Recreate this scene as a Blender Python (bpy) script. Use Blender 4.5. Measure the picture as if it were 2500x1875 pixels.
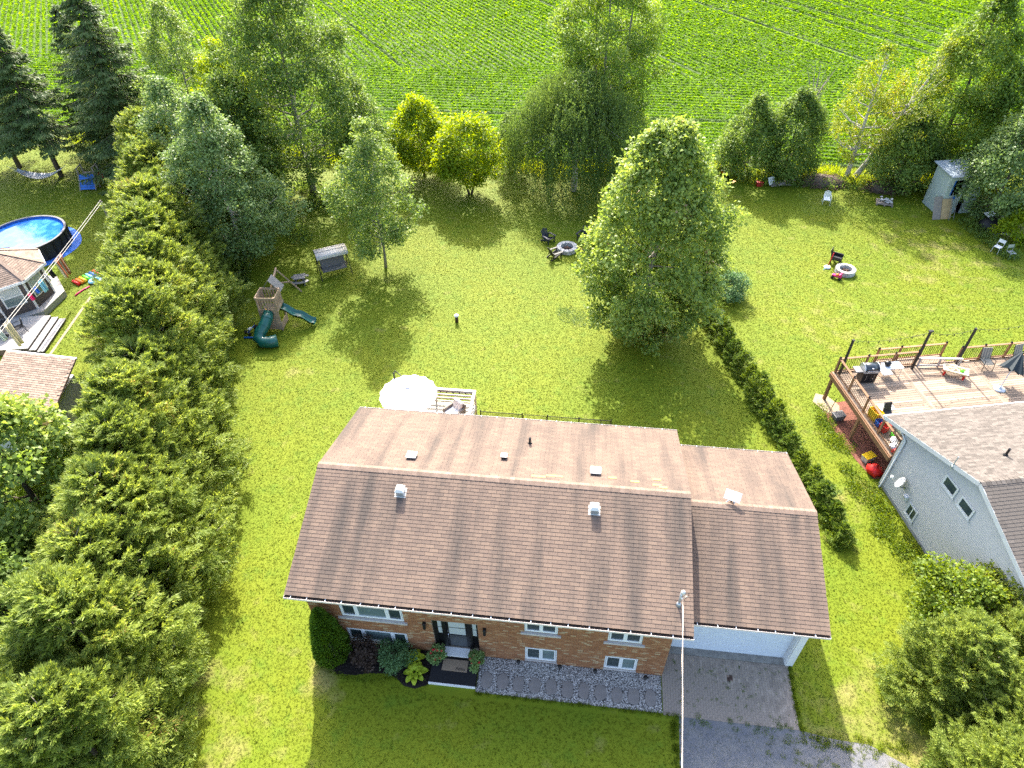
import bpy, math, random
import numpy as np
from mathutils import Vector, Matrix

S = bpy.context.scene
for _o in list(bpy.data.objects):
    bpy.data.objects.remove(_o)
R_ = math.radians

# ------------------------------------------------------------------ camera, sky, sun, exposure
CAM = Vector((9.979, -11.436, 26.185))
yaw, pit, rol = -0.1345, 0.7444, -0.0236
_F = Vector((math.sin(yaw) * math.cos(pit), math.cos(yaw) * math.cos(pit), -math.sin(pit)))
_R = Vector((math.cos(yaw), -math.sin(yaw), 0))
_U = _R.cross(_F)
_R2 = _R * math.cos(rol) + _U * math.sin(rol)
_U2 = -_R * math.sin(rol) + _U * math.cos(rol)
cd = bpy.data.cameras.new('camera')
cam = bpy.data.objects.new('camera', cd)
S.collection.objects.link(cam)
cam.matrix_world = Matrix(((_R2.x, _U2.x, -_F.x, CAM.x), (_R2.y, _U2.y, -_F.y, CAM.y), (_R2.z, _U2.z, -_F.z, CAM.z), (0, 0, 0, 1)))
cd.sensor_fit = 'HORIZONTAL'
cd.sensor_width = 36
cd.lens = 36 * 1646.0 / 2500
cd.clip_start = 0.1
cd.clip_end = 2000
S.camera = cam

SUN_EL, SUN_AZ = R_(40), R_(12.5)
w = bpy.data.worlds.new('World')
S.world = w
w.use_nodes = True
_n = w.node_tree.nodes
_bg = _n['Background']
_sky = _n.new('ShaderNodeTexSky')
_sky.sky_type = 'NISHITA'
_sky.sun_disc = False
_sky.sun_elevation = SUN_EL
_sky.sun_rotation = -SUN_AZ
_sky.altitude = 200
_sky.air_density = 1.0
_sky.dust_density = 4.5
_sky.ozone_density = 0.4
w.node_tree.links.new(_sky.outputs[0], _bg.inputs[0])
_bg.inputs[1].default_value = 0.15
sd = bpy.data.lights.new('sun', 'SUN')
sd.energy = 3.1
sd.angle = R_(0.53)
sd.color = (1.0, 0.94, 0.84)
sun = bpy.data.objects.new('sun', sd)
S.collection.objects.link(sun)
_sd = Vector((math.sin(SUN_AZ) * math.cos(SUN_EL), -math.cos(SUN_AZ) * math.cos(SUN_EL), -math.sin(SUN_EL)))
sun.rotation_euler = _sd.to_track_quat('-Z', 'Y').to_euler()
S.view_settings.view_transform = 'Standard'
S.view_settings.look = 'None'
S.view_settings.gamma = 1
S.view_settings.use_curve_mapping = False
S.view_settings.exposure = 2.25
S.cycles.max_bounces = 6
S.cycles.diffuse_bounces = 2
S.cycles.use_adaptive_sampling = False
S.cycles.glossy_bounces = 2
S.cycles.transmission_bounces = 4
S.cycles.transparent_max_bounces = 4
S.cycles.caustics_reflective = False
S.cycles.caustics_refractive = False
S.cycles.use_denoising = False
S.cycles.denoising_prefilter = 'ACCURATE'

# ------------------------------------------------------------------ helpers
COL = S.collection
rnd = random.Random(7)


def link(o):
    COL.objects.link(o)
    return o


class MB:
    """collects faces for one mesh object"""

    def __init__(self):
        self.v = []
        self.f = []

    def add(self, vs, fs):
        b = len(self.v)
        self.v += [tuple(p) for p in vs]
        self.f += [tuple(i + b for i in f) for f in fs]
        return self

    def box(self, x0, x1, y0, y1, z0, z1):
        return self.add([(x0, y0, z0), (x1, y0, z0), (x1, y1, z0), (x0, y1, z0), (x0, y0, z1), (x1, y0, z1), (x1, y1, z1), (x0, y1, z1)],
                        [(0, 3, 2, 1), (4, 5, 6, 7), (0, 1, 5, 4), (1, 2, 6, 5), (2, 3, 7, 6), (3, 0, 4, 7)])

    def obox(self, c, h, rz=0.0, rx=0.0, ry=0.0):
        M = Matrix.Rotation(rz, 3, 'Z') @ Matrix.Rotation(ry, 3, 'Y') @ Matrix.Rotation(rx, 3, 'X')
        c = Vector(c)
        vs = []
        for z in (-1, 1):
            for x, y in ((-1, -1), (1, -1), (1, 1), (-1, 1)):
                vs.append(c + M @ Vector((x * h[0], y * h[1], z * h[2])))
        return self.add(vs, [(0, 3, 2, 1), (4, 5, 6, 7), (0, 1, 5, 4), (1, 2, 6, 5), (2, 3, 7, 6), (3, 0, 4, 7)])

    def bar(self, p0, p1, wd, ht=None, up=(0, 0, 1)):
        ht = ht or wd
        p0, p1 = Vector(p0), Vector(p1)
        d = (p1 - p0).normalized()
        u = Vector(up)
        if abs(d.dot(u)) > .98:
            u = Vector((0, 1, 0))
        s = d.cross(u).normalized()
        u = s.cross(d).normalized()
        vs = []
        for p in (p0, p1):
            for a, b in ((-1, -1), (1, -1), (1, 1), (-1, 1)):
                vs.append(p + s * a * wd / 2 + u * b * ht / 2)
        return self.add(vs, [(0, 1, 2, 3), (4, 7, 6, 5), (0, 4, 5, 1), (1, 5, 6, 2), (2, 6, 7, 3), (3, 7, 4, 0)])

    def tube(self, pts, rad, n=8, cap=True):
        pts = [Vector(p) for p in pts]
        if not hasattr(rad, '__len__'):
            rad = [rad] * len(pts)
        b = len(self.v)
        u = None
        for i, p in enumerate(pts):
            d = (pts[min(i + 1, len(pts) - 1)] - pts[max(i - 1, 0)]).normalized()
            if u is None:
                u = d.orthogonal().normalized()
            u = (u - d * u.dot(d))
            u = u.normalized() if u.length > 1e-6 else d.orthogonal().normalized()
            s = d.cross(u)
            for k in range(n):
                a = 2 * math.pi * k / n
                self.v.append(tuple(p + (u * math.cos(a) + s * math.sin(a)) * rad[i]))
        for i in range(len(pts) - 1):
            for k in range(n):
                k2 = (k + 1) % n
                self.f.append((b + i * n + k, b + i * n + k2, b + (i + 1) * n + k2, b + (i + 1) * n + k))
        if cap:
            self.f.append(tuple(b + k for k in reversed(range(n))))
            e = b + (len(pts) - 1) * n
            self.f.append(tuple(e + k for k in range(n)))
        return self

    def lathe(self, prof, n=16, c=(0, 0, 0), cap=True, sy=1.0):
        b = len(self.v)
        for r, z in prof:
            for k in range(n):
                a = 2 * math.pi * k / n
                self.v.append((c[0] + r * math.cos(a), c[1] + r * sy * math.sin(a), c[2] + z))
        for i in range(len(prof) - 1):
            for k in range(n):
                k2 = (k + 1) % n
                self.f.append((b + i * n + k, b + i * n + k2, b + (i + 1) * n + k2, b + (i + 1) * n + k))
        if cap:
            self.f.append(tuple(b + k for k in reversed(range(n))))
            e = b + (len(prof) - 1) * n
            self.f.append(tuple(e + k for k in range(n)))
        return self

    def prism(self, pts, z0, z1):
        n = len(pts)
        vs = [(x, y, z0) for x, y in pts] + [(x, y, z1) for x, y in pts]
        return self.add(vs, [tuple(reversed(range(n))), tuple(range(n, 2 * n))] + [(i, (i + 1) % n, n + (i + 1) % n, n + i) for i in range(n)])

    def build(self, name, m, parent=None, smooth=False, bevel=0.0, loc=None, rz=0.0):
        me = bpy.data.meshes.new(name)
        me.from_pydata([tuple(p) for p in self.v], [], self.f)
        if m:
            me.materials.append(m)
        if smooth:
            me.polygons.foreach_set('use_smooth', [True] * len(me.polygons))
        me.update()
        o = bpy.data.objects.new(name, me)
        link(o)
        if parent:
            o.parent = parent
        if loc:
            o.location = loc
        if rz:
            o.rotation_euler[2] = rz
        if bevel:
            b = o.modifiers.new('bevel', 'BEVEL')
            b.width = bevel
            b.segments = 2
            b.limit_method = 'ANGLE'
        return o


def npmesh(V, F, name):
    """fast mesh from arrays; every face has the same number of corners"""
    me = bpy.data.meshes.new(name)
    V = np.asarray(V, np.float32)
    F = np.asarray(F, np.int32)
    k = F.shape[1]
    me.vertices.add(len(V))
    me.vertices.foreach_set('co', V.ravel())
    me.loops.add(F.size)
    me.loops.foreach_set('vertex_index', F.ravel())
    me.polygons.add(len(F))
    me.polygons.foreach_set('loop_start', np.arange(0, F.size, k, dtype=np.int32))
    me.polygons.foreach_set('loop_total', np.full(len(F), k, np.int32))
    me.update(calc_edges=True)
    return me


def mobj(name, me, m=None, parent=None, loc=None):
    if m and not me.materials:
        me.materials.append(m)
    o = bpy.data.objects.new(name, me)
    link(o)
    if parent:
        o.parent = parent
    if loc:
        o.location = loc
    return o


def tag(o, label=None, cat=None, group=None, kind=None):
    if label:
        o['label'] = label
    if cat:
        o['category'] = cat
    if group:
        o['group'] = group
    if kind:
        o['kind'] = kind
    return o


def thing(name, label, cat, loc=(0, 0, 0), rz=0.0, group=None):
    o = bpy.data.objects.new(name, None)
    link(o)
    o.location = loc
    o.rotation_euler[2] = rz
    o.empty_display_size = .2
    return tag(o, label, cat, group)


def copy_tree(o, parent=None):
    c = o.copy()
    COL.objects.link(c)
    c.parent = parent
    for ch in list(o.children):
        copy_tree(ch, c)
    return c


# ------------------------------------------------------------------ materials
def nodes(name):
    m = bpy.data.materials.new(name)
    m.use_nodes = True
    nt = m.node_tree
    return m, nt, nt.nodes, nt.links, nt.nodes['Principled BSDF']


def rgb(c):
    return (c[0], c[1], c[2], 1)


def mat(name, c, rough=.6, var=.18, scale=6.0, metal=0.0, spec=.3, bump=0.0, bscale=40.0, island=0.0, c2=None, stretch=None, objrand=0.0):
    """plain surface with noise wear, optional per-piece shade and fine relief"""
    m, nt, N, L, B = nodes(name)
    B.inputs['Roughness'].default_value = rough
    B.inputs['Metallic'].default_value = metal
    B.inputs['Specular IOR Level'].default_value = spec
    tc = N.new('ShaderNodeTexCoord')
    src = tc.outputs['Object']
    if stretch:
        mp = N.new('ShaderNodeMapping')
        mp.inputs['Scale'].default_value = stretch
        L.new(src, mp.inputs[0])
        src = mp.outputs[0]
    nz = N.new('ShaderNodeTexNoise')
    nz.inputs['Scale'].default_value = scale
    nz.inputs['Detail'].default_value = 5
    nz.inputs['Roughness'].default_value = .65
    L.new(src, nz.inputs['Vector'])
    mx = N.new('ShaderNodeMix')
    mx.data_type = 'RGBA'
    a = c2 if c2 else tuple(x * (1 - var) for x in c)
    b = c if c2 else tuple(min(1, x * (1 + var)) for x in c)
    mx.inputs[6].default_value = rgb(a)
    mx.inputs[7].default_value = rgb(b)
    rp = N.new('ShaderNodeMapRange')
    rp.inputs[1].default_value = .3
    rp.inputs[2].default_value = .7
    L.new(nz.outputs[0], rp.inputs[0])
    L.new(rp.outputs[0], mx.inputs[0])
    out = mx.outputs[2]
    if island or objrand:
        hs = N.new('ShaderNodeHueSaturation')
        if island:
            g = N.new('ShaderNodeNewGeometry')
            r = g.outputs['Random Per Island']
            k = island
        else:
            g = N.new('ShaderNodeObjectInfo')
            r = g.outputs['Random']
            k = objrand
        ma = N.new('ShaderNodeMapRange')
        ma.inputs[3].default_value = 1 - k
        ma.inputs[4].default_value = 1 + k
        L.new(r, ma.inputs[0])
        L.new(ma.outputs[0], hs.inputs['Value'])
        L.new(out, hs.inputs['Color'])
        out = hs.outputs[0]
    L.new(out, B.inputs['Base Color'])
    if bump:
        n2 = N.new('ShaderNodeTexNoise')
        n2.inputs['Scale'].default_value = bscale
        n2.inputs['Detail'].default_value = 4
        L.new(src, n2.inputs['Vector'])
        bp = N.new('ShaderNodeBump')
        bp.inputs['Strength'].default_value = bump
        bp.inputs['Distance'].default_value = .02
        L.new(n2.outputs[0], bp.inputs['Height'])
        L.new(bp.outputs[0], B.inputs['Normal'])
    return m


LEAF_GAIN = (1.45, 1.52, 1.45)


def leafmat(name, dark, light, trans=.35, rough=.55, tint=None, wscale=.45, spec=.25):
    """leaf: shade differs leaf by leaf and clump by clump, light passes through"""
    m, nt, N, L, B = nodes(name)
    dark, light = tuple(x * k for x, k in zip(dark, LEAF_GAIN)), tuple(x * k for x, k in zip(light, LEAF_GAIN))
    g = N.new('ShaderNodeNewGeometry')
    nz = N.new('ShaderNodeTexNoise')
    nz.inputs['Scale'].default_value = wscale
    nz.inputs['Detail'].default_value = 3
    L.new(g.outputs['Position'], nz.inputs['Vector'])
    ad = N.new('ShaderNodeMath')
    ad.operation = 'MULTIPLY_ADD'
    ad.inputs[1].default_value = .55
    L.new(g.outputs['Random Per Island'], ad.inputs[0])
    sb = N.new('ShaderNodeMapRange')
    sb.inputs[1].default_value = .3
    sb.inputs[2].default_value = .7
    sb.inputs[4].default_value = .5
    L.new(nz.outputs[0], sb.inputs[0])
    L.new(sb.outputs[0], ad.inputs[2])
    cr = N.new('ShaderNodeValToRGB')
    cr.color_ramp.elements[0].color = rgb(dark)
    cr.color_ramp.elements[1].color = rgb(light)
    cr.color_ramp.elements[0].position = .1
    cr.color_ramp.elements[1].position = .92
    if tint:
        e = cr.color_ramp.elements.new(.985)
        e.color = rgb(tint)
    L.new(ad.outputs[0], cr.inputs[0])
    L.new(cr.outputs[0], B.inputs['Base Color'])
    B.inputs['Roughness'].default_value = rough
    B.inputs['Specular IOR Level'].default_value = spec
    tr = N.new('ShaderNodeBsdfTranslucent')
    hs = N.new('ShaderNodeHueSaturation')
    hs.inputs['Hue'].default_value = .485
    hs.inputs['Saturation'].default_value = 1.1
    hs.inputs['Value'].default_value = 1.5
    L.new(cr.outputs[0], hs.inputs['Color'])
    L.new(hs.outputs[0], tr.inputs[0])
    ms = N.new('ShaderNodeMixShader')
    ms.inputs[0].default_value = min(.55, trans + .08)
    L.new(B.outputs[0], ms.inputs[1])
    L.new(tr.outputs[0], ms.inputs[2])
    L.new(ms.outputs[0], N['Material Output'].inputs[0])
    return m


def lawn_nodes(N, L, blades=False):
    """lawn colour from world position: lush, yellowish and dry areas at several sizes"""
    g = N.new('ShaderNodeNewGeometry')

    def noise(sc, det=4, off=0.0):
        mp = N.new('ShaderNodeMapping')
        mp.inputs['Location'].default_value = (off, off * .7, 0)
        L.new(g.outputs['Position'], mp.inputs[0])
        n = N.new('ShaderNodeTexNoise')
        n.inputs['Scale'].default_value = sc
        n.inputs['Detail'].default_value = det
        n.inputs['Roughness'].default_value = .6
        L.new(mp.outputs[0], n.inputs['Vector'])
        return n.outputs[0]

    def mix(fac, a, b, lo, hi):
        r = N.new('ShaderNodeMapRange')
        r.inputs[1].default_value = lo
        r.inputs[2].default_value = hi
        L.new(fac, r.inputs[0])
        x = N.new('ShaderNodeMix')
        x.data_type = 'RGBA'
        L.new(r.outputs[0], x.inputs[0])
        for s, val in ((6, a), (7, b)):
            if isinstance(val, tuple):
                x.inputs[s].default_value = rgb(val)
            else:
                L.new(val, x.inputs[s])
        return x.outputs[2]

    c = mix(noise(.22, 4), LAWN[0], LAWN[1], .38, .62)
    c = mix(noise(1.3, 5, 9), c, LAWN[2], .52, .74)
    dry = noise(.9, 7, 31)
    for cx, cy, rr, k in DRY:
        vm = N.new('ShaderNodeVectorMath')
        vm.operation = 'DISTANCE'
        vm.inputs[1].default_value = (cx, cy, 0)
        L.new(g.outputs['Position'], vm.inputs[0])
        r = N.new('ShaderNodeMapRange')
        r.interpolation_type = 'SMOOTHSTEP'
        r.inputs[1].default_value = 0
        r.inputs[2].default_value = rr
        r.inputs[3].default_value = k
        r.inputs[4].default_value = 0
        L.new(vm.outputs['Value'], r.inputs[0])
        s = N.new('ShaderNodeMath')
        L.new(dry, s.inputs[0])
        L.new(r.outputs[0], s.inputs[1])
        dry = s.outputs[0]
    c = mix(dry, c, LAWN[3], .60, .86)
    if blades:
        gi = N.new('ShaderNodeObjectInfo')
        hs = N.new('ShaderNodeHueSaturation')
        mr = N.new('ShaderNodeMapRange')
        mr.inputs[3].default_value = .92
        mr.inputs[4].default_value = 1.14
        L.new(gi.outputs['Random'], mr.inputs[0])
        L.new(mr.outputs[0], hs.inputs['Value'])
        L.new(c, hs.inputs['Color'])
        c = hs.outputs[0]
    else:
        c = mix(noise(30, 4, 17), c, LAWN[4], .45, .7)
    return c, noise


# thin dry turf: centre, reach and strength
DRY = ((22.0, -1.5, 6.0, .26), (23.4, 10.5, 3.0, .16), (-2.5, -4.0, 6.0, .16), (27.0, 24.0, 9.0, .10), (34.5, 33.0, 8.0, .16), (1.0, -.9, 1.3, .3), (-6.6, 16.2, 1.6, .14))
LAWN = ((.112, .156, .007), (.136, .166, .007), (.085, .146, .008), (.235, .205, .070), (.108, .146, .007))


def lawnmat(name, blades=False):
    m, nt, N, L, B = nodes(name)
    c, noise = lawn_nodes(N, L, blades)
    L.new(c, B.inputs['Base Color'])
    B.inputs['Roughness'].default_value = .75
    B.inputs['Specular IOR Level'].default_value = .15
    if blades:
        tr = N.new('ShaderNodeBsdfTranslucent')
        L.new(c, tr.inputs[0])
        ms = N.new('ShaderNodeMixShader')
        ms.inputs[0].default_value = .5
        L.new(B.outputs[0], ms.inputs[1])
        L.new(tr.outputs[0], ms.inputs[2])
        L.new(ms.outputs[0], N['Material Output'].inputs[0])
    else:
        bp = N.new('ShaderNodeBump')
        bp.inputs['Strength'].default_value = .5
        bp.inputs['Distance'].default_value = .02
        L.new(noise(22, 6, 3), bp.inputs['Height'])
        L.new(bp.outputs[0], B.inputs['Normal'])
    return m


M = {}
M['lawn'] = lawnmat('lawn')
M['blade'] = lawnmat('grass_blades', True)
M['soil'] = mat('field_soil', (.040, .080, .010), .9, .3, 3, bump=.5)
M['mulch'] = mat('mulch', (.013, .010, .009), .95, .5, 25, bump=.9, bscale=60)
M['chip'] = mat('mulch_chip', (.018, .013, .011), .9, .5, 25, island=.6)
M['gravel_bed'] = mat('gravel_bed', (.10, .09, .085), .9, .4, 30, bump=.8)
M['pebble'] = mat('pebble', (.36, .34, .315), .7, .25, 20, island=.85)
M['stone_slab'] = mat('slab_stone', (.19, .17, .155), .8, .2, 5, bump=.3, c2=(.235, .21, .195))
M['drive'] = mat('drive_gravel', (.125, .13, .15), .95, .35, 2, bump=.8, bscale=80, c2=(.19, .185, .18))
M['concrete'] = mat('concrete', (.24, .225, .20), .9, .3, 4, bump=.5)
M['paver'] = mat('paver', (.275, .225, .185), .85, .22, 3, bump=.4, island=.14)
M['joint'] = mat('paver_joint', (.14, .12, .09), .95, .3, 8)
M['mortar'] = mat('mortar', (.30, .24, .18), .9, .15, 10)
M['white'] = mat('white_vinyl', (.72, .73, .74), .35, .05, 4, spec=.4)
M['white_paint'] = mat('white_paint', (.70, .70, .69), .5, .08, 5)
M['door_white'] = mat('garage_door', (.62, .67, .73), .45, .06, 3, stretch=(1, 1, 6))
M['sill'] = mat('sill_stone', (.42, .39, .37), .8, .12, 6)
M['black'] = mat('black_paint', (.009, .009, .010), .3, .3, 8, spec=.35)
M['blackmetal'] = mat('black_metal', (.012, .012, .013), .45, .2, 8)
M['grey_panel'] = mat('grey_panel', (.045, .05, .055), .25, .1, 8, spec=.5)
M['frost'] = mat('frosted_glass', (.30, .35, .35), .25, .1, 3, spec=.6)
M['soffit'] = mat('soffit', (.50, .42, .37), .6, .1, 4)
M['gutter'] = mat('gutter', (.66, .58, .54), .4, .1, 4)
M['debris'] = mat('gutter_dirt', (.055, .042, .035), .95, .4, 30, bump=.6)
M['vent'] = mat('vent_metal', (.55, .54, .50), .4, .12, 6, metal=.2)
M['galv'] = mat('galvanised', (.42, .45, .48), .35, .12, 10, metal=.6)
M['cable'] = mat('cable', (.62, .52, .42), .6, .1, 10)
M['cabledark'] = mat('cable_dark', (.07, .055, .045), .6, .1, 10)
M['mat'] = mat('coir_mat', (.26, .19, .13), .95, .2, 30, bump=.5, bscale=200)
M['bark'] = mat('bark', (.10, .08, .06), .9, .35, 8, bump=.6, bscale=25, stretch=(1, 1, .3))
M['greybark'] = mat('grey_bark', (.22, .20, .17), .9, .3, 8, bump=.5, bscale=25)
M['birch'] = mat('birch_bark', (.62, .58, .52), .8, .4, 5, c2=(.30, .27, .24), stretch=(1, 1, 2.5))
M['twig'] = mat('dry_twig', (.34, .30, .24), .9, .3, 6)
M['wood'] = mat('deck_wood', (.245, .185, .135), .8, .22, 5, stretch=(.25, 3, 3), objrand=.3, bump=.2)
M['wood_red'] = mat('rail_wood', (.23, .125, .065), .75, .25, 5, objrand=.2, bump=.2)
M['playwood'] = mat('play_wood', (.34, .25, .17), .75, .22, 6, objrand=.15)
M['oldwood'] = mat('weathered_wood', (.22, .19, .16), .9, .3, 6, objrand=.2)
M['greywood'] = mat('grey_deck_board', (.34, .33, .32), .8, .12, 5, objrand=.1)
M['ply'] = mat('plywood', (.42, .30, .15), .8, .2, 3)
M['siding'] = mat('siding', (.40, .405, .39), .5, .05, 3)
M['siding_trim'] = mat('siding_trim', (.50, .52, .52), .45, .06, 3)
M['found'] = mat('foundation', (.25, .26, .26), .9, .2, 4)
M['tan_roof'] = mat('tan_shingle', (.098, .085, .074), .9, .25, 8, island=.28, bump=.3)
M['brown_siding'] = mat('brown_siding', (.085, .07, .066), .7, .12, 5)
M['gaz_roof'] = mat('gazebo_shingle', (.21, .155, .12), .9, .25, 8, island=.25)
M['green_plastic'] = mat('green_plastic', (.006, .085, .068), .3, .08, 3, spec=.5)
M['greyplastic'] = mat('grey_plastic', (.16, .16, .16), .5, .15, 6)
M['navy'] = mat('dark_blue_plastic', (.022, .026, .042), .55, .2, 8)
M['charcoal'] = mat('charcoal_plastic', (.016, .016, .018), .5, .2, 8)
M['block'] = mat('fire_pit_block', (.42, .41, .39), .9, .25, 8, objrand=.15, bump=.4)
M['ash'] = mat('ash', (.06, .05, .045), .95, .6, 10, bump=.8)
M['sling'] = mat('sling_fabric', (.30, .27, .21), .8, .12, 6)
M['canopy'] = mat('swing_canopy', (.52, .50, .46), .8, .12, 6)
M['greyfab'] = mat('grey_fabric', (.15, .145, .14), .9, .12, 10)
M['umbrella'] = mat('umbrella_cloth', (.60, .60, .60), .8, .03, 2)
M['umb_dark'] = mat('umbrella_dark', (.010, .020, .026), .7, .25, 6)
M['cushion'] = mat('cushion', (.72, .72, .72), .85, .06, 5)
M['wicker'] = mat('wicker', (.19, .17, .15), .8, .3, 60, bump=.4)
M['cream'] = mat('cream_paint', (.52, .49, .42), .6, .08, 4)
M['brass'] = mat('dull_red', (.30, .02, .015), .5, .1, 5)
M['pink'] = mat('pink_plastic', (.62, .02, .14), .35, .1, 5)
M['red'] = mat('red_plastic', (.50, .015, .012), .4, .1, 5)
M['orange'] = mat('orange_plastic', (.70, .22, .03), .4, .1, 5)
M['yellow'] = mat('yellow_plastic', (.75, .48, .02), .4, .1, 5)
M['limeplastic'] = mat('lime_plastic', (.12, .62, .03), .4, .1, 5)
M['bluep'] = mat('blue_plastic', (.02, .12, .45), .4, .15, 5)
M['skyp'] = mat('pale_blue_plastic', (.22, .50, .62), .4, .15, 5)
M['playcream'] = mat('cream_plastic', (.62, .53, .36), .45, .1, 5)
M['reddirt'] = mat('red_soil', (.17, .065, .045), .9, .3, 3, bump=.5)
M['sand'] = mat('bare_sand', (.30, .24, .16), .95, .25, 4, bump=.5)
M['mint'] = mat('mint_metal', (.40, .46, .42), .5, .15, 5, stretch=(6, 6, .4))
M['tin'] = mat('tin_roof', (.34, .39, .43), .45, .2, 5, metal=.2)
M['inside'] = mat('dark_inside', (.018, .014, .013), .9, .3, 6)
M['darkwall'] = mat('pool_wall', (.028, .030, .034), .55, .45, 12)
M['tarp'] = mat('blue_tarp', (.035, .14, .52), .4, .1, 5)
M['plaid'] = mat('towel_pattern', (.35, .10, .08), .9, .2, 8)
M['silver'] = mat('silver', (.5, .5, .5), .3, .05, 8, metal=.9)
M['red_flower'] = mat('flower_red', (.52, .008, .03), .6, .25, 30, island=.3)
M['rust'] = mat('rust', (.12, .07, .05), .9, .4, 10)


def glassmat(name, tint, rough=.08):
    m, nt, N, L, B = nodes(name)
    B.inputs['Base Color'].default_value = rgb(tint)
    B.inputs['Roughness'].default_value = rough
    B.inputs['Specular IOR Level'].default_value = .8
    nz = N.new('ShaderNodeTexNoise')
    nz.inputs['Scale'].default_value = 2.2
    tc = N.new('ShaderNodeTexCoord')
    L.new(tc.outputs['Object'], nz.inputs['Vector'])
    mx = N.new('ShaderNodeMix')
    mx.data_type = 'RGBA'
    mx.inputs[6].default_value = rgb(tint)
    mx.inputs[7].default_value = rgb(tuple(t * 2.2 + .01 for t in tint))
    L.new(nz.outputs[0], mx.inputs[0])
    L.new(mx.outputs[2], B.inputs['Base Color'])
    return m


M['glass'] = glassmat('window_glass', (.018, .028, .030))
M['glass_pale'] = glassmat('window_blind_glass', (.075, .105, .105), .12)
M['shade'] = mat('white_blind', (.42, .45, .45), .35, .08, 3, spec=.6)


def shinglemat():
    """brown asphalt tabs: each tab its own shade, long dark algae streaks running down the slope"""
    m, nt, N, L, B = nodes('asphalt_shingle')
    g = N.new('ShaderNodeNewGeometry')
    oi = N.new('ShaderNodeObjectInfo')
    ad = N.new('ShaderNodeMath')
    L.new(g.outputs['Random Per Island'], ad.inputs[0])
    L.new(oi.outputs['Random'], ad.inputs[1])
    fr = N.new('ShaderNodeMath')
    fr.operation = 'FRACT'
    L.new(ad.outputs[0], fr.inputs[0])
    cr = N.new('ShaderNodeValToRGB')
    cr.color_ramp.elements[0].color = (.128, .093, .073, 1)
    cr.color_ramp.elements[1].color = (.166, .119, .089, 1)
    e = cr.color_ramp.elements.new(.5)
    e.color = (.146, .105, .081, 1)
    L.new(fr.outputs[0], cr.inputs[0])
    mp = N.new('ShaderNodeMapping')
    mp.inputs['Scale'].default_value = (1.5, .16, .16)
    L.new(g.outputs['Position'], mp.inputs[0])
    nz = N.new('ShaderNodeTexNoise')
    nz.inputs['Scale'].default_value = 1.0
    nz.inputs['Detail'].default_value = 4
    nz.inputs['Roughness'].default_value = .55
    L.new(mp.outputs[0], nz.inputs['Vector'])
    mr = N.new('ShaderNodeMapRange')
    mr.inputs[1].default_value = .45
    mr.inputs[2].default_value = .70
    mr.inputs[4].default_value = .85
    L.new(nz.outputs[0], mr.inputs[0])
    mx = N.new('ShaderNodeMix')
    mx.data_type = 'RGBA'
    mx.inputs[7].default_value = (.064, .054, .047, 1)
    L.new(mr.outputs[0], mx.inputs[0])
    L.new(cr.outputs[0], mx.inputs[6])
    n2 = N.new('ShaderNodeTexNoise')
    n2.inputs['Scale'].default_value = 60
    n2.inputs['Detail'].default_value = 5
    L.new(g.outputs['Position'], n2.inputs['Vector'])
    m2 = N.new('ShaderNodeMix')
    m2.data_type = 'RGBA'
    m2.blend_type = 'MULTIPLY'
    m2.inputs[0].default_value = .7
    r2 = N.new('ShaderNodeMapRange')
    r2.inputs[3].default_value = .55
    r2.inputs[4].default_value = 1.4
    L.new(n2.outputs[0], r2.inputs[0])
    L.new(mx.outputs[2], m2.inputs[6])
    L.new(r2.outputs[0], m2.inputs[7])
    L.new(m2.outputs[2], B.inputs['Base Color'])
    B.inputs['Roughness'].default_value = .9
    B.inputs['Specular IOR Level'].default_value = .2
    return m


def brickmat():
    m, nt, N, L, B = nodes('rug_brick')
    g = N.new('ShaderNodeNewGeometry')
    oi = N.new('ShaderNodeObjectInfo')
    ad = N.new('ShaderNodeMath')
    L.new(g.outputs['Random Per Island'], ad.inputs[0])
    L.new(oi.outputs['Random'], ad.inputs[1])
    fr = N.new('ShaderNodeMath')
    fr.operation = 'FRACT'
    L.new(ad.outputs[0], fr.inputs[0])
    cr = N.new('ShaderNodeValToRGB')
    el = cr.color_ramp.elements
    el[0].color = (.22, .085, .034, 1)
    el[1].color = (.40, .30, .18, 1)
    for ps, c in ((.35, (.29, .125, .052)), (.7, (.26, .11, .048)), (.86, (.34, .18, .085))):
        x = el.new(ps)
        x.color = rgb(c)
    L.new(fr.outputs[0], cr.inputs[0])
    n2 = N.new('ShaderNodeTexNoise')
    n2.inputs['Scale'].default_value = 14
    n2.inputs['Detail'].default_value = 5
    L.new(g.outputs['Position'], n2.inputs['Vector'])
    m2 = N.new('ShaderNodeMix')
    m2.data_type = 'RGBA'
    m2.blend_type = 'MULTIPLY'
    m2.inputs[0].default_value = .6
    r2 = N.new('ShaderNodeMapRange')
    r2.inputs[3].default_value = .5
    r2.inputs[4].default_value = 1.5
    L.new(n2.outputs[0], r2.inputs[0])
    L.new(cr.outputs[0], m2.inputs[6])
    L.new(r2.outputs[0], m2.inputs[7])
    L.new(m2.outputs[2], B.inputs['Base Color'])
    B.inputs['Roughness'].default_value = .9
    return m


M['shingle'] = shinglemat()
M['shingle_new'] = mat('new_shingle', (.52, .30, .10), .9, .2, 12)
M['brick'] = brickmat()
M['water'] = None


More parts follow.
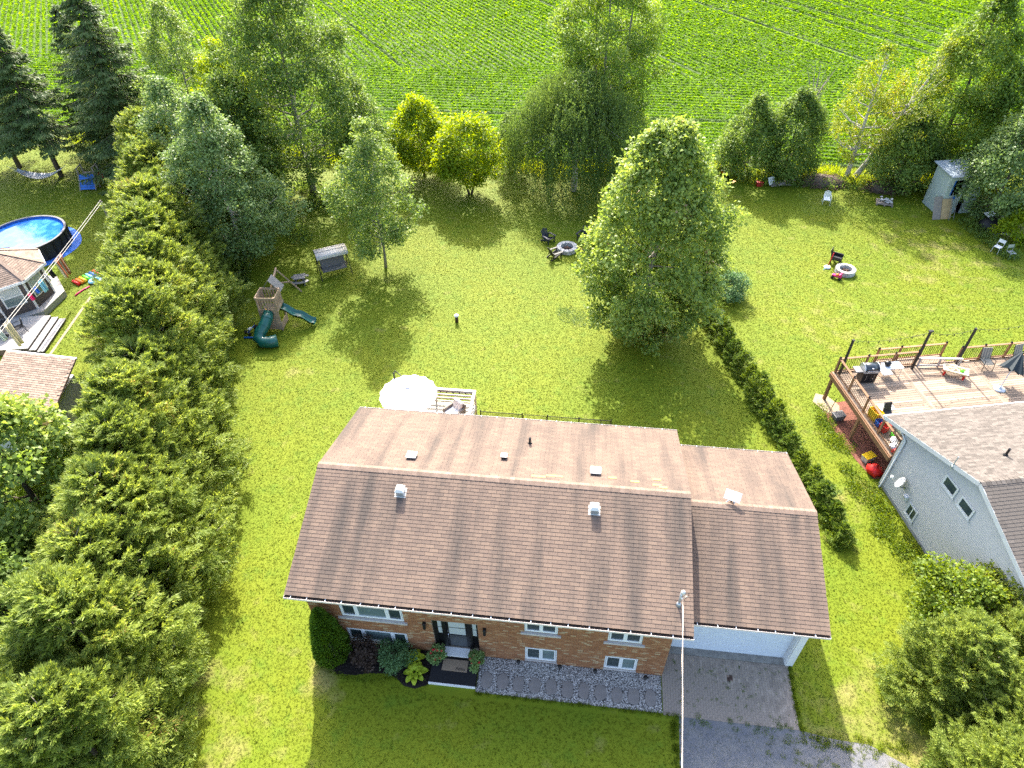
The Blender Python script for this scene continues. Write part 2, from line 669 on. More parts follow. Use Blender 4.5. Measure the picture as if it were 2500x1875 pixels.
def watermat():
    m, nt, N, L, B = nodes('pool_water')
    tc = N.new('ShaderNodeTexCoord')
    nz = N.new('ShaderNodeTexNoise')
    nz.inputs['Scale'].default_value = 1.1
    nz.inputs['Detail'].default_value = 5
    nz.inputs['Distortion'].default_value = 1.5
    L.new(tc.outputs['Object'], nz.inputs['Vector'])
    cr = N.new('ShaderNodeValToRGB')
    cr.color_ramp.elements[0].color = (.02, .13, .52, 1)
    cr.color_ramp.elements[1].color = (.09, .32, .70, 1)
    cr.color_ramp.elements[0].position = .42
    cr.color_ramp.elements[1].position = .72
    L.new(nz.outputs[0], cr.inputs[0])
    L.new(cr.outputs[0], B.inputs['Base Color'])
    B.inputs['Roughness'].default_value = .08
    B.inputs['Specular IOR Level'].default_value = .5
    bp = N.new('ShaderNodeBump')
    bp.inputs['Strength'].default_value = .15
    n2 = N.new('ShaderNodeTexNoise')
    n2.inputs['Scale'].default_value = 5
    L.new(tc.outputs['Object'], n2.inputs['Vector'])
    L.new(n2.outputs[0], bp.inputs['Height'])
    L.new(bp.outputs[0], B.inputs['Normal'])
    return m


M['water'] = watermat()
M['lf_maple'] = leafmat('leaf_maple', (.080, .130, .022), (.200, .245, .055), .36, tint=(.40, .28, .15), spec=.4)
M['lf_cedar'] = leafmat('leaf_cedar', (.080, .116, .022), (.205, .238, .048), .40, tint=(.30, .20, .07))
M['lf_hedge'] = leafmat('leaf_hedge', (.045, .085, .012), (.130, .165, .015), .30)
M['lf_lime'] = leafmat('leaf_lime', (.095, .150, .010), (.195, .235, .012), .42)
M['lf_aspen'] = leafmat('leaf_aspen', (.055, .095, .030), (.150, .205, .060), .28, spec=.5)
M['lf_poplar'] = leafmat('leaf_poplar', (.055, .100, .022), (.165, .215, .045), .32, spec=.4)
M['lf_dark'] = leafmat('leaf_dark', (.046, .085, .018), (.125, .172, .034), .34)
M['lf_weep'] = leafmat('leaf_weeping', (.038, .070, .018), (.095, .135, .030), .3)
M['lf_ash'] = leafmat('leaf_ash', (.045, .090, .015), (.150, .205, .030), .34)
M['lf_birch'] = leafmat('leaf_birch', (.070, .115, .014), (.200, .215, .022), .36, tint=(.34, .20, .03))
M['lf_spruce'] = leafmat('needle_spruce', (.042, .070, .026), (.105, .140, .045), .25)
M['lf_thuja'] = leafmat('leaf_thuja', (.030, .072, .010), (.100, .160, .014), .2, wscale=3)
M['lf_soy'] = leafmat('leaf_soy', (.070, .138, .004), (.122, .205, .006), .4, wscale=.12, rough=.85, spec=.05)
M['lf_weed'] = leafmat('leaf_weed', (.070, .145, .012), (.170, .260, .018), .35)
M['lf_purple'] = leafmat('leaf_purple', (.022, .014, .012), (.060, .038, .030), .2)
M['lf_blue'] = leafmat('leaf_green_shrub', (.030, .075, .028), (.090, .150, .060), .25)
M['lf_hosta'] = leafmat('leaf_hosta', (.140, .210, .015), (.360, .400, .035), .3, wscale=2)
M['lf_planter'] = leafmat('leaf_planter', (.050, .100, .025), (.170, .230, .080), .25)
M['lf_tall'] = leafmat('tall_grass', (.090, .150, .012), (.230, .240, .030), .4)
# ------------------------------------------------------------------ vegetation builders
def unit(a):
    return a / np.maximum(np.linalg.norm(a, axis=1, keepdims=True), 1e-9)


def leaf_quads(P, D, Nn, Ln, Wd, fold=.25):
    """one folded diamond per leaf: P base, D along, Nn upper side"""
    D = unit(D)
    Sd = unit(np.cross(D, Nn))
    Nn = np.cross(Sd, D)
    Ln = np.asarray(Ln)[:, None]
    Wd = np.asarray(Wd)[:, None]
    mid = P + D * Ln * .45 + Nn * Wd * fold
    V = np.stack([P, mid + Sd * Wd * .5, P + D * Ln - Nn * Wd * fold * .4, mid - Sd * Wd * .5], 1).reshape(-1, 3)
    F = np.arange(len(P) * 4, dtype=np.int32).reshape(-1, 4)
    return V, F


def leaf_tris(P, D, Nn, Ln, Wd):
    """one pointed triangle per needle spray or small leaf"""
    D = unit(D)
    Sd = unit(np.cross(D, Nn))
    Ln = np.asarray(Ln)[:, None]
    Wd = np.asarray(Wd)[:, None]
    V = np.stack([P + Sd * Wd * .5, P + D * Ln, P - Sd * Wd * .5], 1).reshape(-1, 3)
    return V, np.arange(len(P) * 3, dtype=np.int32).reshape(-1, 3)


def crown_points(r, nC, n, R, z0, z1, prof, rc, flat=.75, inner=.35, lump=.25):
    """leaf positions gathered in clumps spread through a lumpy envelope"""
    t = r.random(nC) ** .9
    th = r.random(nC) * 2 * np.pi
    ph = r.random(4) * 6.28
    lum = 1 + lump * (np.sin(2 * th + ph[0] + 3 * t) * .5 + np.sin(3 * th + ph[1] - 5 * t) * .35 + np.sin(5 * th + ph[2] + 9 * t) * .3)
    rad = R * prof(t) * lum * (inner + (1 - inner) * r.random(nC) ** .45) * np.where(r.random(nC) < .14, 1.12 + .14 * r.random(nC), 1)
    C = np.stack([rad * np.cos(th), rad * np.sin(th), z0 + (z1 - z0) * t], 1)
    csz = rc * (.55 + .8 * r.random(nC)) * (.55 + .45 * prof(t))
    wts = csz ** 2.2
    k = r.choice(nC, n, p=wts / wts.sum())
    off = unit(r.normal(size=(n, 3))) * (r.random(n) ** .55)[:, None]
    off[:, 2] *= flat
    P = C[k] + off * csz[k][:, None]
    outw = unit(off * 1.0 + np.stack([np.cos(th[k]), np.sin(th[k]), np.full(n, .25)], 1) * .6)
    return C, P, outw, csz


def broad(r, n, nC, R, z0, z1, prof, rc, leaf, flat=.75, droop=.25, inner=.35, lump=.25):
    C, P, o, cs = crown_points(r, nC, n, R, z0, z1, prof, rc, flat, inner, lump)
    D = unit(o + r.normal(size=(n, 3)) * .8 + np.array([0, 0, -droop]))
    Nn = unit(r.normal(size=(n, 3)) * .6 + np.array([0, 0, .8]) + o * .5)
    L = leaf * (.7 + .6 * r.random(n))
    V, F = leaf_quads(P, D, Nn, L, L * (.62 + .2 * r.random(n)))
    return C, V, F


def limbs(mb, r, C, trunk, k, r0):
    """tapered limbs from the trunk line to some of the clumps"""
    z0, z1 = trunk[0][2], trunk[-1][2]
    for i in r.choice(len(C), min(k, len(C)), replace=False):
        c = C[i]
        hz = max(z0 + .2 * (z1 - z0), min(c[2] - .35 * math.hypot(c[0], c[1]) - .4, z1 * .96))
        hz = max(hz, z0 + .8)
        q = (hz - z0) / (z1 - z0)
        j = q * (len(trunk) - 1)
        a = int(min(j, len(trunk) - 2))
        p = Vector(trunk[a]).lerp(Vector(trunk[a + 1]), j - a)
        e = Vector(c)
        m = p.lerp(e, .5) + Vector((r.normal() * .15, r.normal() * .15, -.12 * (e - p).length))
        rr = r0 * (1 - .75 * q) * .5
        mb.tube([p, m, e], [rr, rr * .6, rr * .18], 5, False)


MAPLE = lambda t: np.clip(np.sin(np.pi * np.clip(t, .03, .985) ** .74), .08, 1) ** .68
ROUND = lambda t: np.clip(np.sin(np.pi * np.clip(t, .03, .985) ** .82), .08, 1) ** .55
ELL = lambda t: np.sqrt(np.clip(1 - (2 * t - 1) ** 2, 0.02, 1))
EGG = lambda t: np.clip(np.sin(np.pi * np.clip(t, .02, 1) ** .62), .08, 1) ** .8
CONE = lambda t: np.clip((1 - t) ** .75, .05, 1) * np.clip(.75 + 2.2 * t, 0, 1)
OPEN = lambda t: np.clip(.45 + .75 * t, 0, 1) * np.clip(3.2 * (1 - t), .12, 1)


def tree(name, label, xy, h, R, z0, n, nC, leafm, leaf=.17, prof=EGG, rc=.9, bark='bark', tr=.16, seed=1, group=None, k=24, cat='tree',
         lean=(0, 0), flat=.75, droop=.25, inner=.35, lump=.25, stems=1, z=0.0):
    r = np.random.default_rng(seed)
    t = thing(name, label, cat, (xy[0], xy[1], z), 0, group)
    C, V, F = broad(r, n, nC, R, z0, h, prof, rc, leaf, flat, droop, inner, lump)
    for A in (C, V):
        q = np.clip(A[:, 2] / h, 0, 1.1)
        A[:, 0] += lean[0] * q
        A[:, 1] += lean[1] * q
    mobj('crown', npmesh(V, F, 'crown'), M[leafm], t)
    mb = MB()
    for s in range(stems):
        ang = 6.28 * s / max(stems, 1) + seed
        sp = 0 if stems == 1 else .11 * R
        pts = [(0 + sp * .3 * math.cos(ang), sp * .3 * math.sin(ang), -.1)]
        for i in range(1, 7):
            q = i / 6
            pts.append((lean[0] * q + r.normal() * .05 * h / 10 + sp * (1 + 2.5 * q) * math.cos(ang), lean[1] * q + r.normal() * .05 * h / 10 + sp * (1 + 2.5 * q) * math.sin(ang), q * h * .93))
        mb.tube(pts, [tr * (1.25 if i == 0 else 1 - .88 * i / 6) for i in range(7)], 8)
        limbs(mb, r, C, pts, k // stems, tr)
    mb.build('trunk', M[bark], t, True)
    return t


def cedar_mesh(seed, h, R, n, nC, z0=.15, spray=.17, expo=.75, wid=.30):
    """white-cedar crown: flat sprays set on short twigs around a cone"""
    r = np.random.default_rng(seed)
    pr = lambda t: np.clip((1 - t) ** expo, .05, 1) * np.clip(.7 + 3 * t, 0, 1)
    t = r.random(nC) ** 1.15
    th = r.random(nC) * 6.283
    ph = r.random(3) * 6.28
    lum = 1 + .22 * (np.sin(2 * th + ph[0] + 4 * t) + np.sin(4 * th + ph[1] - 7 * t) * .7 + np.sin(7 * th + ph[2] + 15 * t) * .5)
    rad = R * pr(t) * lum * (.2 + .8 * r.random(nC) ** .42)
    C = np.stack([rad * np.cos(th), rad * np.sin(th), z0 + (h - z0) * t], 1)
    out = np.stack([np.cos(th), np.sin(th), .35 + .5 * r.random(nC) + .6 * t], 1)
    out = unit(out + r.normal(size=(nC, 3)) * .25)
    tl = (.5 + .75 * r.random(nC) ** 1.5) * (h / 7) ** .5 * (.55 + .45 * (1 - t))
    k = r.integers(0, nC, n)
    s = r.random(n) ** .75
    fan = unit(np.cross(out, np.array([0, 0, 1.0])) + r.normal(size=(nC, 3)) * .25)
    lat = (r.random(n) * 2 - 1)
    P = C[k] + out[k] * (tl[k] * s)[:, None] + fan[k] * (lat * tl[k] * (.10 + .85 * s * (1.12 - s)))[:, None] + r.normal(size=(n, 3)) * (.045 * tl[k])[:, None]
    P[:, 2] -= (.16 * s * s + .14 * lat * lat) * tl[k]
    D = unit(out[k] + fan[k] * (lat * 1.1)[:, None] + r.normal(size=(n, 3)) * .3 + np.array([0, 0, -.2]))
    Nn = unit(r.normal(size=(n, 3)) * .45 + np.array([0, 0, 1.0]) + out[k] * .3)
    Ln = spray * (.6 + .8 * r.random(n))
    V, F = leaf_tris(P, D, Nn, Ln, Ln * wid * (.8 + .5 * r.random(n)))
    me = npmesh(V, F, 'crown')
    tw = MB()
    for i in r.choice(nC, nC // 9, replace=False):
        p = Vector(C[i]) - Vector(out[i]) * .5 * tl[i]
        tw.tube([p, p + Vector(out[i]) * (tl[i] * 1.25) + Vector((0, 0, -.03))], [.016, .005], 3, False)
    return me, tw


def spruce(name, label, xy, h, R, z0, seed, dens=1.0, group=None, rz=0.0):
    r = np.random.default_rng(seed)
    t = thing(name, label, 'tree', (xy[0], xy[1], 0), rz, group)
    mb = MB()
    mb.tube([(0, 0, -.1), (.05, 0, h * .4), (0, .05, h * .75), (0, 0, h)], [.24 * h / 14, .17 * h / 14, .08, .015], 8)
    Ps, Ds, Ns, Ls = [], [], [], []
    nb = int(230 * dens)
    for i in range(nb):
        q = (i + r.random()) / nb
        z = z0 + (h - z0) * q ** .95
        ln = R * (1 - q) ** .85 * (.65 + .5 * r.random()) + .25
        th = r.random() * 6.283
        o = np.array([math.cos(th), math.sin(th), 0])
        sd = np.array([-math.sin(th), math.cos(th), 0])
        m = int(62 * ln) + 20
        s = r.random(m) ** .7
        drop = -.30 * ln * s + .16 * ln * s ** 3
        wd = (.10 + .30 * (1 - s) * s * 3) * ln * .55
        lat = (r.random(m) * 2 - 1) * wd
        P = o * (ln * s)[:, None] + sd * lat[:, None]
        P[:, 2] += z + drop - np.abs(lat) * .45 - r.random(m) * .10
        Ps.append(P)
        Ds.append(o * .8 + sd * (np.sign(lat) * .5)[:, None] + r.normal(size=(m, 3)) * .2 + np.array([0, 0, -.55]))
        Ns.append(r.normal(size=(m, 3)) * .4 + np.array([0, 0, 1.]))
        Ls.append(.29 * (.6 + .7 * r.random(m)))
        mb.tube([(0, 0, z), tuple(o * ln * .5 + np.array([0, 0, z - .14 * ln])), tuple(o * ln * .9 + np.array([0, 0, z - .2 * ln]))], [.035, .02, .006], 4, False)
    P, D, Nn, Ln = np.concatenate(Ps), np.concatenate(Ds), np.concatenate(Ns), np.concatenate(Ls)
    V, F = leaf_quads(P, D, unit(Nn), Ln, Ln * .34, .15)
    mobj('crown', npmesh(V, F, 'crown'), M['lf_spruce'], t)
    mb.build('trunk', M['bark'], t, True)
    return t


def weeping(name, label, xy, h, R, seed, nst=1700):
    r = np.random.default_rng(seed)
    t = thing(name, label, 'tree', (xy[0], xy[1], 0))
    th = r.random(nst) * 6.283
    q = r.random(nst) ** .55
    ph = r.random(3) * 6.28
    lum = 1 + .22 * np.sin(2 * th + ph[0]) + .16 * np.sin(5 * th + ph[1])
    rad = R * q * lum
    zt = h * (1 - .42 * q ** 2.4) * (.62 + .4 * r.random(nst) ** .6)
    ln = (1.4 + 3.4 * r.random(nst)) * (.5 + .8 * q)
    ln = np.minimum(ln, zt - .25)
    m = 44
    s = r.random((nst, m))
    P = np.stack([(rad + .15 * s.T * 1).T * np.cos(th)[:, None], (rad + .15 * s.T).T * np.sin(th)[:, None], zt[:, None] - s * ln[:, None]], 2).reshape(-1, 3)
    n = len(P)
    P += r.normal(size=(n, 3)) * .10
    D = unit(r.normal(size=(n, 3)) * .5 + np.array([0, 0, -1.]))
    Nn = unit(r.normal(size=(n, 3)) + np.array([0, 0, .3]))
    Ln = .17 * (.6 + .7 * r.random(n))
    V, F = leaf_quads(P, D, Nn, Ln, Ln * .5)
    mobj('crown', npmesh(V, F, 'crown'), M['lf_weep'], t)
    mb = MB()
    pts = [(0, 0, -.1), (.1, 0, 1.5), (-.1, .1, 4), (.1, 0, 6), (0, 0, h * .9)]
    mb.tube(pts, [.3, .24, .16, .1, .03], 8)
    for i in range(30):
        a = r.random() * 6.283
        rr = R * (.4 + .5 * r.random())
        z = h * (.35 + .45 * r.random())
        mb.tube([(0, 0, z * .6), (rr * .5 * math.cos(a), rr * .5 * math.sin(a), z * .92), (rr * math.cos(a), rr * math.sin(a), z * .8)], [.06, .04, .012], 5, False)
    mb.build('trunk', M['birch'], t, True)
    return t


def scatter(name, label, pts, n, leafm, size, hmax, seed, up=.8, cat='undergrowth', width=.35):
    """loose ground plants spread round the given (x, y, radius) spots"""
    r = np.random.default_rng(seed)
    pts = np.array(pts, float)
    k = r.choice(len(pts), n, p=pts[:, 2] ** 2 / (pts[:, 2] ** 2).sum())
    a = r.random(n) * 6.283
    d = np.sqrt(r.random(n))
    P = np.stack([pts[k, 0] + pts[k, 2] * d * np.cos(a), pts[k, 1] + pts[k, 2] * d * np.sin(a), r.random(n) ** 1.3 * hmax * (1.05 - .7 * d)], 1)
    D = unit(r.normal(size=(n, 3)) * .7 + np.array([0, 0, up]))
    Nn = unit(r.normal(size=(n, 3)) + np.array([0, 0, .6]))
    Ln = size * (.6 + .8 * r.random(n))
    V, F = leaf_quads(P, D, Nn, Ln, Ln * width)
    o = mobj(name, npmesh(V, F, name), M[leafm])
    return tag(o, label, cat, kind='stuff')


# ------------------------------------------------------------------ ground, lawn, field
g = MB()
g.add([(-260, -120, 0), (260, -120, 0), (260, 320, 0), (-260, 320, 0)], [(0, 1, 2, 3)])
tag(g.build('ground', M['lawn']), 'yellow green mown lawn covering the whole lot', kind='structure')

g = MB()
edge = [(-120, 50), (-60, 50), (-34, 49.5), (-20, 46.5), (-10, 45.4), (5, 45.2), (20, 46.2), (32, 47), (45, 48.5), (120, 52)]
g.v = [(x, y, .006) for x, y in edge] + [(120, 240, .006), (-120, 240, .006)]
g.f = [tuple(range(len(g.v)))]
tag(g.build('field', M['soil']), 'bright green soybean field beyond the trees', kind='structure')


def field_edge(x):
    return np.interp(x, [e[0] for e in edge], [e[1] for e in edge])


def soy():
    r = np.random.default_rng(5)
    n = 400000
    d = 44 + 66 * r.random(n) ** 1.25
    x = (r.random(n) * 2 - 1) * (d * 1.02) + 3
    y = d + 1.5
    ok = y > field_edge(x) + .2
    x, y = x[ok], y[ok]
    head = y < 70 + 1.5 * np.sin(x * .2)
    sp = .76
    ux, uy = -.56, .83
    across = np.where(head, y + .02 * x, x * uy - y * ux)
    row = np.floor(across / sp)
    jit = (r.random(len(x)) + r.random(len(x)) - 1) * .27
    miss = (np.abs(np.sin(row * 12.9898) * 43758.5453) % 1)
    delta = (row + .5) * sp + jit - across
    x = x + np.where(head, 0, delta * uy)
    y = y + np.where(head, delta, -delta * ux)
    lowm = np.where(miss > .93, .45, 1.0)
    tram = (~head) & (np.mod(row, 33) < .9)
    keep = ~(tram & (r.random(len(x)) < .45))
    gap = (np.sin(x * .9 + 2 * np.sin(y * .7)) + np.sin(y * 1.3 + x * .35)) > 1.72
    keep &= ~(gap & (r.random(len(x)) < .6))
    x, y, jit, lowm = x[keep], y[keep], jit[keep], lowm[keep]
    m = len(x)
    z = (.52 - 1.6 * jit ** 2 * 3) * lowm * (.72 + .35 * r.random(m))
    P = np.stack([x, y, np.clip(z, .08, None)], 1)
    D = unit(r.normal(size=(m, 3)) * np.array([1, 1, .35]))
    Nn = unit(r.normal(size=(m, 3)) * .28 + np.array([0, .05, 1]))
    Ln = (.19 + .12 * r.random(m)) * np.clip(y / 70, .75, 1.5)
    V, F = leaf_tris(P - D * Ln[:, None] * .5, D, Nn, Ln, Ln * 1.0)
    o = mobj('soybean_plants', npmesh(V, F, 'soybean_plants'), M['lf_soy'])
    tag(o, 'rows of leafy green soybean plants filling the field', 'crop', kind='stuff')


soy()


# the mown grass itself: tufts instanced over the lawn
def grass():
    r = np.random.default_rng(11)
    rects = []
    g = MB()
    ys = np.arange(-8, 47, 1.0)
    for y in ys:
        d = 26 + (y + 11) * .55
        x0, x1 = 9.5 - (14.5 + (y + 6) * .95), 9.5 + (14.5 + (y + 6) * .68)
        for x in np.arange(math.floor(x0), x1, 1.0):
            if .2 < x < 18.3 and .6 < y + .5 < 8.6:
                continue
            if 5 <= x + .5 < 14 and -1 < y + .5 < .6:
                continue
            if 14.2 < x + .5 < 18.7 and -1 < y + .5 < 1.5:
                continue
            g.add([(x, y, 0), (x + 1, y, 0), (x + 1, y + 1, 0), (x, y + 1, 0)], [(0, 1, 2, 3)])
    o = g.build('grass', M['blade'])
    tag(o, 'short mown grass blades over the lawn', 'grass', kind='stuff')
    nt = bpy.data.node_groups.new('grass_tufts', 'GeometryNodeTree')
    nt.interface.new_socket('Geometry', in_out='INPUT', socket_type='NodeSocketGeometry')
    nt.interface.new_socket('Geometry', in_out='OUTPUT', socket_type='NodeSocketGeometry')
    N, L = nt.nodes, nt.links
    gi, go = N.new('NodeGroupInput'), N.new('NodeGroupOutput')
    di = N.new('GeometryNodeDistributePointsOnFaces')
    di.inputs['Density'].default_value = 230
    L.new(gi.outputs[0], di.inputs[0])
    jn = N.new('GeometryNodeJoinGeometry')
    for i in range(6):
        c = N.new('GeometryNodeMeshCone')
        c.fill_type = 'NONE'
        c.inputs['Vertices'].default_value = 3
        c.inputs['Side Segments'].default_value = 1
        c.inputs['Radius Top'].default_value = 0
        c.inputs['Radius Bottom'].default_value = .010
        c.inputs['Depth'].default_value = .024 + .008 * (i % 3)
        t = N.new('GeometryNodeTransform')
        a = i * 1.05
        t.inputs['Translation'].default_value = (.035 * math.cos(a * 2.1), .035 * math.sin(a * 1.7), -.004)
        t.inputs['Rotation'].default_value = (.65 * math.sin(a * 3.1), .65 * math.cos(a * 2.3), a)
        L.new(c.outputs[0], t.inputs[0])
        L.new(t.outputs[0], jn.inputs[0])
    sm = N.new('GeometryNodeSetMaterial')
    sm.inputs['Material'].default_value = M['blade']
    L.new(jn.outputs[0], sm.inputs[0])
    ip = N.new('GeometryNodeInstanceOnPoints')
    L.new(di.outputs['Points'], ip.inputs['Points'])
    L.new(sm.outputs[0], ip.inputs['Instance'])
    rv = N.new('FunctionNodeRandomValue')
    rv.data_type = 'FLOAT_VECTOR'
    rv.inputs[0].default_value = (-.2, -.2, 0)
    rv.inputs[1].default_value = (.2, .2, 6.28)
    L.new(rv.outputs[0], ip.inputs['Rotation'])
    rs = N.new('FunctionNodeRandomValue')
    rs.data_type = 'FLOAT'
    rs.inputs[2].default_value = .4
    rs.inputs[3].default_value = .95
    L.new(rs.outputs[1], ip.inputs['Scale'])
    L.new(ip.outputs[0], go.inputs[0])
    md = o.modifiers.new('tufts', 'NODES')
    md.node_group = nt


grass()

# ------------------------------------------------------------------ trees
CV = []
for sd, hh, RR in ((3, 6.9, 2.95), (8, 6.5, 3.1), (21, 7.2, 2.85)):
    me, tw = cedar_mesh(sd, hh, RR, 115000, 1250, spray=.145, expo=.42, wid=.38)
    me.materials.append(M['lf_cedar'])
    CV.append((hh, me, tw))
CTW = [None] * 3
CTR = [None] * 3


def cedar(v, xy, s, rz, label, group):
    t = thing('cedar_tree', label, 'tree', (xy[0], xy[1], 0), rz, group)
    t.scale = (s, s, s)
    mobj('crown', CV[v][1], None, t)
    if CTW[v] is None:
        o = tag(CV[v][2].build('twigs', M['twig'], t), kind='stuff')
        CTW[v] = o.data
        b = MB().tube([(0, 0, -.1), (.05, 0, CV[v][0] * .5), (0, 0, CV[v][0] * .8)], [.15, .07, .012], 8).build('trunk', M['bark'], t, True)
        CTR[v] = b.data
    else:
        tag(mobj('twigs', CTW[v], None, t), kind='stuff')
        mobj('trunk', CTR[v], None, t)
    return t


row = [(-5.2, -5.0, .92), (-8.0, -5.6, 1.0), (-6.5, -2.0, .97), (-7.4, .6, .93), (-8.1, 3.0, 1.02), (-9.1, 5.6, .95), (-10.0, 8.0, 1.03), (-10.9, 10.6, .98),
       (-12.1, 13.0, 1.08), (-13.2, 15.7, 1.06), (-14.4, 18.2, 1.12), (-15.7, 20.8, 1.08), (-17.0, 23.4, 1.15), (-18.4, 26.2, 1.1)]
ordn = ['nearest', 'outermost at the bottom left', 'second', 'third', 'fourth', 'fifth', 'sixth', 'seventh', 'eighth', 'ninth', 'tenth', 'eleventh', 'twelfth', 'farthest']
for i, (x, y, s) in enumerate(row[:14]):
    lb = 'tall cedar of the left row, %s' % (ordn[i] + (' counted from the front' if 1 < i < 13 else ' in the row' if i != 1 else ''))
    cedar(i % 3, (x, y), s, i * 1.7, lb, 'cedars in the row along the left edge')

for i, (x, y, s) in enumerate(((-19.8, 29.0, 1.12), (-21.2, 31.8, 1.15), (-23.0, 34.6, 1.1))):
    cedar(i, (x, y), s, 2 + i, 'tall cedar beyond the left row, %s from the clothes line end' % ['first', 'second', 'third'][i], 'cedars in the row along the left edge')
tree('maple_tree', 'big bright green maple standing alone beside the small hedge', (13.7, 22.0), 13.1, 3.7, .4, 54000, 430, 'lf_maple', .20, MAPLE, .78, 'greybark', .14, 12, inner=.35, lump=.2)
weeping('weeping_birch', 'dark weeping birch behind the grey fire pit', (8.4, 40.8), 9.6, 5.1, 4)
tree('ash_tree', 'tall upright ash with several stems behind the weeping birch', (10.6, 46.5), 16.0, 5.0, 2.0, 36000, 330, 'lf_ash', .19, OPEN, .9, 'greybark', .2, 15, inner=.15, stems=3, k=60)
tree('cottonwood_tree', 'huge dark cottonwood left of the soybean field', (-13.0, 38.2), 17.0, 5.2, 2.0, 42000, 380, 'lf_dark', .20, EGG, .95, 'greybark', .26, 16, inner=.3, k=40)
tree('cottonwood_tree', 'dark broad tree tucked in front of the huge cottonwood', (-16.6, 35.2), 10.5, 3.4, .8, 20000, 200, 'lf_dark', .2, EGG, .9, 'bark', .18, 17)
tree('aspen_tree', 'silvery green aspen rising above the cedar row', (-14.2, 27.4), 11.6, 3.5, .8, 34000, 330, 'lf_aspen', .17, EGG, .75, 'birch', .16, 18, k=60, inner=.3)
tree('aspen_tree', 'pale green aspen between the cedar row and the lime tree', (-19.6, 32.5), 11.0, 2.9, 1.0, 20000, 220, 'lf_aspen', .18, EGG, .8, 'birch', .15, 19, k=30)
tree('lime_tree', 'lime yellow topped tree left of the huge cottonwood', (-18.2, 38.6), 11.6, 2.6, 1.5, 15000, 150, 'lf_lime', .2, EGG, .8, 'bark', .14, 20)
tree('poplar_tree', 'thin grey green tree against the field beside the spruce', (-23.5, 42.0), 13.5, 4.2, .8, 22000, 240, 'lf_poplar', .18, EGG, .8, 'greybark', .15, 21, inner=.2, k=40)
tree('poplar_tree', 'young poplar with thin trunk in the middle of the lawn', (-4.2, 28.0), 10.4, 2.4, 1.6, 16000, 230, 'lf_poplar', .16, EGG, .62, 'greybark', .1, 22, k=60, inner=.2)
tree('poplar_tree', 'loose poplar at the lawn edge behind the young poplar', (-8.4, 40.0), 8.6, 2.3, .6, 11000, 160, 'lf_poplar', .17, EGG, .65, 'greybark', .1, 23, k=40, inner=.2)
tree('young_maple', 'lime yellow young maple, the taller of the pair before the field', (-4.5, 42.3), 6.8, 2.5, .9, 15000, 150, 'lf_lime', .2, EGG, .8, 'bark', .1, 24)
tree('young_maple', 'lime yellow young maple with a forked trunk, the nearer of the pair', (0.0, 39.4), 6.3, 2.3, 1.0, 13000, 140, 'lf_lime', .2, ELL, .75, 'bark', .09, 25, stems=2)
tree('sapling', 'small dark sapling between the lime maple and the weeping birch', (2.7, 44.0), 4.9, 1.3, .6, 5000, 70, 'lf_dark', .17, EGG, .5, 'bark', .06, 26)
tree('willow_tree', 'rounded dark green tree right of the big maple at the lawn edge', (22.6, 44.6), 6.6, 2.3, .3, 14000, 150, 'lf_dark', .18, EGG, .8, 'bark', .12, 27)
tree('willow_tree', 'dark green tree before the dead branches', (26.0, 44.9), 7.0, 2.5, .3, 16000, 160, 'lf_dark', .18, EGG, .8, 'bark', .12, 28)
tree('birch_tree', 'white trunked birch standing straight behind the white chair', (31.0, 44.6), 10.6, 2.5, 2.0, 6500, 190, 'lf_birch', .15, EGG, .6, 'birch', .2, 29, k=40, inner=.3, droop=.6)
tree('birch_tree', 'white trunked birch leaning to the right over the brush', (31.5, 44.5), 10.8, 2.8, 2.4, 7000, 200, 'lf_birch', .15, EGG, .6, 'birch', .22, 30, k=40, lean=(3.9, .6), inner=.3, droop=.6)
tree('maple_tree', 'tall dark maple at the top right corner above the shed', (38.2, 46.2), 14.0, 3.8, 1.5, 26000, 260, 'lf_ash', .21, EGG, .9, 'bark', .2, 31, lump=.35)
tree('maple_tree', 'low round green tree left of the shed', (34.6, 43.6), 6.2, 2.5, .3, 17000, 170, 'lf_dark', .18, EGG, .8, 'bark', .13, 32)
tree('maple_tree', 'mid green tree filling the gap behind the shed', (40.5, 43.5), 9.5, 3.4, .6, 16000, 170, 'lf_ash', .2, EGG, .9, 'bark', .16, 37)
tree('apple_tree', 'grey green tree at the right edge covering the shed', (39.9, 38.6), 8.8, 2.9, .5, 22000, 220, 'lf_aspen', .18, EGG, .8, 'bark', .14, 33)
tree('sapling', 'lime leaved sapling at the right edge above the white garden chairs', (40.6, 35.4), 3.4, 1.3, .2, 3500, 50, 'lf_lime', .2, EGG, .5, 'bark', .05, 34)
tree('maple_tree', 'broad leaved tree in the neighbouring yard at the left edge', (-13.2, 4.2), 8.6, 3.0, .6, 30000, 240, 'lf_maple', .22, EGG, .85, 'bark', .18, 35, inner=.5)
tree('maple_tree', 'broad leaved tree hidden behind the front cedars', (-11.6, -.6), 6.6, 2.4, .5, 16000, 160, 'lf_dark', .2, EGG, .8, 'bark', .16, 36)
spruce('spruce_tree', 'tallest dark spruce in the top left corner', (-29.6, 41.2), 16.0, 5.0, .6, 41, 1.3)
spruce('spruce_tree', 'dark spruce with a bare leaning trunk behind the hammock', (-36.6, 39.6), 13.0, 3.6, 3.6, 42, .9)
spruce('spruce_tree', 'dark spruce cut off by the left edge of the picture', (-41.6, 41.0), 12.5, 3.8, 2.6, 43, .9)
spruce('spruce_tree', 'shorter spruce behind the tallest spruce', (-34.2, 44.6), 12.5, 4.0, 1.0, 44, .9)

